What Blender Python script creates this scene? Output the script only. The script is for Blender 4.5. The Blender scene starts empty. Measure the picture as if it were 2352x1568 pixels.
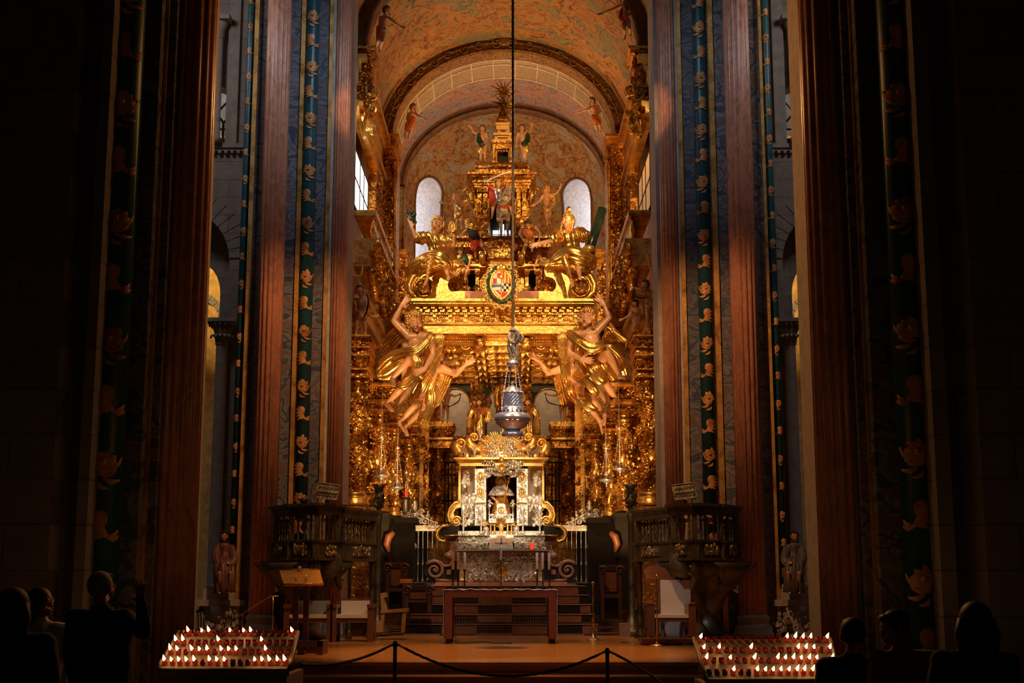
import bpy, bmesh, math, random
from mathutils import Vector as V, Matrix, noise
sc = bpy.context.scene
# ---------------------------------------------------------------- camera
F = 3118.0; TL = math.radians(9.93); CZ = 1.6
cam = bpy.data.cameras.new('camera'); cam.sensor_width = 36; cam.lens = 36*F/2352; cam.clip_end = 200
cob = bpy.data.objects.new('camera', cam); sc.collection.objects.link(cob)
cob.location = (0, 0, CZ); cob.rotation_euler = (math.radians(90)+TL, 0, 0)
sc.camera = cob
# ---------------------------------------------------------------- world, exposure
w = bpy.data.worlds.new('world'); sc.world = w; w.use_nodes = True
w.node_tree.nodes['Background'].inputs[0].default_value = (1.0, .70, .45, 1)
w.node_tree.nodes['Background'].inputs[1].default_value = 0.0035
sc.view_settings.view_transform = 'Standard'; sc.view_settings.look = 'None'
sc.view_settings.exposure = 0.0; sc.view_settings.gamma = 1; sc.view_settings.use_curve_mapping = False
# ---------------------------------------------------------------- lamps of the church and added unseen lights
WARM = (1.0, .56, .22); WARM2 = (1.0, .66, .34); DAY = (.62, .78, 1.0)
def spot(loc, tgt, e, col=WARM, ang=40, rad=.12, blend=.6):
    l = bpy.data.lights.new('spot_lamp', 'SPOT'); l.energy = e; l.color = col
    l.spot_size = math.radians(ang); l.spot_blend = blend; l.shadow_soft_size = rad
    o = bpy.data.objects.new('spot_lamp', l); sc.collection.objects.link(o); o.location = loc
    o.rotation_euler = (V(tgt)-V(loc)).to_track_quat('-Z', 'Y').to_euler(); return o
def area(loc, tgt, e, col, sx, sy):
    l = bpy.data.lights.new('area_lamp', 'AREA'); l.energy = e; l.color = col; l.shape = 'RECTANGLE'; l.size = sx; l.size_y = sy
    o = bpy.data.objects.new('area_lamp', l); sc.collection.objects.link(o); o.location = loc
    o.rotation_euler = (V(tgt)-V(loc)).to_track_quat('-Z', 'Y').to_euler(); return o
# spots high in the crossing, above the frame, aimed into the chancel
for s in (-1, 1):
    spot((s*3.4-.2, 21.0, 11.9), (-.2+s*.5, 29.9, 6.9), 3100, (1, .62, .30), 27, .10)
    spot((s*2.2-.2, 22.5, 13.2), (-.2+s*1.5, 30.3, 9.3), 1500, WARM2, 17, .08)
    spot((s*1.0-.2, 22.5, 13.4), (-.2, 32.0, 11.4), 700, WARM, 20, .06)
    # low, behind the pulpits, aimed up at the canopy soffit and the angels
    spot((s*2.3-.22, 27.4, 2.2), (-.2+s*.6, 31.4, 7.4), 900, WARM, 56, .08)
    spot((s*2.2-.22, 28.8, 2.2), (-.2+s*2.9, 31.5, 4.5), 300, WARM, 90, .05)
    # on the silver shrine and side columns, from the crossing and under the canopy edge
    spot((s*1.7-.2, 17.2, 10.0), (-.3, 33.0, 3.05), 4300, (1, .80, .56), 10.5, .05)
    spot((s*2.3-.2, 19.5, 11.2), (-s*3.2-.2, 29.2, 5.0), 1500, WARM, 17, .06)
    spot((s*2.6-.2, 21.0, 11.9), (s*2.9-.2, 31.0, 10.6), 700, WARM, 16, .06)
    # warm spill on the great piers
    spot((s*1.0, 19.5, 12.0), (s*4.2, 26.0, 3.8), 2100, (1, .50, .22), 46, .2)
    spot((s*2.4, 25.5, 11.5), (-s*3.6, 13.6, 4.5), 2600, (1, .42, .12), 34, .2)
    spot((s*3.3, 16.6, 10.8), (-s*3.7, 13.7, 4.5), 300, (1, .42, .12), 52, .15)
    # unseen area lights added as daylight on the grey transept stone
    area((s*8.2, 24.5, 15.0), (s*6.6, 29.6, 9.5), 75, (1, .92, .9), 1.5, 1.5)
# behind the canopy, lighting the vault and the apse
spot((-1.3, 34.2, 11.6), (-.2, 36.0, 15.4), 240, WARM, 140, .3)
spot((1.0, 34.2, 11.6), (-.2, 32.0, 15.4), 240, WARM, 140, .3)
spot((-2.2, 33.2, 8.4), (-.2, 41.0, 13.4), 430, WARM, 80, .2)
spot((1.9, 33.2, 8.4), (-.2, 41.0, 13.4), 480, WARM, 80, .2)
spot((1.4, 28.5, 9.2), (.4, 31.5, 15.6), 340, WARM, 120, .3)
spot((-.2, 33.6, 11.2), (-.2, 38.0, 15.6), 320, (1, .80, .74), 75, .3)
# unseen spots added to brighten the censer, rope, lectern, altar and platform
spot((0.4, 20.5, 12.5), (-.1, 21.3, .5), 4200, (1, .47, .14), 34, .2)
spot((-2.0, 18.6, 10.6), (-3.25, 20.6, 1.8), 420, (1, .62, .25), 9, .05)
spot((.3, 15.5, 10.6), (0, 22.0, 7.0), 420, (1, .85, .7), 30, .1)
spot((-3.6, 15.5, 10.6), (0, 22.0, 4.4), 1100, (.92, .90, 1.0), 15, .1)
spot((3.6, 15.5, 10.6), (0, 22.0, 4.4), 900, (1, .92, .85), 15, .1)
spot((-.2, 29.0, 6.5), (-.3, 35.6, 6.1), 170, (1, .66, .34), 56, .08)
spot((-.2, 29.0, 6.4), (-.3, 31.2, 2.0), 330, (1, .80, .56), 50, .1)
# daylight from the lantern of the crossing
for s in (-1, 1):
    spot((s*.5, 17, 19.5), (s*4.3, 26.3, 11.5), 2600 if s < 0 else 1500, (.70, .80, 1.0), 24, 1.0, 1.0)
# unseen fill light added behind the cherub cloud to brighten the saint's face
l = bpy.data.lights.new('niche_fill', 'POINT'); l.energy = 16; l.color = (1, .72, .42); l.shadow_soft_size = .03
o = bpy.data.objects.new('niche_fill', l); sc.collection.objects.link(o); o.location = (-.27, 32.62, 4.52)
# ---------------------------------------------------------------- helpers
random.seed(7)
R = random.random
def U(a, b): return a+(b-a)*random.random()
def W(px, py, Y):
    a = (px-1176)/F; b = (784-py)/F
    s = Y/(math.cos(TL)-b*math.sin(TL))
    return V((a*s, Y, CZ+(math.sin(TL)+b*math.cos(TL))*s))
def ZZ(py, Y): return W(1176, py, Y).z
def PX(Y, py=784): return (W(1177, py, Y)-W(1176, py, Y)).x     # metres in one pixel at depth Y
def YF(py, z=.5): return (CZ-z)/math.tan(math.atan((py-784)/F)-TL)
class MB:
    def __init__(s): s.v = []; s.f = []; s.m = []; s.s = []
    def add(s, vs, fs, sm=False, mi=0):
        o = len(s.v); s.v.extend([tuple(p) for p in vs])
        for f in fs: s.f.append([i+o for i in f]); s.m.append(mi); s.s.append(sm)
    def box(s, c, d, rz=0, mi=0, M=None):
        h = V(d)/2; vs = []
        M = M or Matrix.Rotation(rz, 3, 'Z')
        for x in (-1, 1):
            for y in (-1, 1):
                for z in (-1, 1): vs.append(V(c)+M@V((x*h.x, y*h.y, z*h.z)))
        s.add(vs, [(0,1,3,2),(4,6,7,5),(0,4,5,1),(2,3,7,6),(0,2,6,4),(1,5,7,3)], False, mi)
    def bx(s, x0, x1, y0, y1, z0, z1, mi=0): s.box(((x0+x1)/2,(y0+y1)/2,(z0+z1)/2), (abs(x1-x0),abs(y1-y0),abs(z1-z0)), 0, mi)
    def bp(s, px0, px1, py0, py1, Y0, Y1, mi=0):      # a box whose front face covers these pixels at depth Y0
        a = W(px0, (py0+py1)/2, Y0); b = W(px1, (py0+py1)/2, Y0)
        s.bx(a.x, b.x, Y0, Y1, ZZ(py1, Y0), ZZ(py0, Y0), mi)
    def lathe(s, c, prof, n=20, M=None, mi=0, sm=True, sy=1, a0=0, a1=2*math.pi, fl=None):
        c = V(c); vs = []; fs = []; full = abs(a1-a0-2*math.pi) < 1e-4; k = n if full else n+1
        for r, z in prof:
            for i in range(k):
                a = a0+(a1-a0)*i/n; rr = r*(1+(fl[1]*math.cos(fl[0]*a) if fl else 0)); p = V((rr*math.cos(a), rr*math.sin(a)*sy, z))
                vs.append(c+(M@p if M else p))
        for j in range(len(prof)-1):
            for i in range(n):
                i2 = (i+1) % k; fs.append((j*k+i, j*k+i2, (j+1)*k+i2, (j+1)*k+i))
        if full:
            if prof[0][0] > 1e-4: fs.append(tuple(range(k))[::-1])
            if prof[-1][0] > 1e-4: fs.append(tuple((len(prof)-1)*k+i for i in range(k)))
        s.add(vs, fs, sm, mi)
    def ell(s, c, r, nu=10, nv=7, M=None, mi=0):
        if not hasattr(r, '__len__'): r = (r, r, r)
        c = V(c); vs = []; fs = []
        for j in range(nv+1):
            t = math.pi*j/nv
            for i in range(nu):
                a = 2*math.pi*i/nu; p = V((r[0]*math.sin(t)*math.cos(a), r[1]*math.sin(t)*math.sin(a), r[2]*math.cos(t)))
                vs.append(c+(M@p if M else p))
        for j in range(nv):
            for i in range(nu): fs.append((j*nu+i, (j+1)*nu+i, (j+1)*nu+(i+1)%nu, j*nu+(i+1)%nu))
        s.add(vs, fs, True, mi)
    def tube(s, pts, rad, n=8, mi=0, cap=True, fl=None, flat=None, tw=0, closed=False, sm=True):
        # swept tube; fl=(folds, depth) corrugates it; flat=(direction, ratio) squashes it
        pts = [V(p) for p in pts]; L = len(pts)
        if not hasattr(rad, '__len__'): rad = [rad]*L
        if closed: T = [(pts[(i+1)%L]-pts[i-1]).normalized() for i in range(L)]
        else: T = [(pts[min(i+1, L-1)]-pts[max(i-1, 0)]).normalized() for i in range(L)]
        u = T[0].orthogonal().normalized(); vs = []; fs = []
        for i in range(L):
            t = T[i]; u = (u-t*u.dot(t)).normalized(); w2 = t.cross(u)
            for k in range(n):
                a = 2*math.pi*k/n+tw*i; r = rad[i]
                if fl: r *= 1+fl[1]*math.sin(fl[0]*2*math.pi*k/n+fl[2]*i if len(fl) > 2 else fl[0]*2*math.pi*k/n)
                p = (u*math.cos(a)+w2*math.sin(a))*r
                if flat: d = V(flat[0]).normalized(); p = p-d*p.dot(d)*(1-flat[1])
                vs.append(pts[i]+p)
        for i in range(L if closed else L-1):
            j = (i+1) % L
            for k in range(n): fs.append((i*n+k, i*n+(k+1)%n, j*n+(k+1)%n, j*n+k))
        if cap and not closed: fs.append(tuple(range(n))[::-1]); fs.append(tuple((L-1)*n+k for k in range(n)))
        s.add(vs, fs, sm, mi)
    def rc(s, a, ra, b, rb, n=12, mi=0):              # round cone: a capsule with two radii
        a = V(a); b = V(b); d = b-a; L = d.length
        if L < 1e-5: s.ell(a, ra, n, 8, None, mi); return
        q = d.to_track_quat('Z', 'Y').to_matrix(); prof = []
        for k in range(5): t = math.pi/2*(1-k/4); prof.append((ra*math.cos(t)+1e-4, -ra*math.sin(t)))
        for k in range(5): t = math.pi/2*k/4; prof.append((rb*math.cos(t)+1e-4, L+rb*math.sin(t)))
        s.lathe(a, prof, n, q, mi)
    def prism(s, out, o, ux, uy, dv, mi=0, sm=False, bev=0):
        o = V(o); ux = V(ux); uy = V(uy); dv = V(dv); n = len(out)
        vs = [o+ux*x+uy*y for x, y in out]; vs += [p+dv for p in vs]
        fs = [tuple(range(n)), tuple(range(n, 2*n))[::-1]]+[(i, i+n, (i+1)%n+n, (i+1)%n) for i in range(n)]
        s.add(vs, fs, sm, mi)
    def grid(s, fn, nu, nv, mi=0, sm=True, th=None, skip=None):
        vs = [V(fn(i/nu, j/nv)) for j in range(nv+1) for i in range(nu+1)]; k = nu+1; fs = []
        for j in range(nv):
            for i in range(nu):
                if skip and skip((i+.5)/nu, (j+.5)/nv): continue
                fs.append((j*k+i, j*k+i+1, (j+1)*k+i+1, (j+1)*k+i))
        s.add(vs, fs, sm, mi)
        if th:
            th = V(th); s.add([p+th for p in vs], [f[::-1] for f in fs], sm, mi)
            N = len(vs); e = {}
            for f in fs:
                for a in range(4):
                    p, q = f[a], f[(a+1)%4]
                    if (q, p) in e: del e[(q, p)]
                    else: e[(p, q)] = 1
            o = len(s.v)-2*N
            for p, q in e: s.f.append([o+q, o+p, o+p+N, o+q+N]); s.m.append(mi); s.s.append(False)
    def leaf(s, b, d, nr, L, w, curl=.8, mi=0):       # curled acanthus leaf
        b = V(b); d = V(d).normalized(); nr = V(nr); nr = (nr-d*nr.dot(d)).normalized(); x = d.cross(nr); vs = []; fs = []
        for j in range(5):
            t = j/4; ww = w*math.sin(math.pi*(.18+.8*t))*(1.05 if j % 2 else .93); a = curl*t*t*1.9
            c = b+d*(L*t*math.cos(a*.6))+nr*(L*.55*math.sin(a)*t)
            for k in (-1, 0, 1): vs.append(c+x*(ww*k)+nr*((.25*w if k == 0 else 0)))
        for j in range(4):
            for k in range(2): fs.append((j*3+k, j*3+k+1, j*3+k+4, j*3+k+3))
        s.add(vs, fs, True, mi)
        s.add([V(p)-nr*(w*.22) for p in vs], [f[::-1] for f in fs], True, mi)
    def scroll(s, c, r, turns=1.6, th=.25, ux=(1,0,0), uy=(0,0,1), mi=0, n=8, flat=None, taper=.35, a0=0, dirn=1):
        c = V(c); ux = V(ux); uy = V(uy); N = int(14*turns)+1; pts = []; rd = []
        for i in range(N+1):
            t = i/N; a = a0+dirn*turns*2*math.pi*t; q = r*(1-.86*t); pts.append(c+ux*q*math.cos(a)+uy*q*math.sin(a)); rd.append(r*th*(1-(1-taper)*t))
        s.tube(pts, rd, n, mi, flat=flat)
        s.ell(c, r*th*.9, 8, 6, None, mi)
    def tuft(s, c, size, nr=(0,-1,0), up=(0,0,1), n=5, mi=0):    # palmette of leaves and two curls
        c = V(c); nr = V(nr).normalized(); up = V(up); x = up.cross(nr)
        for k in range(n):
            a = (k-(n-1)/2)*(2.0/(n-1)); d = up*math.cos(a)+x*math.sin(a)
            s.leaf(c, d, nr, size*(1-.18*abs(a)), size*.17, .7, mi)
        for sg in (-1, 1): s.scroll(c+x*sg*size*.28-up*size*.22, size*.2, 1.2, .33, x, up, mi, 6, None, .4, math.pi/2, sg)
    def cleaf(s, c, r, th, z, ang, L, w, bend=.6, mi=0):   # painted-relief leaf hugging a shaft of radius r
        vs = []; fs = []; N = 7; x = 0; y = 0; a = ang
        for j in range(N+1):
            t = j/N; ww = w*math.sin(math.pi*(.10+.86*t))*(1+.22*math.sin(j*2.4)); h = 1.02+.07*math.sin(math.pi*t)+.05*t
            for k in (-1, 0, 1):
                sx = x-math.sin(a)*ww*k; sz = y+math.cos(a)*ww*k; q = r*(h+(.035 if k == 0 else 0)); tt = th+sx/r
                vs.append(V(c)+V((q*math.cos(tt), q*math.sin(tt), z+sz)))
            x += math.cos(a)*L/N; y += math.sin(a)*L/N; a += bend*2/N
        for j in range(N):
            for k in range(2): fs.append((j*3+k, j*3+k+1, j*3+k+4, j*3+k+3))
        s.add(vs, fs, True, mi)
    def cspray(s, c, r, th, z, S, flip=1, flower=False):
        if flower:
            for k in range(8): s.cleaf(c, r, th, z+S*.35, k*.785+.3, S*U(.40,.52), S*.14, U(.2,.9))
            q = r*1.1; s.ell(V(c)+V((q*math.cos(th), q*math.sin(th), z+S*.35)), S*.12, 8, 6)
            for k in range(4): s.cleaf(c, r, th+flip*S*.2/r*(k%2), z+S*(.1-.12*k), math.pi/2+flip*(1.5+k*.4), S*(.8-.1*k), S*.08, -.7*flip)
        else:
            for k in range(8): s.cleaf(c, r, th-flip*S*(.3-.06*k)/r, z+S*.04*k, math.pi/2-flip*(1.25-k*.32), S*(.95-.08*abs(k-3)), S*.11, -.65*flip)
            for k in range(2): s.cleaf(c, r, th-flip*S*.2/r, z, math.pi/2+flip*(1.7+k*.5), S*.5, S*.09, -.8*flip)
    def relief(s, fn, n, size, mi=0):                  # carved foliage: fn() -> point, normal
        for _ in range(n):
            p, nr = fn(); k = R(); nr = V(nr); t = nr.orthogonal().normalized(); t = Matrix.Rotation(U(0, 6.28), 3, nr.normalized())@t; z = size*U(.6, 1.3)
            if k < .6: s.leaf(p, t, nr, z, z*.3, U(.5, 1.1), mi)
            elif k < .8: s.ell(V(p)+nr*z*.05, (z*.22, z*.22, z*.22), 7, 5, None, mi)
            else: s.scroll(V(p)+nr*z*.1, z*.4, 1.1, .3, t, nr.cross(t), mi, 6)
    def obj(s, name, mats, parent=None, base=(0,0,0)):
        if isinstance(mats, str): mats = [mats]
        me = bpy.data.meshes.new(name); base = V(base)
        if parent is not None: base = V(parent['_b'])
        me.from_pydata([(p[0]-base.x, p[1]-base.y, p[2]-base.z) for p in s.v], [], s.f)
        for mt in mats: me.materials.append(MAT(mt))
        me.polygons.foreach_set('material_index', s.m); me.polygons.foreach_set('use_smooth', s.s); me.update()
        o = bpy.data.objects.new(name, me); sc.collection.objects.link(o)
        if parent is not None: o.parent = parent; o['_b'] = parent['_b']
        else: o.location = base; o['_b'] = tuple(base)
        return o
def tag(o, label, cat=None, group=None, kind=None):
    o['label'] = label
    if cat: o['category'] = cat
    if group: o['group'] = group
    if kind: o['kind'] = kind
    return o
def thing(name, label, cat, base, group=None):
    o = bpy.data.objects.new(name, None); sc.collection.objects.link(o); o.location = base; o['_b'] = tuple(V(base)); o.empty_display_size = .1
    return tag(o, label, cat, group, 'thing')
def copy_tree(o, parent=None):
    c = o.copy(); sc.collection.objects.link(c)
    if parent is not None: c.parent = parent
    for ch in list(o.children): copy_tree(ch, c)
    return c
# ---------------------------------------------------------------- materials
_M = {}
def MAT(n):
    if n in _M: return _M[n]
    f = MDEF[n]; m = bpy.data.materials.new(n); m.use_nodes = True; _M[n] = m; f(m); return m
class NT:
    def __init__(s, m): s.t = m.node_tree; s.b = s.t.nodes['Principled BSDF']; s.N = s.t.nodes; s.L = s.t.links
    def n(s, ty, **k):
        x = s.N.new(ty)
        for a, b in k.items():
            if a[0] == 'i' and a[1:].isdigit(): x.inputs[int(a[1:])].default_value = b
            elif a in x.inputs.keys(): x.inputs[a].default_value = b
            else: setattr(x, a, b)
        return x
    def l(s, a, b): s.L.new(a, b)
    def co(s, scale=(1,1,1), rot=(0,0,0)):
        tc = s.n('ShaderNodeTexCoord'); mp = s.n('ShaderNodeMapping'); mp.inputs['Scale'].default_value = scale; mp.inputs['Rotation'].default_value = rot
        s.l(tc.outputs['Object'], mp.inputs[0]); return mp.outputs[0]
    def noise(s, co, sc_, det=4, dist=0, rough=.55):
        x = s.n('ShaderNodeTexNoise'); x.inputs['Scale'].default_value = sc_; x.inputs['Detail'].default_value = det; x.inputs['Distortion'].default_value = dist; x.inputs['Roughness'].default_value = rough
        s.l(co, x.inputs['Vector']); return x.outputs['Fac']
    def ramp(s, fac, st, mode='LINEAR'):
        x = s.n('ShaderNodeValToRGB'); c = x.color_ramp; c.interpolation = mode
        while len(c.elements) < len(st): c.elements.new(.5)
        for e, (p, q) in zip(c.elements, st): e.position = p; e.color = (*q, 1) if len(q) == 3 else q
        s.l(fac, x.inputs[0]); return x.outputs[0]
    def mix(s, f, a, b, mode='MIX'):
        x = s.n('ShaderNodeMix', data_type='RGBA', blend_type=mode)
        for i, q in ((0, f), (6, a), (7, b)):
            if hasattr(q, 'links'): s.l(q, x.inputs[i])
            elif isinstance(q, tuple): x.inputs[i].default_value = (*q, 1)
            else: x.inputs[i].default_value = q
        return x.outputs[2]
    def math(s, op, a, b=0.):
        x = s.n('ShaderNodeMath', operation=op)
        for i, q in ((0, a), (1, b)):
            if hasattr(q, 'links'): s.l(q, x.inputs[i])
            else: x.inputs[i].default_value = q
        return x.outputs[0]
    def bump(s, h, st=.4, d=.02):
        x = s.n('ShaderNodeBump'); x.inputs['Strength'].default_value = st; x.inputs['Distance'].default_value = d
        s.l(h, x.inputs['Height']); s.l(x.outputs[0], s.b.inputs['Normal'])
    def set(s, col=None, rough=None, metal=None, **k):
        for nm, q in (('Base Color', col), ('Roughness', rough), ('Metallic', metal)):
            if q is None: continue
            if hasattr(q, 'links'): s.l(q, s.b.inputs[nm])
            else: s.b.inputs[nm].default_value = (*q, 1) if isinstance(q, tuple) else q
        for a, b in k.items(): s.b.inputs[a].default_value = b
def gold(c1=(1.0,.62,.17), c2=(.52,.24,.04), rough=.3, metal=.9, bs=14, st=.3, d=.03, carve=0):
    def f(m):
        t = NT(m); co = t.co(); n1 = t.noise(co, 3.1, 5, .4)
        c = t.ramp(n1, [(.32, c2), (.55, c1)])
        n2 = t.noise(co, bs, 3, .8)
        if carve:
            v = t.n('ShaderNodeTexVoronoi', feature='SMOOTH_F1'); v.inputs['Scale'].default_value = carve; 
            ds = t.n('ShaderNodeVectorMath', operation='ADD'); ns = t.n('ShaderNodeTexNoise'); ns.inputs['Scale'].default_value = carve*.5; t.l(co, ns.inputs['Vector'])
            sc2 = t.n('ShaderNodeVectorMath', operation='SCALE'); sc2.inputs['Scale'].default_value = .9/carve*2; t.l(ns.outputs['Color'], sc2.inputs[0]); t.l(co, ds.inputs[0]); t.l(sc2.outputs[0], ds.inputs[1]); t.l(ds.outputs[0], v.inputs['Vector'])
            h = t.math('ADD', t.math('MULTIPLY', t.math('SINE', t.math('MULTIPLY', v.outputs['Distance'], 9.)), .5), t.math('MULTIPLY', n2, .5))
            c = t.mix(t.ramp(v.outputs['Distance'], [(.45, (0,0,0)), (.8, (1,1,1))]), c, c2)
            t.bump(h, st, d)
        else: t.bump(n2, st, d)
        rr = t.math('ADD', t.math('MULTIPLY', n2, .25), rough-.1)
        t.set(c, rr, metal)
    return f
def plain(c, rough=.5, metal=0., var=.25, s=6., bump=0, **k):
    def f(m):
        t = NT(m); co = t.co(); n1 = t.noise(co, s, 4)
        d = tuple(x*(1-var) for x in c); l_ = tuple(min(1, x*(1+var)) for x in c)
        t.set(t.ramp(n1, [(.3, d), (.7, l_)]), rough, metal, **k)
        if bump: t.bump(n1, bump, .02)
    return f
def marble(a, b, c, s=(1,1,.35), sc_=2.2, rough=.35, dist=3., rot=(0,.5,0), k=0.):
    def f(m):
        t = NT(m); co = t.co(s, rot); n = t.noise(co, sc_, 5, dist, .5); n2 = t.noise(t.co((1,1,.3)), .7, 3)
        if k: n = t.math('ADD', t.math('MULTIPLY', t.math('SINE', t.math('MULTIPLY', n, k)), .30), .5)
        col = t.ramp(n, [(.2, b), (.36, a), (.5, tuple(min(1, x*1.5) for x in a)), (.62, a), (.8, c)])
        col = t.mix(t.ramp(n2, [(.4, (0,0,0)), (.65, (1,1,1))]), col, t.mix(.45, col, b))
        t.set(col, rough)
    return f
def stone(c, bw=.7, bh=.35, ax='xz', rough=.85, mort=(.25,.25,.25)):
    def f(m):
        t = NT(m); tc = t.n('ShaderNodeTexCoord'); sp = t.n('ShaderNodeSeparateXYZ'); cb = t.n('ShaderNodeCombineXYZ'); t.l(tc.outputs['Object'], sp.inputs[0])
        t.l(sp.outputs[0 if ax[0] == 'x' else 1], cb.inputs[0]); t.l(sp.outputs[2 if ax[1] == 'z' else 1], cb.inputs[1])
        b = t.n('ShaderNodeTexBrick'); t.l(cb.outputs[0], b.inputs['Vector']); b.inputs['Scale'].default_value = 1; b.inputs['Brick Width'].default_value = bw; b.inputs['Row Height'].default_value = bh
        b.inputs['Mortar Size'].default_value = .008; b.inputs['Color1'].default_value = (*c, 1); b.inputs['Color2'].default_value = (*[x*.72 for x in c], 1); b.inputs['Mortar'].default_value = (*[x*k for x, k in zip(c, mort)], 1)
        n = t.noise(t.co(), 5, 6); col = t.mix(.35, b.outputs['Color'], t.ramp(n, [(.3, tuple(x*.5 for x in c)), (.7, tuple(min(1, x*1.3) for x in c))]))
        t.set(col, rough); t.bump(t.math('ADD', t.math('MULTIPLY', b.outputs['Fac'], -1.), t.math('MULTIPLY', n, .5)), .5, .02)
    return f
def fresco(base, fig, fig2, line, s=.9, k=7., seed=0.):
    def f(m):
        t = NT(m); co = t.co((1,1,1), (seed, 0, seed)); n = t.noise(co, s*1.5, 3, 1.0, .5); n2 = t.noise(co, s*4., 4, 1.2, .55)
        mixn = t.math('ADD', t.math('MULTIPLY', n, 1.2), t.math('MULTIPLY', n2, .9)); mixn = t.math('SUBTRACT', mixn, .55)
        col = t.ramp(mixn, [(.34, base), (.42, fig), (.50, fig2), (.60, fig), (.66, base)])
        fr = t.math('FRACT', t.math('MULTIPLY', mixn, k)); ln = t.math('ABSOLUTE', t.math('SUBTRACT', fr, .5))
        lm = t.ramp(ln, [(.04, (1,1,1)), (.13, (0,0,0))])
        lm2 = t.mix(t.ramp(n2, [(.40, (0,0,0)), (.46, (1,1,1))]), (0,0,0), lm)
        st = t.ramp(t.noise(t.co(), 11, 4), [(.3, (.72,.72,.72)), (.7, (1,1,1))])
        col = t.mix(t.math('MULTIPLY', lm2, .8), col, line)
        t.set(t.mix(1., col, st, 'MULTIPLY'), .75)
    return f
def emit(c, e):
    def f(m):
        t = NT(m); t.set(c, .5); t.b.inputs['Emission Color'].default_value = (*c, 1); t.b.inputs['Emission Strength'].default_value = e
    return f
def wood(c, ax=(1,1,8), rough=.4, s=3, coat=0.):
    def f(m):
        t = NT(m); n = t.noise(t.co(ax), s, 5, .6); t.set(t.ramp(n, [(.3, tuple(x*.6 for x in c)), (.7, c)]), rough, 0., **{'Coat Weight': coat})
    return f
def parquet(m):
    t = NT(m); b = t.n('ShaderNodeTexBrick'); t.l(t.co(), b.inputs['Vector']); b.inputs['Scale'].default_value = 1; b.inputs['Brick Width'].default_value = 1.3; b.inputs['Row Height'].default_value = .14
    b.inputs['Mortar Size'].default_value = .002; b.inputs['Color1'].default_value = (.60,.27,.07,1); b.inputs['Color2'].default_value = (.46,.19,.045,1); b.inputs['Mortar'].default_value = (.1,.05,.02,1)
    n = t.noise(t.co((1,9,1)), 4, 5, .4); t.set(t.mix(.35, b.outputs['Color'], t.ramp(n, [(.3, (.36,.14,.03)), (.7, (.64,.31,.09))])), .22)
def checker_steps(m):
    t = NT(m); c = t.n('ShaderNodeTexChecker'); t.l(t.co((1,1,1)), c.inputs['Vector']); c.inputs['Scale'].default_value = 1/.72
    c.inputs['Color1'].default_value = (.30,.13,.09,1); c.inputs['Color2'].default_value = (.02,.02,.025,1)
    n = t.noise(t.co(), 5, 5); t.set(t.mix(1., c.outputs['Color'], t.ramp(n, [(.3, (.6,.6,.6)), (.7, (1,1,1))]), 'MULTIPLY'), .25)
def skin(m):
    t = NT(m); n = t.noise(t.co(), 2.3, 3); t.set(t.ramp(n, [(.35, (.55,.27,.13)), (.65, (.74,.41,.22))]), .32)
def glassred(m):
    t = NT(m); t.set((.55,.01,.006), .12, 0., **{'Transmission Weight': .55, 'IOR': 1.3})
def flame(m):
    t = NT(m); tc = t.n('ShaderNodeTexCoord'); sp = t.n('ShaderNodeSeparateXYZ'); t.l(tc.outputs['Object'], sp.inputs[0]); h = t.math('MULTIPLY', sp.outputs[2], 17.)
    t.set((.9,.4,.1), .5); t.l(t.ramp(h, [(0, (1.0,.20,.03)), (.25, (1.0,.46,.14)), (.6, (1.0,.60,.24)), (1, (1.0,.34,.06))]), t.b.inputs['Emission Color']); t.l(t.math('ADD', t.math('MULTIPLY', t.math('SINE', t.math('MULTIPLY', h, 3.)), 9.), 2.5), t.b.inputs['Emission Strength'])
def arms(m):      # quartered painted field of the shield
    t = NT(m); tc = t.n('ShaderNodeTexCoord'); sp = t.n('ShaderNodeSeparateXYZ'); t.l(tc.outputs['Object'], sp.inputs[0])
    X, Z = sp.outputs[0], sp.outputs[2]
    def gt(a, b): return t.math('GREATER_THAN', a, b)
    def stripes(src, k, off=0.): return gt(t.math('FRACT', t.math('ADD', t.math('MULTIPLY', src, k), off)), .5)
    red = (.72,.06,.02); gl = (.9,.62,.2); wh = (.85,.8,.66); bl = (.10,.16,.30); bk = (.03,.02,.03)
    q1 = t.mix(t.math('ABSOLUTE', t.math('SUBTRACT', stripes(X, 5.5), stripes(Z, 4.2))), red, wh)
    q2 = t.mix(stripes(X, 14.), gl, red)
    q3 = t.mix(gt(Z, -.16), t.mix(stripes(t.math('ADD', X, Z), 9.), wh, red), t.mix(stripes(Z, 8., .2), wh, bl))
    q4 = t.mix(gt(Z, -.20), red, t.mix(t.math('ABSOLUTE', t.math('SUBTRACT', stripes(X, 9.), stripes(Z, 8.))), bk, wh))
    top = t.mix(gt(X, .02), q1, q2); bot = t.mix(gt(X, .02), q3, q4)
    t.set(t.mix(gt(Z, 0.), bot, top), .4)
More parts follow.
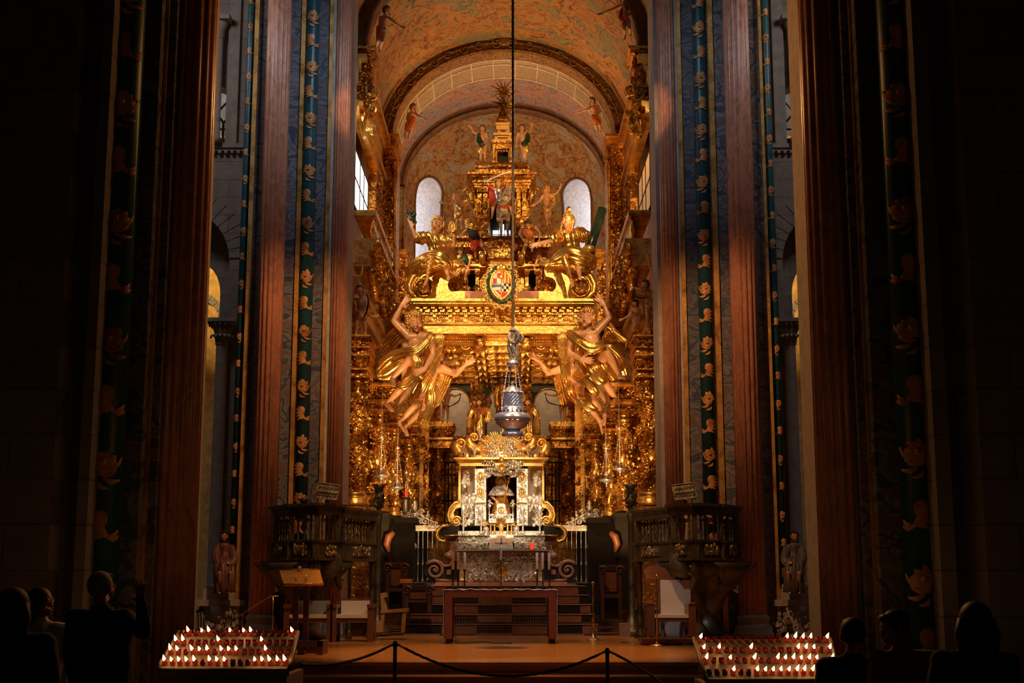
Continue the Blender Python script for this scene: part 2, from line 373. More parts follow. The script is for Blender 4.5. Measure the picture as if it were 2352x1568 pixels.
MDEF = dict(
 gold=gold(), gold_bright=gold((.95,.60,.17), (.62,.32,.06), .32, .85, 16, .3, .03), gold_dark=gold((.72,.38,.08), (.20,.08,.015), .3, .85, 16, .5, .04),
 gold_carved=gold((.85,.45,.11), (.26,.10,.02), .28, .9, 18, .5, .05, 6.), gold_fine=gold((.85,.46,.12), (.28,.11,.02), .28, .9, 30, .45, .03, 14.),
 gold_cloth=gold((1.0,.64,.18), (.62,.28,.05), .25, .92, 7, .25, .03), gold_matte=gold((.85,.55,.18), (.55,.30,.07), .5, .4, 5, .15, .02),
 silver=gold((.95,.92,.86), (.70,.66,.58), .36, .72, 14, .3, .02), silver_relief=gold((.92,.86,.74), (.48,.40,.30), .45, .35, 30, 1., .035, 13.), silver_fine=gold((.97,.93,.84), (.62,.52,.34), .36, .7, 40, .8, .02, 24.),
 silver_dark=gold((.62,.58,.58), (.30,.27,.27), .3, .85, 14, .4, .02), iron=plain((.02,.018,.016), .45, .6), bronze=gold((.16,.13,.07), (.05,.04,.025), .42, .7, 12, .4, .02),
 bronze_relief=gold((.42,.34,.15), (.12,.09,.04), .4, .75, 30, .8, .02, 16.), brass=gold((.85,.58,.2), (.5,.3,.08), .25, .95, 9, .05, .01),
 red_marble=marble((.46,.21,.13), (.36,.15,.09), (.56,.32,.25), (1,1,.5), 5, .3, 1.), rose_marble=marble((.40,.20,.13), (.28,.12,.08), (.5,.3,.2), (1,1,1), 3, .35, 1.5),
 blue_marble=marble((.17,.18,.20), (.05,.065,.10), (.19,.11,.09), (1,1,1.5), 1.5, .45, .6, (0,.5,0), 34.), pale_marble=marble((.22,.21,.21), (.06,.07,.10), (.21,.12,.09), (1,1,1.5), 1.5, .45, .6, (0,-.5,0), 34.),
 white_strip=plain((.5,.46,.42), .5), gilt_strip=gold((.75,.42,.12), (.35,.16,.03), .42, .6, 22, .3, .02), teal=marble((.012,.07,.085), (.004,.02,.035), (.02,.12,.10), (1,1,.6), 5, .4, 1.), teal_light=plain((.02,.12,.17), .4, 0., .5, 3.),
 tuft_gold=gold((.62,.30,.10), (.30,.11,.03), .5, .2, 16, .3, .02), ash_stone=stone((.34,.29,.26), .85, .42), ash_side=stone((.30,.26,.22), .8, .5, 'yz'), pale_stone=stone((.55,.50,.44), .5, .35), column_stone=plain((.36,.31,.28), .85, 0, .2, 5, .3),
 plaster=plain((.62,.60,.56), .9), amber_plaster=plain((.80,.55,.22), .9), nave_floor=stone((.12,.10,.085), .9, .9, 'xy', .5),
 fresco_gold=fresco((.30,.24,.12), (.50,.25,.07), (.40,.15,.04), (.07,.025,.012), .36, 7.), fresco_violet=fresco((.36,.31,.27), (.52,.30,.22), (.50,.26,.12), (.16,.06,.05), .5, 7., 1.),
 silver_sheet=gold((1.0,.97,.90), (.80,.76,.68), .4, .35, 4, .1, .02), silver_warm=gold((.90,.82,.66), (.50,.42,.30), .26, .92, 14, .25, .02), censer_silver=gold((.92,.92,.98), (.72,.72,.80), .28, .8, 14, .06, .01), fresco_apse=fresco((.44,.37,.25), (.52,.30,.09), (.38,.16,.04), (.08,.03,.015), .5, 7., 2.), arch_ornament=fresco((.17,.07,.02), (.34,.16,.04), (.40,.20,.05), (.08,.03,.01), 3., 6., 3.), panel_cream=fresco((.46,.36,.20), (.52,.40,.22), (.42,.22,.08), (.3,.12,.04), 3.4, 5., 4.), cream=plain((.62,.50,.33), .7), brown_rib=plain((.16,.07,.022), .6, 0, .4),
 splay=fresco((.72,.70,.68), (.74,.72,.70), (.70,.62,.58), (.5,.22,.16), 1.4, 8., 5.), day_glass=emit((.80,.88,1.0), 2.6), niche_dark=plain((.006,.005,.005), .8), niche_red=plain((.12,.01,.01), .6),
 skin=skin, skin_dark=plain((.42,.20,.11), .4, 0, .15), hair_brown=plain((.12,.05,.02), .45, 0, .3, 12., .5), hair_dark=plain((.008,.006,.005), .6), hair_gold=gold((.95,.58,.2), (.5,.22,.05), .3, .8, 18, .4, .02), hair_gray=plain((.25,.22,.2), .8),
 green_cloth=plain((.015,.04,.028), .3), red_cloth=plain((.50,.05,.02), .35), orange_cloth=plain((.70,.18,.03), .35), black_cloth=plain((.006,.006,.008), .9), navy_cloth=plain((.010,.012,.022), .9), pink_cloth=plain((.30,.09,.08), .9), white_cloth=plain((.72,.69,.62), .8, 0, .08), cream_cloth=plain((.62,.52,.38), .75, 0, .08, 3.),
 rope_grey=plain((.22,.17,.13), .9, 0, .35, 30.), rope_tan=plain((.42,.33,.22), .9, 0, .35, 25.), horse=plain((.50,.41,.29), .45, 0, .14, 9.), lips=plain((.50,.08,.05), .35), eye_white=plain((.75,.7,.62), .2), iris=plain((.05,.025,.012), .15), cheek=plain((.75,.30,.20), .35),
 green_marble=marble((.015,.04,.028), (.008,.02,.014), (.12,.15,.11), (1,1,.3), 6, .2), oak=wood((.50,.27,.09)), dark_wood=wood((.075,.03,.014), rough=.35), red_wood=wood((.20,.065,.028), rough=.35), purple_wood=wood((.14,.06,.08), rough=.5), table_wood=wood((.21,.055,.038), rough=.45), cloth_white=plain((.75,.72,.68), .8, 0, .06), desk_gold=plain((.72,.28,.01), .6),
 gold_shrine=gold((.95,.60,.18), (.70,.36,.08), .34, .85, 10, .12, .02), parquet=parquet, checker_steps=checker_steps, step_edge=wood((.30,.17,.08)), carpet=plain((.22,.13,.09), .9), red_glass=glassred, red_glow=emit((1.0,.03,.01), 1.6), flame=flame, wax=plain((.8,.68,.5), .5), tray_metal=plain((.26,.22,.17), .5, .1), dark_slab=plain((.010,.006,.004), .9), grey_slab=plain((.30,.29,.26), .35), inlay_dark=plain((.035,.04,.05), .3), inlay_rose=plain((.36,.19,.13), .35), glass_pane=plain((.03,.03,.035), .1), arms=arms, wreath=plain((.03,.09,.04), .4), black=plain((.006,.006,.006), .6), turq=plain((.05,.30,.34), .5), gold_leafy=gold((1.0,.60,.15), (.40,.16,.03), .26, .9, 12, .3, .02))
# ================================================================ SETTING
def struct(o, label): return tag(o, label, None, None, 'structure')
CX = -.21
m = MB(); m.bx(-16, 16, 4, 46, -.2, 0); struct(m.obj('floor', 'nave_floor'), 'dark stone paving of the crossing floor')
# timber altar platform and its steps
def stairs():
    m = MB(); m.bx(-5.6, 5.2, 18.8, 27.6, 0, .5); o = struct(m.obj('floor_platform', 'parquet'), 'honey-coloured timber platform carrying the modern altar')
    e = MB(); e.bx(-3.05, 2.55, 18.72, 18.80, .455, .5); e.bx(-3.2, 2.7, 18.72, 18.79, .34, .36); e.obj('step_nosing', 'step_edge', o)
    m = MB(); m.bx(-3.15, 2.68, 18.30, 18.8, 0, .34); e = MB(); e.bx(-3.15, 2.68, 18.25, 18.31, .305, .342); e.bx(-3.15, 2.68, 18.285, 18.30, .17, .20)
    s1 = struct(m.obj('floor_step', 'parquet'), 'upper timber step in front of the altar platform'); e.obj('step_nosing', 'step_edge', s1)
    m = MB(); m.bx(-3.25, 2.78, 17.85, 18.3, 0, .17); e = MB(); e.bx(-3.25, 2.78, 17.80, 17.86, .13, .172)
    s2 = struct(m.obj('floor_step', 'parquet'), 'lowest timber step in front of the altar platform'); e.obj('step_nosing', 'step_edge', s2)
    m = MB(); m.bx(-3.0, 2.5, 18.79, 18.80, .36, .455); m.bx(-3.1, 2.6, 18.29, 18.30, .2, .305); m.obj('riser_panel', 'carpet', s1)
stairs()
m = MB(); m.bx(CX-3.25, CX+3.25, 27.6, 44, .0, .52); struct(m.obj('floor_chancel', 'checker_steps'), 'chequered dark and rose marble chancel floor')
for i in range(5):
    m = MB(); m.bx(CX-1.95+.04*i, CX+1.95-.04*i, 28.3+.42*i, 33, .52+.19*i, .52+.19*(i+1)-.02); e = MB(); e.bx(CX-1.97+.04*i, CX+1.97-.04*i, 28.27+.42*i, 28.32+.42*i, .69+.19*i, .706+.19*i)
    o = struct(m.obj('trim_%d' % (i+1), 'checker_steps'), 'chequered marble step %s of the flight below the silver altar' % ('one', 'two', 'three', 'four', 'five')[i]); e.obj('tread_edge', 'rose_marble', o)
# ---------------------------------------------------------------- compound piers
def fluted(mb, cx, cy, r, z0, z1, nf=14, a0=0, dep=.15):
    out = []; n = nf*8
    for i in range(n):
        a = 2*math.pi*i/n; q = r*(1-dep*(1-abs(math.sin(nf*a/2))**.85)); out.append((q*math.cos(a), q*math.sin(a)))
    mb.prism(out, (cx, cy, z0), (1,0,0), (0,1,0), (0,0,z1-z0), 0, True)
def pier(side, where, items, py, z0, z1, core, tuft0, dt, tsz, gm='red_marble'):
    o = bpy.data.objects.new('column_%s_%s' % (where, side), None); sc.collection.objects.link(o); o['_b'] = (0,0,0)
    struct(o, 'painted compound pier on the %s, %s' % (side, 'at the mouth of the chancel' if where == 'chancel' else 'nearest the camera, mostly in shadow'))
    m = MB(); m.bx(*core, z0, z1); m.obj('pier_core', 'column_stone', o)
    for it in items:
        k, a, b, Y = it[:4]; xa = W(a, py, Y).x; xb = W(b, py, Y).x; c = (xa+xb)/2; r = abs(xb-xa)/2; m = MB()
        if k == 'flute':
            fluted(m, c, Y+r*.3, r*1.03, z0+.42, z1); m.obj('fluted_shaft', gm, o)
            b_ = MB(); b_.lathe((c, Y+r*.3, z0), [(r*1.5, 0), (r*1.5, .1), (r*1.38, .12), (r*1.42, .2), (r*1.2, .26), (r*1.12, .3), (r*1.22, .36), (r*1.18, .41), (r*1.0, .44)], 28); b_.obj('shaft_base', 'column_stone', o)
        elif k == 'shaft':
            m.lathe((c, Y+r*.2, z0), [(r, 0), (r, z1-z0)], 24); m.obj('round_shaft', 'teal', o)
            t = MB(); z = z0+tuft0; q = 0; fl_ = -1 if side == 'left' else 1
            while z < z1:
                for th in (-math.pi*.5, ): t.cspray((c, Y+r*.2, 0), r, th, z, r*(2.0 if q % 2 == 0 else 1.9), fl_, q % 2 == 0)
                z += dt; q += 1
            t.obj('foliage_band', 'tuft_gold', o)
        elif k == 'stone': m.bx(xa, xb, Y, Y+1.2, z0, z1); m.obj('stone_respond', 'ash_stone', o)
        else: m.bx(xa, xb, Y, Y+1.0, z0, z1); m.obj({'blue_marble': 'marble_panel', 'pale_marble': 'marble_panel', 'gilt_strip': 'gilt_strip', 'white_strip': 'white_fillet'}[k], k, o)
    return o
pier('left', 'chancel', [('blue_marble',577,606,26.75),('gilt_strip',577,587,26.68),('flute',606,660,26.2),('blue_marble',658,698,26.6),('gilt_strip',686,696,26.52),('shaft',697,728,26.5),
  ('blue_marble',726,770,26.8),('gilt_strip',752,761,26.72),('white_strip',761,767,26.70),('flute',767,803,26.8),('shaft',560,577,26.9)], 300, .5, 20, (-5.15, -3.36, 26.95, 28.0), .35, .55, .2)
pier('right', 'chancel', [('flute',1514,1554,26.8),('white_strip',1553,1558,26.70),('gilt_strip',1558,1568,26.72),('blue_marble',1553,1598,26.8),('shaft',1595,1626,26.5),('gilt_strip',1631,1643,26.52),
  ('pale_marble',1624,1670,26.6),('flute',1669,1727,26.2),('pale_marble',1727,1752,26.75),('gilt_strip',1749,1756,26.68),('shaft',1756,1774,26.9)], 300, .5, 20, (2.96, 5.05, 26.95, 28.0), .1, .55, .2)
pier('left', 'nave', [('stone',-500,165,12.6),('stone',165,223,12.9),('stone',221,245,12.75),('shaft',250,317,13.1),('pale_marble',312,357,13.3),('gilt_strip',357,374,13.45),('pale_marble',374,393,13.5),('flute',385,482,13.8)],
  350, 0, 12, (-8, -3.4, 13.7, 14.9), .2, .6, .24)
pier('right', 'nave', [('flute',1850,1944,13.8),('pale_marble',1944,1964,13.5),('gilt_strip',1963,1978,13.45),('pale_marble',1978,2028,13.3),('shaft',2030,2096,13.1),('stone',2110,2144,12.75),('stone',2143,2212,12.9),('stone',2211,2900,12.6)],
  350, 0, 12, (3.2, 8, 13.7, 14.9), .3, .6, .24)
# ---------------------------------------------------------------- transept walls seen between the piers
def archwall(mb, x0, x1, z0, z1, cx, r, zs, Y, th, sill=None):
    # wall rectangle with a round-headed opening (to the floor or down to a sill)
    zb = z0 if sill is None else sill; n = 14; arc = [(cx+r*math.cos(math.pi*i/n), zs+r*math.sin(math.pi*i/n)) for i in range(n+1)]
    right = [p for p in arc if p[0] >= cx-1e-6]; left = [p for p in arc if p[0] <= cx+1e-6]
    if x1 > cx: mb.prism([(min(x1, cx+r), zb)]+[(min(x1, a), b) for a, b in right]+[(cx, z1), (x1, z1), (x1, zb)], (0, Y, 0), (1,0,0), (0,0,1), (0,th,0))
    if x0 < cx: mb.prism([(x0, zb), (x0, z1), (cx, z1)]+[(max(x0, a), b) for a, b in left]+[(max(x0, cx-r), zb)], (0, Y, 0), (1,0,0), (0,0,1), (0,th,0))
    if sill is not None: mb.bx(x0, x1, Y, Y+th, z0, sill)
def vouss(mb, cx, zs, r0, r1, Y, th, a0, a1, n):
    for i in range(n):
        b0 = a0+(a1-a0)*(i+.04)/n; b1 = a0+(a1-a0)*(i+.96)/n
        out = [(cx+r0*math.cos(b0), zs+r0*math.sin(b0)), (cx+r1*math.cos(b0), zs+r1*math.sin(b0)), (cx+r1*math.cos(b1), zs+r1*math.sin(b1)), (cx+r0*math.cos(b1), zs+r0*math.sin(b1))]
        mb.prism(out, (0, Y-th, 0), (1,0,0), (0,0,1), (0, th+.3, 0))
def transept(side):
    s = -1 if side == 'left' else 1; Y = 29.6; P = lambda a, b: (W(a if s < 0 else 2324-a, b, Y))
    xa = P(560, 500).x; xo = P(330, 500).x; lo, hi = min(xa, xo), max(xa, xo)
    c1 = P(400, 600); r1 = abs(P(527, 600).x-c1.x); zc = P(500, 333).z
    m = MB(); archwall(m, lo, hi, 0, zc, c1.x, r1, c1.z, Y, .9); wl = struct(m.obj('wall_transept_%s' % side, 'ash_stone'), 'grey stone transept wall with round arches seen beside the %s piers' % side)
    m = MB(); vouss(m, c1.x, c1.z, r1*1.0, r1*1.38, Y, .03, .05, math.pi-.05, 19); m.obj('arch_ring', 'ash_stone', wl)
    ci = P(400, 655); ri = abs(P(486, 655).x-ci.x)*30.4/29.6; m = MB(); archwall(m, lo, hi, 0, zc, ci.x, ri, ci.z, Y+.8, .5); m.obj('inner_order', 'ash_stone', wl)
    c2 = P(480, 232); r2 = abs(P(527, 232).x-c2.x)
    m = MB(); archwall(m, lo, hi, zc, zc+7, c2.x, r2, c2.z, Y, .7, P(500, 328).z); m.obj('tribune_wall', 'ash_stone', wl)
    m = MB(); vouss(m, c2.x, c2.z, r2, r2*1.45, Y+.1, .0, .05, math.pi-.05, 13); m.obj('tribune_arch_ring', 'pale_stone', wl)
    m = MB(); m.bx(lo, hi, Y-.14, Y, zc-.10, zc); m.bx(lo, hi, Y-.09, Y, zc-.16, zc-.1)
    for i in range(24):
        x = lo+.1+i*.14
        if x < hi: m.bx(x, x+.07, Y-.12, Y, zc-.22, zc-.15)
    m.obj('string_course', 'column_stone', wl)
    # column with carved capital under the lower arch
    cp = P(513, 790); m = MB(); m.lathe((cp.x, Y-.12, .2), [(.2, 0), (.2, .15), (.14, .2), (.13, cp.z-.25), (.13, cp.z-.2)], 20); q = m.obj('wall_shaft', 'column_stone', wl)
    m = MB(); z1 = P(513, 737).z; m.lathe((cp.x, Y-.12, cp.z-.05), [(.13, 0), (.16, .03), (.13, .06), (.17, .25), (.26, z1-cp.z-.05)], 16)
    for k in range(9):
        a = math.pi+math.pi*k/8; nr = V((math.cos(a), math.sin(a), 0)); m.leaf(V((cp.x, Y-.12, cp.z+.02))+nr*.14, V((0,0,1)), nr, .26, .07, 1.1); m.scroll(V((cp.x, Y-.12, z1-.16))+nr*.24, .06, 1.1, .3, nr, (0,0,1))
    m.bx(cp.x-.33, cp.x+.33, Y-.42, Y+.2, z1-.08, z1); m.bx(cp.x-.28, cp.x+.28, Y-.36, Y+.2, z1-.14, z1-.08); m.obj('carved_capital', 'column_stone', q)
    # upper slender colonnette of the tribune
    cu = P(533, 200); m = MB(); m.bx(cu.x-.1 if s < 0 else cu.x-.16, cu.x+.16 if s < 0 else cu.x+.1, Y-.1, Y, zc, zc+6); m.obj('tribune_pilaster', 'column_stone', wl)
    m = MB(); cq = P(512, 60); m.lathe((cq.x, Y-.2, zc), [(.1, 0), (.1, .1), (.07, .14), (.07, cq.z-zc-.4)], 14)
    m.lathe((cq.x, Y-.2, cq.z-.4), [(.07, 0), (.1, .04), (.1, .2), (.2, .42)], 12); m.bx(cq.x-.24, cq.x+.24, Y-.45, Y, cq.z, cq.z+.12); m.obj('tribune_colonnette', 'column_stone', wl)
    # rooms behind the openings
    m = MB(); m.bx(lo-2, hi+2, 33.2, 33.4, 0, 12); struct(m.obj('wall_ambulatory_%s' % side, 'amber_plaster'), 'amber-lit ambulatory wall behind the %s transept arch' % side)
    m = MB(); m.bx(lo-2, hi+2, 31.6, 31.8, 12.2, 19); o = struct(m.obj('wall_tribune_%s' % side, 'plaster'), 'pale plastered wall of the %s upper gallery' % side)
    m = MB(); c3 = V((c2.x, 31.4, 0)); z0 = ZZ(328, 31.4); zt = ZZ(200, 31.4); m.tube([(c2.x-.05, 31.4, z0), (c2.x-.05, 31.4, z0+.5), (c2.x+.18, 31.4, z0+.75), (c2.x-.0, 31.4, z0+1.0), (c2.x-.22, 31.4, z0+.75), (c2.x-.05, 31.4, z0+.5)], .035, 6); m.bx(lo, hi, 31.38, 31.42, z0+.32, z0+.36); m.obj('window_tracery', 'iron', o)
    m = MB(); vouss(m, ci.x, ci.z-.6, ri*.8, ri*1.0, 31.6, .3, .05, math.pi-.05, 13); m.lathe((ci.x+s*-1*ri*.85, 31.6, 0), [(.16, 0), (.16, ci.z)], 14); m.obj('inner_arch', 'pale_stone', wl)
transept('left'); transept('right')
l = bpy.data.lights.new('wall_lamp', 'POINT'); l.energy = 130; l.color = (1, .62, .2); l.shadow_soft_size = .15
for x in (-7.0, 6.7):
    o = bpy.data.objects.new('wall_lamp', l); sc.collection.objects.link(o); o.location = (x, 31.0, 9.2)
area((-7.2, 30.7, 17.5), (-6.7, 31.6, 13.4), 220, (.85,.9,1), 1.6, .6); area((7.0, 30.7, 17.5), (6.5, 31.6, 13.4), 120, (.85,.9,1), 1.6, .6)
# ---------------------------------------------------------------- chancel walls, vault and apse
for side, s in (('left', -1), ('right', 1)):
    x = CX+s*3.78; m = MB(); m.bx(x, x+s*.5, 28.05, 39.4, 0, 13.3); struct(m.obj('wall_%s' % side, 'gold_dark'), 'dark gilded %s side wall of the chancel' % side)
ZS = 13.15
def vaultfn(Y0, Y1, hw, rise, zs=ZS): return lambda u, v: (CX+hw*math.cos(math.pi*(1-u)), Y0+(Y1-Y0)*v, zs+rise*math.sin(math.pi*u))
m = MB(); m.grid(vaultfn(27.2, 34.7, 3.3, 2.75), 48, 12, th=(0,0,.25)); struct(m.obj('ceiling_vault', 'fresco_gold'), 'frescoed barrel vault over the front of the chancel')
m = MB(); m.grid(vaultfn(35.2, 39.1, 3.12, 2.5), 48, 8, th=(0,0,.25)); struct(m.obj('ceiling_apse_bay', 'fresco_violet'), 'violet and ochre frescoed vault between the two arches')
def ring(m, Y0, Y1, h0, r0, h1, r1, n=56, zs=ZS):     # arch band: front face, soffit
    def pt(h, r, Y, u): return (CX+h*math.cos(math.pi*(1-u)), Y, zs+r*math.sin(math.pi*u))
    m.grid(lambda u, v: pt(h0+(h1-h0)*v, r0+(r1-r0)*v, Y0, u), n, 1, sm=False); m.grid(lambda u, v: pt(h1, r1, Y0+(Y1-Y0)*v, u), n, 1)
m = MB(); ring(m, 34.6, 35.15, 3.3, 2.8, 2.95, 2.42); o = struct(m.obj('trim_arch', 'arch_ornament'), 'dark ochre arch band painted with scrolling foliage')
m = MB()
for h, r in ((3.12, 2.66), (2.98, 2.46)): m.tube([(CX+h*math.cos(math.pi*(1-i/50)), 34.58, ZS+r*math.sin(math.pi*i/50)) for i in range(51)], .035, 6)
ct = V((CX, 34.5, ZS+2.68))
m.scroll(ct+V((-.2,0,0)), .16, 1.2, .3); m.scroll(ct+V((.2,0,0)), .16, 1.2, .3, dirn=-1, a0=math.pi); m.ell(ct, (.2, .06, .14))
for i in range(22):
    a = math.pi*(i+.5)/22; p = V((CX-3.13*math.cos(a), 34.56, ZS+2.6*math.sin(a))); m.scroll(p, .12, 1.3, .22, a0=a, dirn=1 if i % 2 else -1)
m.obj('arch_moulding', 'arch_ornament', o)
m = MB(); m.grid(vaultfn(35.15, 36.6, 2.97, 2.44), 56, 4); b = m.obj('soffit_panels', 'panel_cream', o)
m = MB()
for i in range(1, 15):
    a = math.pi*i/15; m.box((CX-2.96*math.cos(a), 35.9, ZS+2.43*math.sin(a)), (.03, 1.4, .05), 0, 0, Matrix.Rotation(-(math.pi/2-a), 3, 'Y'))
for Y in (35.2, 35.55, 36.55): m.tube([(CX+2.95*math.cos(math.pi*(1-i/50)), Y, ZS+2.42*math.sin(math.pi*i/50)) for i in range(51)], .022, 5)
m.obj('panel_fillet', 'cream', b)
m = MB(); ring(m, 38.95, 39.3, 3.15, 2.5, 2.98, 2.34); m.tube([(CX+3.0*math.cos(math.pi*(1-i/50)), 38.93, ZS+2.36*math.sin(math.pi*i/50)) for i in range(51)], .06, 6); struct(m.obj('trim_apse_arch', 'brown_rib'), 'slim brown rib framing the half-dome of the apse')
# apse: cylinder and half-dome pierced by two round-headed splayed windows
AZ = 13.0; WA = {-1: .95, 1: .87}; WH = .22
def apse(u, v):
    a = -math.pi/2+math.pi*u
    if v < .6: z = 5+(AZ-5)*v/.6; return (CX+3.02*math.sin(a), 39.25+2.9*math.cos(a), z)
    e = (v-.6)/.4*math.pi/2; return (CX+3.02*math.sin(a)*math.cos(e), 39.25+2.9*math.cos(a)*math.cos(e), AZ+2.5*math.sin(e))
def winz(u, v):
    a = -math.pi/2+math.pi*u; return apse(u, v)[2]
def inwin(u, v):
    a = -math.pi/2+math.pi*u; z = winz(u, v)
    for s in (-1, 1):
        d = abs(a-s*WA[s])/WH
        if d < 1 and 10.9 < z < 13.45+.5*math.sqrt(max(0, 1-d*d)): return True
    return False
m = MB(); m.grid(apse, 150, 150, skip=inwin)
for s in (-1, 1): m.bx(CX+s*3.0, CX+s*3.9, 39.32, 39.5, 0, 13.2)
struct(m.obj('wall_apse', 'fresco_apse'), 'frescoed apse wall and half-dome with two round-headed windows')
for i, s in enumerate((-1, 1)):
    def edge(t):       # outline of the opening, t 0..1 : up one side, over the head, down the other
        if t < .4: d = -1; z = 10.9+(13.45-10.9)*t/.4
        elif t > .6: d = 1; z = 13.45-(13.45-10.9)*(t-.6)/.4
        else: q = math.pi*(t-.4)/.2; d = -math.cos(q); z = 13.45+.5*math.sin(q)
        a = s*WA[s]+d*WH; cz = max(0, z-AZ); e = math.asin(min(1, cz/2.5)); return V((CX+3.02*math.sin(a)*math.cos(e), 39.25+2.9*math.cos(a)*math.cos(e), z)), a
    def rev(u, v):
        p, a = edge(u); n = V((math.sin(s*WA[s]), math.cos(s*WA[s]), 0)); return p*(1)+n*(1.3*v+.0)+V((0,0,-.1*v))
    m = MB(); m.grid(rev, 40, 3); o = m.obj('window_%d' % (i+1), 'splay'); struct(o, 'pale painted splay of the %s apse window' % ('left', 'right')[i])
    m = MB(); m.tube([edge(k/60)[0]*1 for k in range(61)], .045, 6); m.obj('painted_surround', 'brown_rib', o)
    n = V((math.sin(s*WA[s]), math.cos(s*WA[s]), 0)); pts = [rev(k/40, 1) for k in range(41)]; m = MB(); m.add(pts, [tuple(range(41))]); m.obj('window_pane', 'day_glass', o)
# shell closing the crossing overhead, far above the frame, and the dark nave side walls
m = MB(); m.bx(-16, 16, 29.9, 30.5, 19.5, 22); m.bx(-16, -10.2, 4, 46, 0, 20); m.bx(10.2, 16, 4, 46, 0, 20); struct(m.obj('wall_aisles', 'ash_side'), 'unlit stone walls of the aisles')
MDEF['orange_stone'] = plain((.14,.045,.015), .5)
def crsm0(pts, rad): return pts, rad
MDEF['amber_win'] = emit((1.0, .60, .22), .22); MDEF['day_glass2'] = emit((1.0, .93, .80), 3.5); MDEF['turq_dark'] = plain((.12, .13, .10), .5)
# ================================================================ THE GILDED CANOPY OVER THE ALTAR
def MX(px): return 2306-px                    # mirrored pixel column about the axis of the chancel
def row(m, px0, px1, py0, py1, Y, n, fill=.55, d=.06):
    for i in range(n):
        a = px0+(px1-px0)*(i+.5-fill/2)/n; b = px0+(px1-px0)*(i+.5+fill/2)/n; m.bp(a, b, py0, py1, Y, Y+d)
def beads(m, a, b, n, r):
    a = V(a); b = V(b)
    for i in range(n): m.ell(a+(b-a)*((i+.5)/n), r, 6, 4)
def rel_rect(px0, px1, py0, py1, Y):
    def f():
        return W(U(px0, px1), U(py0, py1), Y), (U(-.2, .2), -1, U(-.2, .2))
    return f
can = thing('altar_canopy', 'vast gilded wooden canopy with carved entablature and coffered soffit held up by flying angels', 'canopy', (CX, 30, ZZ(765, 30)))
m = MB()
for a, b, p, y in ((685,691,935,29.66),(691,697,940,29.72),(697,702,946,29.80)): m.bp(p, MX(p)-1, a, b, y, 36.2)
m.obj('top_cornice', 'gold_bright', can)
m = MB(); m.bp(962, MX(962), 702, 723, 30.02, 36.2); m.obj('modillion_band', 'gold_bright', can)
m = MB(); row(m, 950, MX(950), 702, 708, 29.84, 23, .5, .2); row(m, 956, MX(956), 709, 716, 29.9, 23, .62, .14); m.obj('modillion', 'gold_bright', can)
m = MB(); row(m, 960, MX(960), 717, 722, 29.95, 92, .5, .1); m.obj('dentil_row', 'gold_bright', can)
m = MB(); m.bp(968, MX(968), 723, 740, 30.06, 36.2); fr = m.obj('frieze', 'gold_bright', can)
m = MB()
for i in range(20):
    p = 980+i*18.0; c = W(p, 731.5, 30.02)
    if i % 2 == 0: m.scroll(c+V((-.035,0,0)), .065, 1.4, .26); m.scroll(c+V((.045,0,0)), .05, 1.2, .26, dirn=-1); m.relief(rel_rect(p-7, p+7, 725, 738, 30.03), 7, .045)
    else:
        m.bp(p-4, p+4, 723, 728, 29.95, 30.1); m.bp(p-3, p+3, 728, 739, 29.99, 30.1); m.tuft(c+V((0,-.03,-.02)), .07, n=3)
m.obj('rosette_relief', 'gold_bright', fr)
m = MB(); m.bp(970, MX(970), 740, 744, 29.98, 36.2); m.bp(972, MX(972), 744, 762, 30.04, 36.2); m.bp(970, MX(970), 762, 765.5, 30.0, 36.2)
beads(m, W(972, 741.5, 29.97), W(MX(972), 741.5, 29.97), 110, .014); m.obj('lower_fascia', 'gold_bright', can)
# soffit: long ribs, cross mouldings, carved coffers
z0 = ZZ(765, 30)-.01; xl = W(972, 765, 30).x; xr = W(MX(972), 765, 30).x
m = MB(); m.bx(xl, xr, 30.05, 36.2, z0-.02, z0+.3); sf = m.obj('soffit', 'gold_fine', can)
m = MB(); mo = MB()
for k in range(7):
    Y = 30.35+k*.98
    m.bx(xl, xr, Y, Y+.16, z0-.16, z0); m.bx(xl, xr, Y+.04, Y+.12, z0-.2, z0)
    beads(mo, (xl, Y-.01, z0-.11), (xr, Y-.01, z0-.11), 70, .022); beads(mo, (xl, Y-.03, z0-.04), (xr, Y-.03, z0-.04), 90, .016)
    if k < 6:
        for x0, x1 in ((xl, -.83), (-.63, .22), (.42, xr)):
            for j in range(3): m.bx(x0, x1, Y+.2+.1*j, Y+.26+.1*j, z0-.1+.02*j, z0)
            mr = MB(); xc = (x0+x1)/2; c = V((xc, Y+.6, z0-.12)); mr.ell(c, (.1, .14, .09)); 
            for q in range(10):
                a = q*.628; mr.leaf(c+V((.08*math.cos(a), .1*math.sin(a), 0)), (math.cos(a), math.sin(a), -.3), (0,0,-1), .2, .06, .8)
            for sg in (-1, 1): mr.scroll(c+V((sg*.33, 0, 0)), .11, 1.3, .3, (1,0,0), (0,.6,-.6)); mr.scroll(c+V((sg*.58, 0, 0)), .08, 1.2, .3, (1,0,0), (0,.6,-.6), dirn=-1)
            mr.obj('coffer_relief', 'gold_bright', sf)
m.obj('cross_moulding', 'gold_bright', sf); mo.obj('beading', 'gold_bright', sf)
for x in (-.73, .32):
    m = MB(); pr = []
    for k in range(26): pr.append((.10+.05*abs(math.sin(k*.98)), k*.235))
    m.lathe((x, 30.15, z0-.16), pr, 16, Matrix.Rotation(-math.pi/2, 3, 'X'))
    for k in range(6):
        for q in range(6):
            a = math.pi+math.pi*q/5; nr = V((math.cos(a), 0, math.sin(a))); m.leaf(V((x, 30.5+k*.98, z0-.16))+nr*.13, (0, .8, 0), nr, .3, .06, .7)
    m.obj('soffit_rib', 'gold_carved', can)
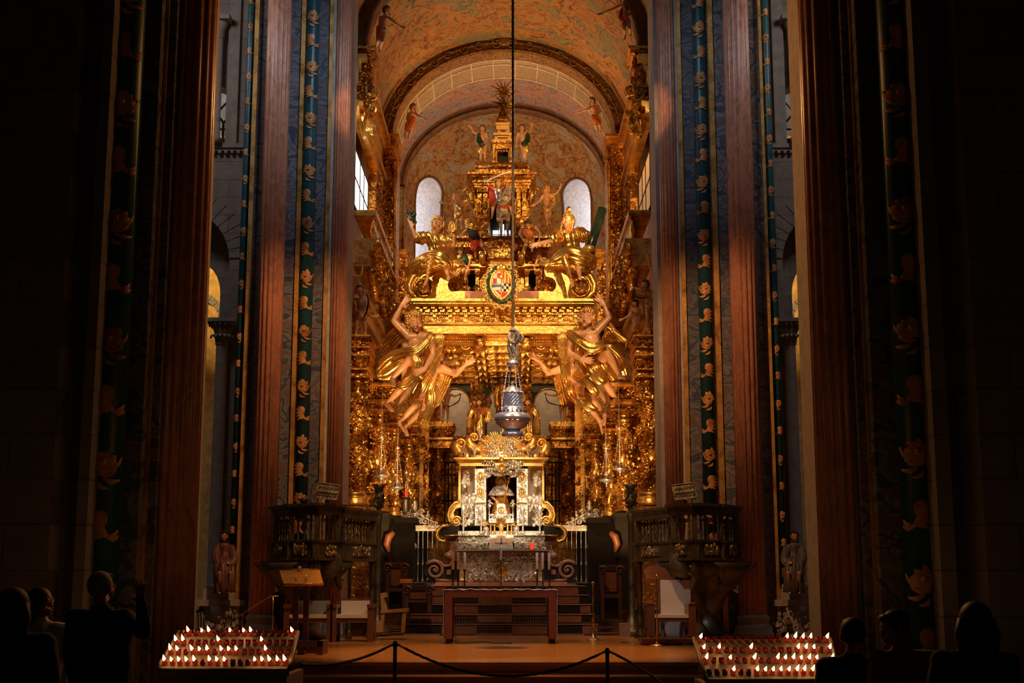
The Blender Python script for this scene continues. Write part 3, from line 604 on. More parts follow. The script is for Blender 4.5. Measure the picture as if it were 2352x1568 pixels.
# ---------------------------------------------------------------- volute brackets on the canopy
for s in (-1, 1):
    q = (lambda p: p) if s < 0 else MX
    side = 'left' if s < 0 else 'right'; Y = 29.95
    P = lambda a, b, y=Y: W(q(a), b, y)
    t = thing('volute_bracket', 'large gilded volute under the %s seated gold figure, resting on the canopy cornice' % side, 'bracket', P(1000, 686))
    out = [P(1068,686), P(1068,668), P(1052,668)]+[P(1052-14*math.cos(a)-10, 654+17*math.sin(a)) for a in [1.2,.6,0,-.6,-1.2]]+[P(1052,634), P(1056,622), P(1056,612), P(1010,612), P(985,624), P(968,645), P(975,686)]
    m = MB(); n = len(out); m.add([p for p in out]+[p+V((0,1.1,0)) for p in out], [tuple(range(n))]+[tuple(range(n,2*n))[::-1]]+[(i,i+n,(i+1)%n+n,(i+1)%n) for i in range(n)]); m.obj('scroll_block', 'gold_bright', t)
    m = MB()
    top = [P(1062,603), P(1035,605), P(1005,609), P(985,614), P(965,624), P(950,637), P(941,655), P(943,672), P(955,683), P(970,686), P(986,681), P(994,667), P(992,652), P(982,643), P(968,642), P(958,649)]
    for dy in (0, .16, .32, .48, .64, .8): m.tube([p+V((0,dy-.08,0)) for p in top], [.075]*8+[.06, .06, .055, .05, .05, .045, .04, .03], 8)
    for dy in (.0,): m.tube([p+V((.06*(-s),-.1,-.06)) for p in top[:9]], .025, 6)
    m.obj('volute', 'gold_bright', t)
    m = MB(); c = P(973, 661, Y-.2); m.lathe(c, [(.02,0),(.2,0),(.22,.03),(.22,.5),(.2,.52),(0,.53)], 26, Matrix.Rotation(-math.pi/2, 3, 'X')); m.tube([c+V((.2*math.cos(a/20*6.283), -.02, .2*math.sin(a/20*6.283))) for a in range(20)], .03, 6, closed=True)
    for k in range(9): a = k*.7; m.leaf(c+V((.05*math.cos(a), -.02, .05*math.sin(a))), (math.cos(a), -.1, math.sin(a)), (0,-1,0), .15, .05, .7)
    m.ell(c+V((0,-.04,0)), .045); m.obj('rosette', 'gold_carved', t)
    m = MB()
    for k in range(26):
        u = k/26*8; a = top[int(u)]; b = top[int(u)+1]; p = a+(b-a)*(u-int(u)); ctr_ = P(990, 668); dd = (ctr_-p).normalized(); m.box(p+dd*.14+V((0,-.1,0)), (.035,.05,.05), 0, 0, Matrix.Rotation(-math.atan2(dd.z, dd.x), 3, 'Y'))
    m.obj('dentil_row', 'gold_bright', t)
    # dark curling bracket behind, inside the notch
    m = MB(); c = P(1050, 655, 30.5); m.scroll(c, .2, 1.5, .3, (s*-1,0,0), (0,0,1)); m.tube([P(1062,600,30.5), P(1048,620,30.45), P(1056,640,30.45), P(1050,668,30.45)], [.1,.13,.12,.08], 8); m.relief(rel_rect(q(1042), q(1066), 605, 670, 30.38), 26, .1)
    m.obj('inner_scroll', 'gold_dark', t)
# ---------------------------------------------------------------- attic and tower on the canopy
tw = thing('altar_tower', 'tiered gilded tower rising on the canopy, with niche, consoles and small lantern', 'tower', W(1153, 688, 31))
m = MB(); m.bp(1046, MX(1046), 668, 688, 30.4, 33.5); m.obj('red_plinth', 'red_marble', tw)
m = MB()
m.bp(1066, 1075, 605, 668, 31.0, 31.4); m.bp(MX(1075), MX(1066), 605, 668, 31.0, 31.4); m.bp(1092, 1100, 622, 668, 31.0, 31.4); m.bp(MX(1100), MX(1092), 622, 668, 31.0, 31.4)
m.bp(1062, MX(1062), 611, 620, 30.9, 31.6); m.bp(1058, MX(1058), 606, 611, 30.8, 31.7); m.bp(1100, MX(1100), 600, 668, 31.1, 31.3)
for a in (1073, 1096, MX(1096), MX(1073)):
    for b in (625, 664): c = W(a, b, 30.95); m.ell(c, (.075, .05, .075)); m.ell(c+V((0,-.06,0)), .025); m.scroll(c+V((0,-.03,0)), .07, 1.2, .25)
m.obj('attic_frame', 'gold_bright', tw)
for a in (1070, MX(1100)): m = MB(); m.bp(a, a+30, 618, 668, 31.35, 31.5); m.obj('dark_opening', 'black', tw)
m = MB(); m.bp(1050, MX(1050), 576, 607, 31.5, 33.5); m.obj('dark_band', 'gold_dark', tw)
m = MB()
for a in (1078, 1098, 1131, MX(1131), MX(1098), MX(1078)):
    c = W(a, 592, 31.45); m.box(c, (.1, .05, .2)); m.scroll(c+V((0,-.03,0)), .08, 1.2, .25)
row(m, 1050, MX(1050), 601, 605, 31.4, 26, .5, .1); m.obj('tracery', 'gold_fine', tw)
for a in (1108, MX(1108)):
    m = MB(); m.bp(a-8, a+8, 577, 583, 30.55, 31.4); m.bp(a-7, a+7, 583, 596, 30.65, 31.4); m.tube([W(a, 583, 30.6)+V((0,-.02,0)), W(a, 590, 30.5), W(a, 599, 30.6), W(a, 606, 30.8)], .075, 8)
    m.bp(a-8, a+8, 607, 613, 30.7, 31.4)
    m.obj('console', 'gold_bright', tw)
m = MB(); m.bp(1040, MX(1040), 561, 567, 31.0, 33.6); m.bp(1046, MX(1046), 567, 576, 31.15, 33.6); m.bp(1040, MX(1040), 546, 561, 31.35, 33.5); m.bp(1036, MX(1036), 541, 546, 31.2, 33.6)
beads(m, W(1048, 571, 31.12), W(MX(1048), 571, 31.12), 34, .035); m.obj('attic_cornice', 'gold_fine', tw)
# second tier with open niche
m = MB()
for a0, a1 in ((1094, 1122), (1184, 1212)):
    m.bp(a0-2, a1+2, 496, 501, 31.4, 33.2); m.bp(a0, a1, 501, 535, 31.5, 33.1); m.bp(a0-3, a1+3, 535, 542, 31.35, 33.2)
m.obj('pedestal', 'gold_carved', tw)
for a0 in (1097, 1110, 1187, 1199):
    m = MB(); m.bp(a0, a0+9, 440, 496, 31.6, 31.9); m.bp(a0+2.5, a0+6.5, 446, 490, 31.56, 31.9); m.bp(a0-1, a0+10, 432, 440, 31.52, 31.9); m.bp(a0-1, a0+10, 492, 496, 31.52, 31.9)
    m.tuft(W(a0+4.5, 437, 31.5), .09, n=5); m.obj('pilaster', 'gold_carved', tw)
m = MB(); m.bp(1088, 1124, 440, 498, 32.0, 33.1); m.bp(1182, 1216, 440, 498, 32.0, 33.1); m.bp(1120, 1186, 420, 432, 32.2, 33.1); m.obj('niche_wall', 'gold_dark', tw)
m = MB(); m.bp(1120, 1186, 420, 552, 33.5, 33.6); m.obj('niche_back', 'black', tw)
m = MB(); 
for a0, a1, b0 in ((1132,1145,529),(1146,1158,515),(1159,1172,529)): m.bp(a0, a1, b0, 549, 33.40, 33.45)
wn = m.obj('bright_window', 'day_glass', tw)
m = MB(); m.bp(1145, 1146.5, 515, 549, 33.34, 33.4); m.bp(1157.5, 1159, 515, 549, 33.34, 33.4); m.bp(1132, 1172, 538, 539, 33.34, 33.4); m.obj('window_bars', 'iron', wn)
m = MB()
m.bp(1072, MX(1074), 395, 399, 31.2, 33.6); m.bp(1076, MX(1078), 399, 405, 31.3, 33.6); m.bp(1084, MX(1086), 405, 418, 31.45, 33.5); m.bp(1088, MX(1088), 418, 424, 31.5, 33.4); m.bp(1090, MX(1090), 424, 432, 31.55, 33.3)
row(m, 1078, MX(1080), 405, 410, 31.38, 30, .5, .1)
for a in (1078, MX(1080)): m.scroll(W(a, 440, 31.5), .13, 1.4, .3, ((-1 if a < 1153 else 1),0,0), (0,0,1)); m.tube([W(a, 430, 31.5), W(a+(5 if a < 1153 else -5), 452, 31.5), W(a+(10 if a < 1153 else -10), 478, 31.5)], [.07,.06,.03], 8)
m.obj('tower_entablature', 'gold_fine', tw)
# third tier
m = MB(); m.tube([W(1097, 381, 31.9), W(MX(1098), 381, 31.9)], [.088]*2, 18)
for i in range(24): p = W(1101+i*4.4, 381, 31.9); m.leaf(p+V((0,-.07,-.03)), (U(-.4,.4), 0, 1), (0,-1,0), .13, .035, .6)
m.lathe(W(1097, 381, 31.9), [(.07,0),(.1,.02),(.1,.05),(.0,.06)], 14, Matrix.Rotation(-math.pi/2, 3, 'Y')); m.lathe(W(MX(1098), 381, 31.9), [(.07,0),(.1,.02),(.1,.05),(.0,.06)], 14, Matrix.Rotation(math.pi/2, 3, 'Y'))
m.obj('gadrooned_bolster', 'gold_carved', tw)
m = MB(); m.bp(1090, MX(1090), 388, 395, 31.6, 33.2); m.bp(1127, 1181, 322, 327, 31.7, 32.8); m.bp(1131, 1177, 327, 341, 31.8, 32.7); m.bp(1129, 1142, 341, 374, 31.9, 32.7); m.bp(1168, 1181, 341, 374, 31.9, 32.7); m.bp(1140, 1170, 334, 345, 31.9, 32.7)
for k in range(4): c = W(1145+k*6.3, 346, 31.87); m.ell(c, (.035,.03,.035))
m.obj('lantern_frame', 'gold_fine', tw)
for a in (1134, 1174):
    m = MB(); c = W(a, 374, 31.75); m.lathe(c, [(.05,0),(.06,.04),(.03,.07),(.055,.16),(.03,.24),(.04,.34),(.06,.37)], 12); m.obj('lantern_baluster', 'gold_bright', tw)
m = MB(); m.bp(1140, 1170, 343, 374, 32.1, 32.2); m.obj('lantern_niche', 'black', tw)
m = MB()
for b0, b1, a0, y in ((318,322,1133,31.8),(309,318,1136,31.9),(305,309,1133,31.8),(297,305,1142,31.95),(286,297,1140,31.9),(281,286,1138,31.85)): m.bp(a0, 2308-a0, b0, b1, y, 32.6)
m.bp(1150, 1160, 295, 297, 31.8, 32); m.bp(1143, 1166, 312, 315, 31.8, 32); m.obj('stepped_top', 'gold_matte', tw)
sp = MB(); c = W(1155.5, 281, 32.2); k = PX(32.2, 281)
sp.lathe(c, [(18*k,0),(18*k,2*k),(14*k,8*k),(9*k,17*k),(6*k,30*k),(4.5*k,42*k),(2.5*k,60*k),(1.2*k,74*k)], 6, sm=False)
for i in range(6):
    a = i*math.pi/3; sp.tube([c+V((r*k*math.cos(a), r*k*math.sin(a), z*k)) for r, z in ((18,2),(14,8),(9,17),(6,30),(4.5,42))], .012, 5)
sp.obj('bell_spire', 'gold_dark', tw)
for yc, rr in ((240, 31), (209, 31)):
    st = MB(); c = W(1157, yc, 32.1)
    for i in range(14):
        a = i*math.pi/7+.1; d = V((math.cos(a), U(-.25,.25), math.sin(a))); L = rr*k*(1 if i % 2 == 0 else .8); st.tube([c, c+d*L], [.035, .006], 6); st.ell(c+d*L, .014, 6, 4)
    st.ell(c, .05); st.obj('star', 'gold_dark', tw)
# ---------------------------------------------------------------- coat of arms with wreath, collar and crown
sh = thing('coat_of_arms', 'painted quartered shield in a green wreath, crowned, at the canopy centre', 'shield', W(1151, 690, 29.6))
k = PX(29.6, 650); c = W(1151, 652, 29.55); out = []
for i in range(40):
    a = 2*math.pi*i/40; x = 24*math.sin(a); z = 33*math.cos(a)
    if z < 0: x *= (1-(z/33)**2*.15)
    out.append((x*k, z*k))
m = MB(); n = len(out); 
for i in range(6):
    r0 = i/6; r1 = (i+1)/6
    vs = [V((x*r, -.09*(1-r*r), z*r)) for r in (r0, r1) for x, z in out]; m.add([c+p for p in vs], [(j, (j+1)%n, (j+1)%n+n, j+n) for j in range(n)], True)
o = m.obj('painted_field', 'arms', None, c); o.parent = sh; o.location = c-V(sh['_b'])
m = MB(); m.tube([c+V((x*1.02, .0, z*1.02)) for x, z in out], .03, 8, closed=True)
for dx, z, r in ((-.06, .36, .06), (.06, .36, .06), (0, .4, .05)): m.ell(c+V((dx, -.03, z)), (r, .05, r*1.3))
m.scroll(c+V((-.19, -.02, .25)), .08, 1.3, .3); m.scroll(c+V((.19, -.02, .25)), .08, 1.3, .3, dirn=-1); m.tube([c+V((0,-.1,.30)), c+V((0,-.1,-.36))], .008, 5); m.tube([c+V((-.22,-.08,.0)), c+V((.22,-.08,.0))], .008, 5)
m.ell(c+V((0,-.1,.14)), (.045,.02,.055)); m.obj('shield_rim', 'gold_bright', sh)
m = MB()
for i in range(90):
    a = 2*math.pi*i/90; p = c+V((31*k*math.sin(a), U(-.03,.02), 41*k*math.cos(a))); tdir = V((math.cos(a), U(-.5,.1), -math.sin(a)+U(-.4,.4)))*(1 if math.sin(a) < 0 else -1); m.leaf(p, tdir, (math.sin(a)*.3, -1, 0), .1, .03, .6)
m.tube([c+V((31*k*math.sin(i*.2094), .03, 41*k*math.cos(i*.2094))) for i in range(30)], .035, 6, closed=True); m.obj('laurel_wreath', 'wreath', sh)
m = MB(); mb2 = MB()
for i in range(26):
    a = math.pi*.16+2*math.pi*.84*i/25; p = c+V((39*k*math.sin(a), -.02, 50*k*math.cos(a)-.04)); d1 = V((math.cos(a),0,-math.sin(a))); d2 = V((math.sin(a),0,math.cos(a)))
    if i % 2 == 0: m.tube([p+(d1*math.cos(q*.785)+d2*math.sin(q*.785))*.052 for q in range(8)], .017, 6, closed=True); m.ell(p, .016, 6, 4)
    else: mb2.box(p, (.05, .04, .05), 0, 0, Matrix.Rotation(a, 3, 'Y'))
m.obj('collar_link', 'gold_bright', sh); mb2.obj('collar_bead', 'rope_tan', sh)
m = MB()
for i in range(40): a = U(0, 6.28); m.ell(c+V((43*k*math.sin(a), .06, 46*k*math.cos(a))), .03, 6, 4)
m.obj('berries', 'orange_cloth', sh)
cr = MB(); c2 = W(1150, 598, 29.9); prof = [(.26,0),(.30,.05),(.27,.08),(.30,.16),(.36,.30)]; cr.lathe(c2, prof, 20, sy=.5); cr.lathe(c2+V((0,0,.02)), [(.30,0),(.31,.02),(.30,.05)], 20, sy=.52)
for i in range(8):
    a = i*math.pi/4+.2; p = c2+V((.36*math.cos(a), .18*math.sin(a), .28)); cr.tuft(p, .12, (math.cos(a), math.sin(a)-.2, 0), n=3)
    cr.tube([p, p+V((-.02*math.cos(a), 0, .1)), c2+V((.18*math.cos(a), .1*math.sin(a), .44)), c2+V((0,0,.42))], .022, 6)
cr.ell(c2+V((0,0,.46)), .05); cr.obj('crown', 'gold_fine', sh)
# ---------------------------------------------------------------- twisted columns of the side altarpieces
def twisted(px, pyb, pyt, Y, rpx, label, dense, ped=None, mat='gold_leafy', turns=3.2, group=None):
    b = W(px, pyb, Y); t_ = W(px, pyt, Y); H = t_.z-b.z; r = rpx*PX(Y); ph = U(0, 6)
    o = thing('twisted_column', label, 'column', b, group)
    def ctr(z): a = turns*6.283*z/H+ph; return V((b.x+r*.26*math.cos(a), Y+r*.26*math.sin(a), b.z+z))
    z0, z1 = H*.1, H*.86; m = MB(); N = 50
    m.tube([ctr(z0+(z1-z0)*i/N) for i in range(N+1)], [r*(.78+.07*math.sin(i*.5)) for i in range(N+1)], 18); m.obj('twisted_shaft', mat, o)
    m = MB()
    for _ in range(int(dense)):
        z = U(z0, z1); a = U(math.pi*.9, math.pi*2.1); nr = V((math.cos(a), math.sin(a), U(-.2,.3))); p = ctr(z)+V((math.cos(a), math.sin(a), 0))*r*.76; q = R()
        if q < .5: m.leaf(p, V((-math.sin(a), math.cos(a), U(-1,1))), nr, r*U(.45,.9), r*U(.14,.26), U(.5,1.1))
        elif q < .66:
            for _k in range(9): m.ell(p+nr*r*.12+V((U(-1,1), U(-.5,.5), U(-1.6,1)))*r*.13, r*.075, 6, 4)
        elif q < .85: m.ell(p, (r*.2, r*.2, r*.24), 8, 5)
        else: m.scroll(p+nr*r*.1, r*.26, 1.1, .3, V((-math.sin(a), math.cos(a), 0)), (0,0,1), n=6)
    N = 40; m.tube([ctr(z0+(z1-z0)*i/N)+V((math.cos(i*.55+ph), math.sin(i*.55+ph), 0))*r*.8 for i in range(N+1)], r*.09, 6); m.obj('vine_relief', mat, o)
    m = MB(); m.lathe(b, [(r*1.25,0),(r*1.25,H*.02),(r*1.12,H*.025),(r*1.2,H*.045),(r*.98,H*.06),(r*.9,H*.07),(r*1.02,H*.085),(r*.85,H*.105)], 24); m.obj('column_base', 'gold', o)
    m = MB(); ct = V((b.x, Y, b.z+H*.86)); m.lathe(ct, [(r*.8,0),(r*.92,H*.012),(r*.8,H*.025),(r*.85,H*.08),(r*1.1,H*.125)], 20)
    for rw in range(2):
        for q in range(9):
            a = math.pi*.85+math.pi*1.3*q/8; nr = V((math.cos(a), math.sin(a), 0)); m.leaf(ct+nr*r*.84+V((0,0,H*(.02+.045*rw))), (0,0,1), nr, H*.06, r*.2, 1.1)
    for sg in (-1, 1):
        for f in (-.6, -1): m.scroll(ct+V((sg*r*.95, f*r*.85, H*.105)), r*.3, 1.3, .32, (sg,0,0), (0,0,1))
    m.box(ct+V((0,0,H*.135)), (r*2.5, r*2.5, H*.02)); m.obj('carved_capital', 'gold_leafy', o)
    return o
POS = (('nearest the piers', 28.6), ('second', 31.0), ('third', 33.4), ('innermost', 37.4))
for s in (-1, 1):
    q = (lambda p: p) if s < 0 else MX; side = 'left' if s < 0 else 'right'
    twisted(q(814), 1160, 868, 28.6, 27, 'massive gilded twisted column with vines and grapes beside the %s pier' % side, 420)
    twisted(q(869), 1176, 944, 31.0, 20, 'gilded twisted column second from the %s pier, behind the hanging silver lamps' % side, 300)
    twisted(q(903), 1186, 985, 32.4, 15, 'slim gilded twisted column third from the %s pier' % side, 220)
    twisted(q(937), 1190, 1012, 34.0, 15, 'gilded twisted column with gold volute capital above the %s silver railing' % side, 220)
    twisted(q(1004), 1200, 1030, 37.2, 13, 'dim gilded twisted column nearest the silver shrine on the %s' % side, 160, mat='gold_carved')
    # entablature blocks, each carried by its column(s)
    def ent(pa, pb, pt, pbm, Y0, Y1, lab, n=6):
        a, b = sorted((q(pa), q(pb))); h = pbm-pt
        t = thing('carved_entablature', lab, 'entablature', W((a+b)/2, pbm, Y0))
        m = MB(); m.bp(a-3, b+3, pt, pt+h*.08, Y0-.14, Y1); m.bp(a-1, b+1, pt+h*.08, pt+h*.17, Y0-.08, Y1); m.bp(a, b, pt+h*.6, pt+h*.68, Y0-.07, Y1); m.obj('cornice', 'gold', t)
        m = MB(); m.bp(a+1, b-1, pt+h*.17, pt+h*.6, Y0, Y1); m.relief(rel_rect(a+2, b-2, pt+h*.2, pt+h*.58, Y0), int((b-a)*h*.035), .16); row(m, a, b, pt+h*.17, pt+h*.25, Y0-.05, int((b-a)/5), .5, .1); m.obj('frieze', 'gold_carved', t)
        m = MB(); m.bp(a+2, b-2, pt+h*.68, pt+h*.97, Y0+.02, Y1); m.bp(a+1, b-1, pt+h*.94, pbm, Y0-.04, Y1); beads(m, W(a, pt+h*.72, Y0-.02), W(b, pt+h*.72, Y0-.02), int((b-a)/3), .02); m.obj('architrave', 'gold_carved', t); return t
    ent(770, 848, 768, 812, 28.3, 29.6, 'upper gilded cornice block under the winged figures beside the %s pier' % side)
    ent(770, 844, 812, 866, 28.3, 29.4, 'gilded entablature resting on the massive %s column' % side)
    ent(846, 905, 878, 942, 30.4, 31.8, 'gilded entablature above the second %s column' % side)
    ent(884, 925, 948, 984, 32.2, 33.2, 'small gilded entablature above the third %s column' % side)
    ent(918, 960, 974, 1010, 33.6, 34.8, 'gilded entablature below the feet of the %s angels' % side)
    ent(958, 1040, 968, 1028, 36.4, 38.0, 'low gilded entablature behind the %s angels, near the bow-bearing putto' % side)
    # wall panels with carved foliage between and behind columns
    t = thing('side_altarpiece', 'dark carved gilt wall panelling behind the %s twisted columns' % side, 'panel', W(q(900), 1200, 34.5))
    for (a, b), r in (((835,890),(870,1210,32.3,32.5)),((880,985),(900,1215,34.9,35.0)),((985,1052),(1020,1330,38.4,38.5))):
        m = MB(); a, b = sorted((q(a), q(b))); m.bp(a, b, *r); m.obj('panel_board', 'gold_dark', t)
    m = MB(); a, b = sorted((q(836), q(888))); m.relief(rel_rect(a, b, 880, 1180, 32.28), 260, .18); m.obj('carved_foliage', 'gold_carved', t)
    m = MB(); a, b = sorted((q(920), q(985))); m.relief(rel_rect(a, b, 1010, 1200, 34.86), 160, .16); m.obj('carved_foliage', 'gold_carved', t)
    m = MB(); a, b = sorted((q(963), q(972))); m.bp(a, b, 1030, 1195, 34.8, 34.9); m.obj('gilt_pilaster', 'gold', t)
    m = MB(); a, b = sorted((q(838), q(844))); m.bp(a, b, 880, 1150, 32.1, 32.3); m.obj('gilt_pilaster', 'gold', t)
    # pedestal under the columns
    t = thing('retable_pedestal', 'dark stone and gilt pedestal under the %s twisted columns, behind the pulpit' % side, 'pedestal', W(q(860), 1400, 30))
    m = MB(); a, b = sorted((q(778), q(853))); m.bp(a, b, 1162, 1172, 28.1, 29.6); m.bp(a+2, b-2, 1172, 1400, 28.3, 29.5); m.obj('upper_block', 'gold_dark', t)
    m = MB(); a, b = sorted((q(840), q(893))); m.bp(a, b, 1177, 1186, 30.4, 31.9); m.bp(a+2, b-2, 1186, 1400, 30.6, 31.8); a, b = sorted((q(885), q(955))); m.bp(a, b, 1188, 1200, 32.0, 34.6); m.bp(a+2, b-6, 1200, 1380, 32.4, 34.6); m.obj('middle_block', 'dark_slab', t)
    m = MB(); P, rr = crsm0([W(q(a), b_, 30.35) for a, b_ in ((905,1222),(893,1232),(888,1250),(893,1268))], [.05,.09,.08,.03]); m.tube(P, rr, 8); m.obj('inlaid_scroll', 'orange_stone', t)
    # pilaster carrying the big arch
    t = thing('arch_pilaster', 'tall gilded carved pilaster carrying the painted arch on the %s' % side, 'pilaster', W(q(888), 700, 34.5))
    a, b = sorted((q(864), q(910))); m = MB(); m.bp(a, b, 362, 700, 34.3, 35.2); m.obj('pilaster_shaft', 'gold_carved', t)
    m = MB(); 
    for p in (a+1, a+6, b-6, b-1): m.bp(p-1, p+1, 368, 690, 34.22, 34.4)
    for p in (a+3.5, b-3.5): beads(m, W(p, 370, 34.2), W(p, 688, 34.2), 62, .045)
    for i in range(17): m.tuft(W((a+b)/2, 392+i*16, 34.25), .2, n=3); m.ell(W((a+b)/2+U(-6,6), 384+i*16, 34.22), .06, 7, 5)
    m.relief(rel_rect(a+8, b-8, 370, 560, 34.26), 150, .13); m.obj('pendant_relief', 'gold_leafy', t)
    m = MB()
    for p0, p1, d, y in ((306,312,-6,33.95),(312,320,-3,34.05),(320,334,0,34.2),(334,340,-4,34.0),(340,360,1,34.2),(360,364,-3,34.1)): m.bp(a+d, b-d, p0, p1, y, 35.2)
    m.relief(rel_rect(a, b, 341, 359, 34.18), 40, .13); m.obj('pilaster_capital', 'gold', t)
    m = MB(); m.bp(a-4, b+4, 694, 708, 34.0, 35.2); m.bp(a-2, b+2, 708, 756, 34.15, 35.2); m.bp(a-5, b+5, 756, 765, 33.9, 35.2); m.bp(a+6, b-6, 715, 750, 34.08, 34.3); m.obj('pilaster_pedestal', 'gold_matte', t)
    # inner dark pilaster behind, toward the apse
    a, b = sorted((q(908), q(934))); t = thing('apse_pilaster', 'shadowed carved pilaster beside the %s apse window foot' % side, 'pilaster', W(q(920), 700, 37))
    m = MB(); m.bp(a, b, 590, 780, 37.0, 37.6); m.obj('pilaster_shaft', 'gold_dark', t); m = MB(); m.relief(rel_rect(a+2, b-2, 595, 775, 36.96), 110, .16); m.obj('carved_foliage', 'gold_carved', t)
    m = MB(); m.bp(a-3, b+2, 575, 590, 36.8, 37.7); m.bp(a-5, b+4, 572, 577, 36.7, 37.7); m.obj('pilaster_cornice', 'gold_dark', t)
    # side gallery: cornice, balcony, bright window
    xw = CX+s*3.3; t = thing('side_gallery', 'gilded tribune gallery on the %s chancel wall with receding cornice and balcony' % side, 'gallery', (xw, 31, 8.8))
    def sb(m, d, Y0, Y1, z0, z1): m.bx(xw, xw-s*d, Y0, Y1, z0, z1)
    m = MB(); sb(m, .22, 28.1, 34.2, 12.55, 12.75); sb(m, .34, 28.1, 34.2, 12.75, 12.9); sb(m, .16, 28.1, 34.2, 12.2, 12.55); sb(m, .28, 28.1, 34.2, 11.7, 11.82); sb(m, .2, 28.1, 34.2, 11.55, 11.7); m.obj('wall_cornice', 'gold', t)
    m = MB(); sb(m, .5, 29.2, 33.6, 8.75, 8.95); sb(m, .6, 29.2, 33.7, 8.95, 9.03); sb(m, .35, 29.2, 33.4, 8.4, 8.75); sb(m, .5, 29.2, 33.6, 9.55, 9.68)
    for i in range(26):
        Y = 29.3+i*.165; m.lathe((xw-s*.42, Y, 9.03), [(.05,0),(.03,.06),(.06,.18),(.03,.34),(.05,.5)], 8)
    m.obj('balcony', 'gold_leafy', t)
    m = MB(); m.relief(lambda: (V((xw-s*.5, U(29.2, 33.5), U(8.35, 8.9))), (-s, -.4, -.2)), 160, .2); m.obj('balcony_relief', 'gold_leafy', t)
    m = MB(); sb(m, .03, 29.0, 31.6, 9.75, 11.0); wn = m.obj('bright_window', 'amber_win' if s > 0 else 'day_glass2', t)
    m = MB()
    for Y in (28.9, 29.9, 30.7, 31.65): sb(m, .042, Y, Y+.09, 9.7, 11.05)
    for z in (9.7, 10.35, 10.98): sb(m, .042, 28.9, 31.7, z, z+.05)
    m.obj('window_frame', 'iron', wn)
    for Y in (32.0, 33.3):
        m = MB(); sb(m, .2, Y, Y+.3, 9.0, 11.55); m.relief(lambda: (V((xw-s*.22, Y+U(0,.3), U(9.1, 11.5))), (-s, -.5, 0)), 60, .12); m.obj('gallery_pilaster', 'gold_carved', t)
    # lower wall: second cornice and drape of carved fruit
    m = MB(); sb(m, .3, 29.6, 34.2, 7.7, 7.85); sb(m, .2, 29.6, 34.2, 7.4, 7.7); m.obj('lower_cornice', 'gold', t)
    m = MB()
    for i in range(60):
        u = i/59; p = V((xw-s*(.4), 29.4+4.2*u, 8.3-.3*math.sin(math.pi*2*u)**2)); m.ell(p, .1+.05*R(), 7, 5); m.leaf(p, (-s, U(-1,1), U(-1,1)), (-s,-.6,0), .22, .07)
    m.obj('fruit_swag', 'gold_leafy', t)
    m = MB(); m.relief(lambda: (V((xw+s*.46, U(28.3, 34), U(4, 8.3))), (-s, -.3, 0)), 420, .24); m.obj('wall_relief', 'gold_carved', t)
    # capital of the front arch, dark rib above
    t = thing('arch_corbel', 'dark gilded carved corbel under the springing of the front arch, %s' % side, 'corbel', W(q(832), 190, 28.6))
    a, b = sorted((q(800), q(862))); m = MB()
    for p0, p1, d, y in ((104,110,0,28.2),(110,120,3,28.3),(120,150,10,28.5),(150,158,7,28.4),(158,200,14,28.6),(200,206,10,28.5)):
        a, b = sorted((q(795), q(862-d))); m.bp(a, b, p0, p1, y, 29.3)
    m.relief(rel_rect(min(q(806), q(850)), max(q(806), q(850)), 112, 250, 28.4), 160, .2); m.obj('corbel_block', 'gold_carved', t)
m = MB(); ring(m, 28.3, 28.9, 3.3, 2.75, 3.02, 2.5); m.tube([(CX+3.02*math.cos(math.pi*(1-i/50)), 28.3, ZS+2.5*math.sin(math.pi*i/50)) for i in range(51)], .05, 6); struct(m.obj('trim_front_arch', 'brown_rib'), 'dark front arch rib of the chancel vault')
# ---------------------------------------------------------------- back retable behind the shrine
t = thing('back_retable', 'gilded back screen of the altarpiece with three arched openings behind the shrine', 'altarpiece', W(1153, 1200, 38.6))
m = MB(); Y = 38.3
m.bp(985, MX(985), 858, 880, Y, Y+.6); m.bp(980, MX(980), 852, 858, Y-.2, Y+.6)
for a0 in (985, 1080, 1195, 1295): m.bp(a0, a0+26, 880, 1000, Y, Y+.5)
m.obj('screen_frame', 'gold_carved', t)
m = MB(); row(m, 990, MX(990), 866, 874, Y-.05, 40, .5, .1)
for a0 in (998, 1093, 1208, 1308): m.bp(a0-7, a0+7, 886, 996, Y-.1, Y); m.relief(rel_rect(a0-6, a0+6, 888, 990, Y-.12), 36, .13); m.tuft(W(a0, 884, Y-.15), .22)
m.obj('screen_pilaster', 'gold', t)
m = MB()
for c0 in (1045, 1153, 1261):
    cz = W(c0, 925, Y+.05); r = 34*PX(Y); m2 = []
    archwall(m, W(c0-46, 900, Y).x, W(c0+46, 900, Y).x, ZZ(1000, Y), ZZ(878, Y), cz.x, r, cz.z, Y+.15, .3)
m.obj('arch_panel', 'turq_dark', t)
m = MB()
for c0 in (1045, 1153, 1261):
    cz = W(c0, 925, Y+.05); r = 34*PX(Y); m.tube([(cz.x+r*math.cos(math.pi*i/16), Y+.1, cz.z+r*math.sin(math.pi*i/16)) for i in range(17)], .028, 6)
m.obj('arch_moulding', 'gold', t)
m = MB(); m.bp(985, MX(985), 870, 1010, 39.6, 39.8); struct(m.obj('wall_ambulatory_back', 'column_stone'), 'pale wall of the ambulatory seen through the arches')
m = MB(); m.bp(980, MX(980), 1000, 1008, 37.9, 39.3); m.bp(985, MX(985), 1008, 1016, 38.1, 39.3); m.obj('screen_sill', 'gold_carved', t)
area((CX-1.9, 38.75, 8.6), (CX-1.4, 39.6, 7.2), 90, WARM2, .6, .3); area((CX+1.9, 38.75, 8.6), (CX+1.4, 39.6, 7.2), 60, WARM2, .6, .3)
MDEF['book_page'] = plain((.7,.62,.45), .7)
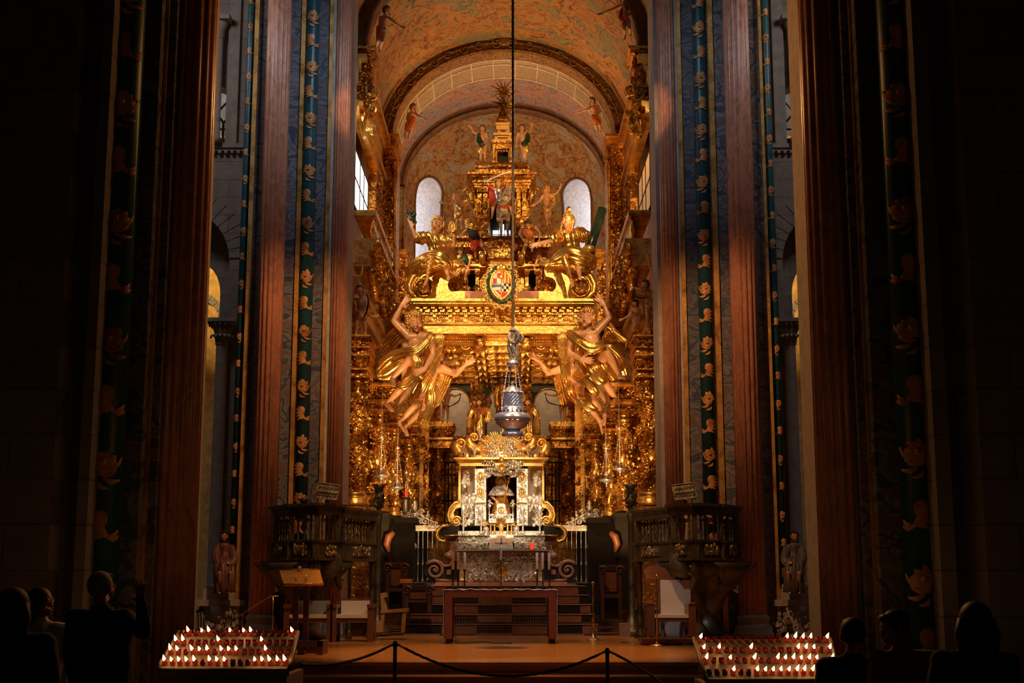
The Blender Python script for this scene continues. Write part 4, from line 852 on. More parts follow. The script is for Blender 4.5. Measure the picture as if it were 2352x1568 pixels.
MDEF['orange_panel'] = fresco((.80,.66,.50), (.66,.30,.12), (.75,.5,.3), (.35,.1,.05), 9, 4.)
MDEF['bulb'] = emit((1, .82, .55), 14)
# ================================================================ SILVER SHRINE AND HIGH ALTAR
def pt_out(pts, Y): return [W(a, b, Y) for a, b in pts]
def slab(m, pts, Y, d, mi=0):       # solid cut from an outline traced on the front plane, depth d
    p = pt_out(pts, Y); n = len(p); m.add(p+[v+V((0,d,0)) for v in p], [tuple(range(n)), tuple(range(n,2*n))[::-1]]+[(i,i+n,(i+1)%n+n,(i+1)%n) for i in range(n)], False, mi)
t = thing('altar_plinth', 'red marble plinth step under the silver high altar', 'plinth', W(1151, 1350, 30.6))
m = MB(); m.bp(1000, 1303, 1336, 1348, 30.5, 33.6); m.obj('upper_slab', 'red_marble', t); m = MB(); m.bp(992, 1311, 1348, 1364, 30.4, 33.6); m.obj('lower_slab', 'red_marble', t)
t = thing('high_altar', 'silver repousse high altar with gilt medallion, two gradines and stone mensa', 'altar', W(1151, 1335, 31))
m = MB(); m.bp(1055, 1249, 1266, 1335, 31.0, 32.8); fr = m.obj('silver_frontal', 'silver_relief', t)
m = MB()
for b in (1267, 1286, 1332): m.bp(1055, 1249, b, b+2, 30.95, 31.0)
for a in (1055, 1073, 1228, 1247): m.bp(a, a+2, 1268, 1332, 30.95, 31.0)
m.obj('gilt_frame', 'gold', fr)
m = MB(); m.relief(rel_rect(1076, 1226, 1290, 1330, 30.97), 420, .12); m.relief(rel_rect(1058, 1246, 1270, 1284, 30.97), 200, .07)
for i in range(9):
    for sg in (-1, 1): c = W(1151+sg*(14+i*7), 1309+6*math.sin(i*1.3), 30.95); m.scroll(c, .075, 1.5, .25, (sg,0,0), (0,0,1), dirn=1 if i % 2 else -1)
m.obj('foliage_relief', 'silver', fr)
m = MB(); c = W(1151, 1309, 30.93); m.tube([c+V((.13*math.cos(i*.2618), 0, .13*math.sin(i*.2618))) for i in range(24)], .02, 6, closed=True); m.ell(c, (.11,.03,.11)); m.tuft(c, .09, n=5); m.obj('medallion', 'gold', fr)
m = MB(); m.bp(1047, 1258, 1261, 1265, 30.75, 32.8); m.obj('mensa_slab', 'grey_slab', t)
for a0, a1 in ((1050,1122),(1181,1252)):
    m = MB(); m.bp(a0, a1, 1246, 1261, 31.4, 32.8); m.relief(rel_rect(a0+1, a1-1, 1248, 1259, 31.38), 110, .07); m.obj('lower_gradine', 'silver_relief', t)
for a0, a1 in ((1053,1124),(1180,1251)):
    m = MB(); m.bp(a0, a1, 1229, 1245, 31.7, 32.8); m.relief(rel_rect(a0+1, a1-1, 1231, 1243, 31.68), 110, .07); m.bp(a0-1, a1+1, 1244.5, 1246, 31.6, 32.8); m.bp(a0-1, a1+1, 1228, 1229.5, 31.6, 32.8)
    c = W((a0+a1)/2, 1237, 31.6); m.tuft(c, .08); m.obj('upper_gradine', 'silver_relief', t)
m = MB(); m.bp(1050, 1252, 1219, 1229, 32.0, 32.8); m.obj('gradine_top', 'silver_fine', t)
for s in (-1, 1):
    q = (lambda p: p) if s < 0 else (lambda p: 2302-p); side = 'left' if s < 0 else 'right'
    t = thing('marble_volute', 'scrolled rose and slate inlaid marble volute at the %s of the silver altar' % side, 'volute', W(q(1010), 1336, 31.2))
    m = MB(); c = W(q(998), 1309, 31.1); r = 24*PX(31.1)
    out = []
    for i in range(20): a = math.pi*.35+i*math.pi*1.45/19; out.append((998+24*math.cos(a)*1, 1309-24*math.sin(a)))
    out = [(q(a), b) for a, b in out]+[(q(a), b) for a, b in ((1015,1330),(1052,1334),(1052,1285),(1042,1283),(1036,1296),(1022,1300),(1014,1291))]
    slab(m, out, 31.2, .5); m.obj('slate_body', 'inlay_dark', t)
    m = MB(); m.scroll(W(q(998), 1309, 31.16), r*.92, 1.7, .2, (-s*-1,0,0), (0,0,1), a0=.6, flat=((0,1,0), .5)); m.tube(pt_out([(q(a), b) for a, b in ((1010,1289),(1020,1300),(1034,1298),(1042,1286),(1053,1284))], 31.16), .03, 6); m.tube(pt_out([(q(a), b) for a, b in ((1000,1331),(1014,1332),(1053,1334))], 31.16), .03, 6); m.bp(min(q(1026),q(1036)), max(q(1026),q(1036)), 1308, 1319, 31.14, 31.2)
    m.obj('rose_inlay', 'inlay_rose', t)
    m = MB(); m.lathe(W(q(1004), 1352, 31.4), [(.34,0),(.34,.06),(.26,.1),(.26,.16),(.3,.2)], 20, sy=.5); m.obj('volute_foot', 'grey_slab', t)
    # grey shelf with gilt scroll ends
    t = thing('stone_shelf', 'dark stone shelf with gilt scroll end and bracket, %s of the silver shrine' % side, 'shelf', W(q(1030), 1232, 32.2))
    m = MB(); slab(m, [(q(a), b) for a, b in ((1052,1207),(1022,1208),(1010,1214),(1008,1226),(1016,1230),(1052,1229))], 31.9, 1.0); m.obj('shelf_slab', 'dark_slab', t)
    m = MB(); m.tube(pt_out([(q(a), b) for a, b in ((1030,1206),(1015,1208),(1005,1218),(1003,1230),(1008,1240),(1018,1244),(1024,1240))], 31.85), [.03,.04,.05,.05,.05,.045,.03], 8, flat=((0,1,0),.7)); m.tube(pt_out([(q(a), b) for a, b in ((1052,1229),(1020,1230))], 31.88), .02, 6); m.obj('gilt_scroll', 'gold', t)
    m = MB(); slab(m, [(q(a), b) for a, b in ((1052,1230),(1022,1230),(1026,1240),(1034,1246),(1034,1262),(1028,1268),(1028,1280),(1052,1284))], 32.1, .6); m.lathe(W(q(1030), 1276, 32.1), [(.09,0),(.09,.1)], 16, Matrix.Rotation(math.pi/2, 3, 'X')); m.obj('bracket', 'rose_marble', t)
# shrine body
t = thing('silver_shrine', 'gleaming silver shrine with gilt cornice and scrolled gold wings framing the saint\'s niche', 'shrine', W(1151, 1208, 33))
def curved(m, a0, a1, b0, b1, Y0, Y1):
    p0 = W(a0, (b0+b1)/2, Y0); p1 = W(a1, (b0+b1)/2, Y0); z0 = ZZ(b1, Y0); z1 = ZZ(b0, Y0)
    m.grid(lambda u, v: (p0.x+(p1.x-p0.x)*math.sin(u*math.pi/2), Y1+(Y0-Y1)*(1-math.cos(u*math.pi/2)), z0+(z1-z0)*v), 12, 1)
m = MB(); curved(m, 1060, 1092, 1070, 1206, 32.75, 33.5); m.bp(1060, 1118, 1070, 1206, 33.5, 34.3); m.obj('curved_side', 'silver_sheet', t)
m = MB(); curved(m, 1245, 1212, 1070, 1206, 32.75, 33.5); m.bp(1186, 1245, 1070, 1206, 33.5, 34.3); m.obj('curved_side', 'silver_sheet', t)
for a0, a1 in ((1091,1116),(1187,1212)):
    m = MB(); m.bp(a0, a1, 1076, 1206, 32.6, 33.6); o = m.obj('door_panel', 'silver_sheet', t)
    m = MB(); m.bp(a0+1, a1-1, 1152, 1154, 32.5, 32.6); cc = (a0+a1)/2
    for b, r1 in ((1096, .10), (1130, .09)):
        c = W(cc, b, 32.56); m.tube([c+V((r1*.8*math.cos(i*.314), 0, r1*1.2*math.sin(i*.314))) for i in range(20)], .016, 6, closed=True); m.ell(c, (r1*.5, .04, r1*.8))
    m.tuft(W(cc, 1090, 32.55), .1); m.obj('gilt_medallion', 'gold', o)
    m = MB(); m.relief(rel_rect(a0+1, a1-1, 1078, 1150, 32.57), 110, .055); m.relief(rel_rect(a0+1, a1-1, 1156, 1204, 32.57), 90, .055); c = W(cc, 1170, 32.5); m.ell(c, (.06,.05,.1)); m.ell(c+V((0,0,-.22)), (.08,.05,.07)); m.obj('silver_relief', 'silver', o)
for a0, a1 in ((1063,1078),(1228,1243)):
    m = MB(); m.relief(rel_rect(a0, a1, 1082, 1115, 33.0), 60, .09); m.relief(rel_rect(a0, a1+8 if a0 < 1100 else a1, 1142, 1204, 32.9), 130, .1)
    m.obj('side_cartouche', 'silver', t)
for a, sg in ((1078,-1),(1226,1)):     # little silver angels at the corners
    m = MB(); c = W(a, 1152, 32.5); m.ell(c, (.05,.05,.1)); m.ell(c+V((0,0,.14)), .045)
    for d in (-1, 1): m.leaf(c+V((d*.04,.02,.05)), (d, 0, .7), (0,-1,0), .2, .05, .4); m.tube([c+V((d*.03,0,-.06)), c+V((d*.06,-.02,-.2))], [.03,.02], 6); m.tube([c+V((d*.05,0,.07)), c+V((d*.13,-.04,.0))], [.022,.015], 6)
    m.relief(lambda: (c+V((U(-.15,.15), .05, U(-.2,.2))), (0,-1,0)), 22, .08); m.obj('corner_angel', 'silver', t)
m = MB(); m.bp(1114, 1189, 1075, 1206, 34.2, 34.3); m.bp(1114, 1117, 1075, 1206, 33.5, 34.3); m.bp(1186, 1189, 1075, 1206, 33.5, 34.3); m.obj('niche_back', 'niche_red', t)
m = MB()
for r0 in (14, 18, 22):
    c = W(1151, 1103, 34.1); r_ = r0*PX(34.1); m.tube([c+V((r_*math.cos(i*.2618), 0, r_*math.sin(i*.2618))) for i in range(24)], .03, 6, closed=True)
m.obj('niche_ring', 'red_wood', t)
m = MB()
for b0, b1, a, y in ((1050,1054,1043,32.3),(1054,1058,1047,32.4),(1058,1064,1052,32.5),(1064,1069,1056,32.5)): m.bp(a, 2303-a, b0, b1, y, 34.4)
row(m, 1056, 1248, 1066, 1070, 32.42, 40, .5, .06); m.obj('gilt_cornice', 'gold_shrine', t)
m = MB()
for b0, b1, a, y in ((1010,1015,1108,32.9),(1015,1022,1098,32.95),(1022,1034,1096,33.0),(1034,1044,1090,33.0),(1044,1050,1082,32.9)): m.bp(a, 2304-a, b0, b1, y, 34.2)
m.obj('gilt_attic', 'gold_shrine', t)
for s in (-1, 1):
    q = (lambda p: p) if s < 0 else (lambda p: 2303-p)
    m = MB(); m.bp(min(q(1053),q(1058)), max(q(1053),q(1058)), 1068, 1152, 32.9, 33.4)
    slab(m, [(q(a), b) for a, b in ((1058,1148),(1050,1152),(1044,1150),(1041,1156),(1036,1160),(1030,1170),(1027,1184),(1030,1196),(1038,1205),(1049,1208),(1057,1204),(1058,1198),(1052,1188),(1044,1186),(1041,1178),(1046,1168),(1058,1164))], 32.7, .3)
    c = W(q(1048), 1195, 32.64); m.scroll(c, 10.5*PX(32.6), 1.6, .24, (s*-1,0,0), (0,0,1)); m.tube(pt_out([(q(a), b) for a, b in ((1056,1150),(1043,1155),(1033,1166),(1029,1182),(1032,1196),(1042,1205))], 32.66), .03, 6)
    for i in range(10): a = i/9; m.ell(W(q(1052-18*math.sin(a*2.6)), 1154+46*a, 32.64), .022, 6, 4)
    m.obj('scrolled_wing', 'gold_shrine', t)
    m = MB()
    for cc, rr, o_ in ((1056, 11, -1), (1086, 10, 1)):
        yy = 1018 if cc == 1056 else 1004
        c = W(q(cc+3), yy, 32.7); m.scroll(c, rr*PX(32.7), 1.7, .3, (s*1.0,0,0), (0,0,1), a0=.3)
    m.tube(pt_out([(q(a), b) for a, b in ((1049,1014),(1047,1026),(1052,1038),(1064,1046),(1076,1046))], 32.75), [.1,.12,.13,.12,.08], 10, flat=((0,1,0),.7)); m.tube(pt_out([(q(a), b) for a, b in ((1079,1002),(1076,1012),(1080,1022),(1090,1028),(1104,1030))], 32.8), [.09,.11,.12,.11,.08], 10)
    m.obj('attic_scroll', 'gold_shrine', t)
    for cc, yb in ((1066,1052),(1089,1050),(1103,1011)):
        fn = thing('openwork_finial', 'small silver openwork finial, %s on the %s side of the shrine top' % ({1066:'outermost',1089:'second',1103:'uppermost'}[cc], 'left' if s < 0 else 'right'), 'finial', W(q(cc), yb, 32.6), 'silver finials on the shrine')
        c = V(fn['_b']); kk = PX(32.6); m = MB(); m.lathe(c, [(5*kk,0),(5.5*kk,1.5*kk),(2*kk,3.5*kk),(1.6*kk,8*kk),(3.5*kk,10*kk),(3.8*kk,12*kk),(2*kk,14*kk)], 12); m.obj('finial_foot', 'silver_dark', fn)
        m = MB()
        for i in range(34): z = i/34; a = i*2.4; rr = (5.2*math.sin(math.pi*(.22+.78*z)))*kk; m.ell(c+V((rr*math.cos(a), rr*math.sin(a), (14+15*z)*kk)), 1.25*kk, 6, 4)
        m.obj('openwork_flame', 'silver_fine', fn)
# cherub cloud and rays
t = thing('cherub_glory', 'cloud of silver cherub heads with gilt rays bursting above the saint\'s niche', 'sunburst', W(1153, 1085, 32.4))
m = MB(); c0 = W(1155, 1040, 32.75); kk = PX(32.4)
for i in range(72):
    a = i*2*math.pi/72; L = U(44, 62)*kk; w_ = .016; d = V((math.cos(a), 0, math.sin(a)*.95)); n_ = V((-d.z,0,d.x)); p = c0+V((0,U(-.05,.05),0))
    m.add([p+n_*w_*.4, p-n_*w_*.4, p+d*L-n_*w_*.7, p+d*L+n_*w_*.7, p+n_*w_*.4+V((0,.03,0)), p-n_*w_*.4+V((0,.03,0)), p+d*L-n_*w_*.9+V((0,.03,0)), p+d*L+n_*w_*.9+V((0,.03,0))], [(0,1,2,3),(7,6,5,4),(0,4,5,1),(2,6,7,3),(1,5,6,2),(0,3,7,4)])
m.obj('gilt_rays', 'gold_shrine', t)
m = MB(); n = 0
while n < 120:
    x = U(-1,1); z = U(-1,1)
    if x*x+z*z > 1 or x*x+z*z < .02: continue
    if abs(x) < .3 and z > .75: continue
    p = W(1153+44*x, 1046-46*z+(8 if abs(x) > .6 else 0), 32.45)+V((0, U(-.12,.1), 0)); r = U(.036,.056); m.ell(p, (r, r, r*1.15), 10, 7); m.ell(p+V((0,-r*.9,-r*.15)), r*.22, 6, 4)
    for d in (-1, 1): m.ell(p+V((d*r*.35,-r*.85,r*.2)), r*.16, 6, 4, None, 1)
    for d in (-1, 1): m.leaf(p+V((d*r*.7,.02,-r*.4)), (d, -.1, U(-.2,.6)), (0,-1,0), r*2.0, r*.55, .5)
    n += 1
m.obj('cherub_heads', ['silver_warm', 'silver_dark'], t)
m = MB(); c = W(1152, 1078, 32.3); m.tuft(c, .17, n=7); m.ell(c, (.05,.04,.06)); c = W(1152, 1056, 32.2); m.ell(c, (.05,.04,.06)); m.tuft(c, .12, n=5)
c = W(1151, 1027, 32.2); m.ell(c, (.04,.04,.06)); m.tuft(c, .10, n=5); m.obj('gilt_shell', 'gold', t)
m = MB()
for i in range(26): a = math.pi*(i+.5)/26; m.relief(lambda: (W(1151-32*math.cos(a), 1090-6*math.sin(a)*2+abs(math.cos(a))*8-4, 32.5), (0,-1,0)), 3, .12)
m.obj('niche_fringe', 'silver_fine', t)
# tabernacle temple in front of the saint
t = thing('silver_temple', 'small silver arched temple on four gilt columns standing on the altar gradine', 'tabernacle', W(1152, 1232, 31.9))
m = MB(); m.bp(1122, 1182, 1228, 1234, 31.7, 32.3); m.obj('temple_base', 'silver', t)
for a in (1127, 1136, 1166, 1175):
    m = MB(); c = W(a, 1229, 31.85); H = W(a, 1200, 31.85).z-c.z; m.lathe(c, [(.035,0),(.035,.02),(.024,.03)]+[(.024+.006*math.sin(i*1.6), .03+(H-.06)*i/16) for i in range(17)]+[(.036,H)], 10); m.obj('gilt_column', 'gold', t)
m = MB(); m.bp(1123, 1140, 1190, 1200, 31.75, 32.3); m.bp(1162, 1180, 1190, 1200, 31.75, 32.3)
vouss(m, W(1151,1200,31.8).x, W(1151,1200,31.8).z, 12*PX(31.8), 17*PX(31.8), 31.85, .05, .05, math.pi-.05, 9)
for sg in (-1, 1): m.scroll(W(1151+sg*20, 1186, 31.75), .06, 1.3, .3, (sg,0,0), (0,0,1)); m.scroll(W(1151+sg*10, 1180, 31.75), .05, 1.3, .3, (-sg,0,0), (0,0,1))
m.relief(rel_rect(1128, 1176, 1180, 1192, 31.72), 40, .05); m.obj('temple_pediment', 'silver', t)
m = MB(); c = W(1151, 1228, 32.0); m.lathe(c, [(.09,0),(.05,.04),(.04,.1),(.07,.2),(.05,.26),(.03,.3)], 12); m.ell(c+V((0,0,.34)), .035); m.relief(lambda: (c+V((U(-.05,.05),-.05,U(.08,.26))), (0,-1,0)), 14, .05); m.obj('tiny_statuette', 'gold_matte', t)
t = thing('reliquary_box', 'silver square reliquary panel held before the lap of the enthroned saint', 'reliquary', W(1151, 1184, 32.5))
m = MB(); slab(m, [(1141,1184),(1141,1160),(1145,1156),(1157,1156),(1161,1160),(1161,1184)], 32.6, .1); m.obj('panel', 'silver', t); m = MB(); c = W(1151, 1170, 32.56); m.tube([c+V((.07*math.cos(i*.628),0,.07*math.sin(i*.628))) for i in range(10)], .015, 6, closed=True); m.ell(c, (.03,.02,.03)); m.obj('gilt_ring', 'gold_matte', t)
t = thing('tabernacle_door', 'painted orange and silver tabernacle with rounded head in the middle of the altar', 'tabernacle', W(1151, 1261, 31.2))
m = MB(); slab(m, [(1124,1260),(1125,1233),(1138,1233)]+[(1151-13*math.cos(a), 1233-8*math.sin(a)) for a in (.3,.8,1.3,1.8,2.3,2.8)]+[(1164,1233),(1177,1233),(1178,1260)], 31.3, .5); m.obj('cabinet', 'silver', t)
m = MB(); slab(m, [(1127,1252),(1127,1236),(1140,1236)]+[(1151-10*math.cos(a), 1235-6*math.sin(a)) for a in (.3,.8,1.3,1.8,2.3,2.8)]+[(1162,1236),(1175,1236),(1175,1252)], 31.26, .04); o = m.obj('painted_door', 'orange_panel', t)
m = MB(); m.bp(1120, 1125, 1234, 1242, 31.2, 31.4); m.bp(1177, 1182, 1234, 1242, 31.2, 31.4); m.bp(1123, 1179, 1255, 1261, 31.2, 31.8); m.obj('silver_edge', 'silver', t)
for a in (1116, 1186):
    t = thing('silver_urn', 'little silver urn with a sprig, just %s of the painted tabernacle' % ('left' if a < 1150 else 'right'), 'urn', W(a, 1230, 31.7)); m = MB(); c = V(t['_b'])
    m.lathe(c, [(.045,0),(.05,.02),(.02,.05),(.06,.12),(.07,.16),(.05,.2)], 12); m.obj('bowl', 'silver', t); m = MB(); m.relief(lambda: (c+V((U(-.05,.05),U(-.03,.03),U(.2,.32))), (U(-1,1),-1,.5)), 14, .07); m.obj('sprig', 'gold_matte', t)
for i, (a, lit) in enumerate(((1064,1),(1105,0),(1201,0),(1240,1))):
    t = thing('silver_candlestick', 'slender silver candlestick on the upper gradine, %s, %s' % (('leftmost','second from left','third from left','rightmost')[i], 'its small lamp burning bright' if lit else 'unlit'), 'candlestick', W(a, 1225, 31.9), 'candlesticks on the gradine')
    c = V(t['_b']); h = W(a, 1168, 31.9).z-c.z; m = MB(); m.lathe(c, [(.06,0),(.05,.03),(.018,.06)]+[(.016+.008*abs(math.sin(j*1.1)), .06+(h-.1)*j/14) for j in range(15)]+[(.03,h)], 10); m.obj('stick', 'silver', t)
    m = MB(); m.ell(c+V((0,0,h+.03)), (.022,.022,.04), 8, 6); m.obj('bulb' if lit else 'candle_stub', 'bulb' if lit else 'wax', t)
t = thing('sanctuary_light', 'small red glass lamp on the right of the altar gradine', 'lamp', W(1222, 1261, 31.1)); m = MB(); m.lathe(V(t['_b']), [(.035,0),(.045,.04),(.045,.09),(.03,.12),(.032,.15),(0,.15)], 12); m.obj('red_cup', 'red_glow', t)
# throne arms
t = thing('silver_throne', 'silver throne with ball finials on which the saint sits', 'throne', W(1151, 1206, 33.3))
for sg in (-1, 1):
    m = MB(); c = W(1151+sg*27, 1200, 33.1); m.lathe(c, [(.045,0),(.045,.05),(.025,.08),(.035,.2),(.02,.3),(.035,.36),(.045,.42),(.02,.48)], 12); m.ell(c+V((0,0,.52)), .045); m.scroll(c+V((-sg*.02,-.03,.42)), .07, 1.2, .3); m.obj('arm_post', 'silver_warm', t)
m = MB(); m.bp(1122, 1180, 1196, 1206, 33.2, 34.0); m.obj('seat', 'silver', t)
# ---------------------------------------------------------------- silver railings with crests
for s in (-1, 1):
    q = (lambda p: p) if s < 0 else MX; side = 'left' if s < 0 else 'right'; Y = 33.0
    t = thing('silver_railing', 'tall silver bar railing with lock plates, closing the %s side of the high altar' % side, 'railing', W(q(970), 1342, Y))
    m = MB(); a, b = sorted((q(900), q(1035))); m.bp(a, b, 1206, 1211, Y-.1, Y+.15); m.bp(a, b, 1211, 1214, Y-.06, Y+.1); m.obj('top_rail', 'silver_dark', t); m = MB(); m.bp(a, b, 1214, 1219, Y-.04, Y+.08); row(m, a, b, 1214, 1219, Y-.06, 60, .5, .04); m.obj('bead_rail', 'silver', t)
    m = MB(); m.bp(a, b, 1336, 1339, Y-.03, Y+.05); m.obj('bottom_rail', 'silver_dark', t)
    for i in range(12):
        p = 905+i*10.9; c = W(q(p), 1337, Y); H = W(q(p), 1219, Y).z-c.z; m = MB()
        m.lathe(c, [(.022,0),(.026,.05),(.012,.09),(.012,H*.33),(.026,H*.34),(.022,H*.36),(.012,H*.4),(.012,H*.66),(.03,H*.67),(.012,H*.68),(.012,H*.95),(.028,H)], 8); m.obj('baluster', 'silver', t)
    for p in (930, 950):
        m = MB(); c = W(q(p), 1254, Y-.06); m.lathe(c, [(.0,-.02),(.09,-.01),(.09,.01),(.04,.04),(0,.05)], 6, Matrix.Rotation(math.pi/2, 3, 'X')); m.obj('lock_plate', 'silver', t)
    m = MB(); c = W(q(952), 1185, Y); kk = PX(Y)
    for sg in (-1, 1):
        for r_, dx, dz in ((11,10,-6),(9,24,-12),(7,36,-16),(8,14,8),(6,46,-18)): m.scroll(c+V((sg*dx*kk,0,dz*kk)), r_*kk, 1.4, .3, (sg,0,0), (0,0,1)); 
        for i in range(9): m.leaf(c+V((sg*U(5,40)*kk,0,U(-18,0)*kk)), (sg*U(0,1), 0, U(.3,1)), (0,-1,0), 10*kk, 3*kk, .8)
        m.tube([c+V((sg*28*kk,0,-2*kk)), c+V((sg*30*kk,0,6*kk))], [.05,.03], 8); m.ell(c+V((sg*30*kk,0,9*kk)), .035)
    m.tube([c+V((7*kk*math.cos(i*.5236),-.02,9*kk*math.sin(i*.5236))) for i in range(12)], .03, 6, closed=True); m.ell(c, (.1,.05,.13)); m.lathe(c+V((0,0,10*kk)), [(.09,0),(.05,.05),(.08,.1),(.04,.16),(.06,.2),(.02,.28)], 10)
    m.obj('silver_crest', 'silver', t)
    # dark iron grille behind
    t = thing('iron_grille', 'dark scrolled iron grille between the innermost twisted column and the shrine, %s' % side, 'grille', W(q(1025), 1200, 37.6))
    m = MB()
    for p in (1014, 1022, 1030, 1038): m.tube([W(q(p), 1205, 37.6), W(q(p), 1062, 37.6)], .016, 6)
    for b in (1062, 1090, 1150): m.tube([W(q(1010), b, 37.6), W(q(1048), b, 37.6)], .02, 6)
    for p, b in ((1018,1050),(1030,1046),(1024,1034),(1036,1030),(1018,1020),(1040,1075),(1020,1076)): m.scroll(W(q(p), b, 37.6), .08, 1.4, .18, (s,0,0), (0,0,1))
    m.obj('scrollwork', 'iron', t)
# ---------------------------------------------------------------- hanging silver lamps
for px, y0, y1, r_, s in ((875,1005,1108,19,'left'),(912,1030,1135,17,'left'),(1424,985,1092,17,'right'),(1393,1030,1118,17,'right')):
    Y = 29.2 if abs(px-1150) > 270 else 29.8
    t = thing('hanging_lamp', 'silver hanging sanctuary lamp with dish and %s, %s' % ('tall chain' if y0 < 1010 else 'domed cap', {875:'far left near the pulpit',912:'left, beside the red-glass lamp',1424:'far right near the pulpit',1393:'right, nearer the railing'}[px]), 'lamp', W(px, y1, Y), 'hanging silver lamps')
    kk = PX(Y); c = W(px, y1, Y); h = (y1-y0)*kk
    m = MB(); m.lathe(c, [(.5*kk,0),(3*kk,3*kk),(1.5*kk,6*kk),(6*kk,10*kk),(r_*.9*kk,14*kk),(r_*kk,16*kk),(r_*.9*kk,18*kk),(7*kk,20*kk),(5*kk,24*kk)], 22); m.obj('dish', 'silver_dark', t)
    m = MB(); m.lathe(c+V((0,0,24*kk)), [(4*kk,0),(6*kk,3*kk),(3*kk,8*kk),(2*kk,12*kk)], 12); m.obj('socket', 'silver', t)
    m = MB(); cc = c+V((0,0,29*kk)); m.ell(cc, (1.8*kk,1.8*kk,2*kk), 8, 6); m.obj('bulb', 'bulb', t)
    m = MB(); ct = c+V((0,0,h)); m.lathe(ct, [(5*kk,-2*kk),(4*kk,1*kk),(1*kk,4*kk),(.25*kk,120*kk)], 12)
    for k2 in range(3):
        a = k2*2.094+.5; e = V((math.cos(a)*r_*.85*kk, math.sin(a)*r_*.85*kk, 16*kk)); 
        for i in range(24): u = i/24; m.ell(c+e+(ct-(c+e))*u, (.5*kk,.5*kk,1.6*kk), 6, 4)
    for i in range(12): m.ell(c+V((0,0,(34+i*5)*kk)), (1.6*kk,1.6*kk,2.2*kk), 6, 4)
    m.obj('chain', 'silver', t)
t = thing('red_glass_lamp', 'glowing red glass vigil lamp on a dark stand left of the altar railing', 'lamp', W(933, 1150, 29.6)); kk = PX(29.6); c = V(t['_b'])
m = MB(); m.lathe(c, [(8*kk,-24*kk),(8*kk,0),(10*kk,2*kk),(10*kk,6*kk),(4*kk,8*kk)], 14); m.obj('stand', 'iron', t); m = MB(); m.lathe(c+V((0,0,8*kk)), [(2*kk,0),(3.2*kk,4*kk),(2.4*kk,10*kk),(3.4*kk,15*kk),(0,15*kk)], 12); m.obj('red_cup', 'red_glow', t)
m = MB(); 
for k2 in range(3): a = k2*2.09; m.tube([c+V((3*kk*math.cos(a),3*kk*math.sin(a),22*kk)), c+V((0,0,70*kk))], .004, 4)
m.lathe(c+V((0,0,62*kk)), [(4*kk,0),(1*kk,8*kk)], 10); m.obj('chain', 'silver_dark', t)
# ---------------------------------------------------------------- the great censer on its rope
Y = 22.0; kk = PX(Y, 900); B = W(1177, 1002, Y)
t = thing('hanging_censer', 'huge silver censer hanging by four chains on a knotted rope before the altar', 'censer', tuple(B))
def pf(l): return [(r*kk, (1002-y)*kk) for y, r in l]
m = MB(); m.lathe(B, pf([(1002,21),(1000,25),(996,25),(993,22),(990,17),(987,16),(984,22),(978,31),(971,37),(966,39)]), 40, fl=(24,.02)); m.obj('bowl', 'censer_silver', t)
m = MB(); m.lathe(B, pf([(966,39),(964,42),(960,42),(957,41),(952,39),(950,37)]), 40, fl=(18,.01)); m.obj('rim_band', 'censer_silver', t)
m = MB(); m.lathe(B, pf([(950,36),(946,30),(941,26),(937,27),(934,22)]), 40); 
for i in range(20):
    a = i*math.pi/10; m.box(B+V((30.5*kk*math.cos(a), 30.5*kk*math.sin(a), (1002-947)*kk)), (.05,.02,.045), a, 1)
m.obj('shoulder', ['censer_silver', 'black'], t)
m = MB(); m.lathe(B, pf([(934,17.5),(905,17.5)]), 30, mi=1)
for i in range(16):
    a = i*math.pi/8; m.tube([B+V((19*kk*math.cos(a+j*.13), 19*kk*math.sin(a+j*.13), (1002-934+j*2.9)*kk)) for j in range(11)], .021, 6)
m.obj('pierced_drum', ['censer_silver', 'black'], t)
m = MB(); m.lathe(B, pf([(906,22),(903,24),(900,23),(897,18),(892,16),(888,11),(885,4),(883,2.5),(881,4),(878,4),(876,2)]), 32)
for i in range(12): a = i*math.pi/6; m.ell(B+V((23*kk*math.cos(a), 23*kk*math.sin(a), (1002-901)*kk)), .02, 6, 4)
m.obj('lid', 'censer_silver', t)
m = MB(); m.lathe(W(1177.5, 838, Y), [(13.5*kk,0),(14.5*kk,2*kk),(13*kk,7*kk),(8*kk,12*kk),(3*kk,15*kk)], 24); m.obj('chain_cap', 'censer_silver', t)
ct = W(1177.5, 838, Y)
for k2 in range(4):
    a = k2*math.pi/2+.45; p0 = ct+V((11.5*kk*math.cos(a), 11.5*kk*math.sin(a), 1*kk)); p1 = B+V((37*kk*math.cos(a)*.8, 37*kk*math.sin(a)*.8, (1002-952)*kk)); pm = B+V((22*kk*math.cos(a)*1.0, 22*kk*math.sin(a), (1002-900)*kk)); m = MB()
    for (u0, u1) in ((p0, pm), (pm, p1)):
        n = int((u1-u0).length/.028)
        for i in range(n):
            c = u0+(u1-u0)*(i+.5)/n; d = (u1-u0).normalized(); o_ = d.orthogonal().normalized()*(.011 if i % 2 else -.011); m.ell(c+o_*.3, (.008+.005*(i%2), .013-.005*(i%2), .019), 6, 4)
    m.obj('chain', 'censer_silver', t)
t = thing('suspension_rope', 'long twisted grey rope with a heavy knot, holding up the silver censer', 'rope', tuple(ct+V((0,0,15*kk))))
def rope(m, pts, r, mi=0):
    P = [V(p) for p in pts]; out = []
    for i in range(len(P)-1):
        n = max(1, int((P[i+1]-P[i]).length/(r*.8)))
        for j in range(n): out.append(P[i]+(P[i+1]-P[i])*j/n)
    out.append(P[-1]); m.tube(out, r, 12, fl=(3,.15), tw=.3)
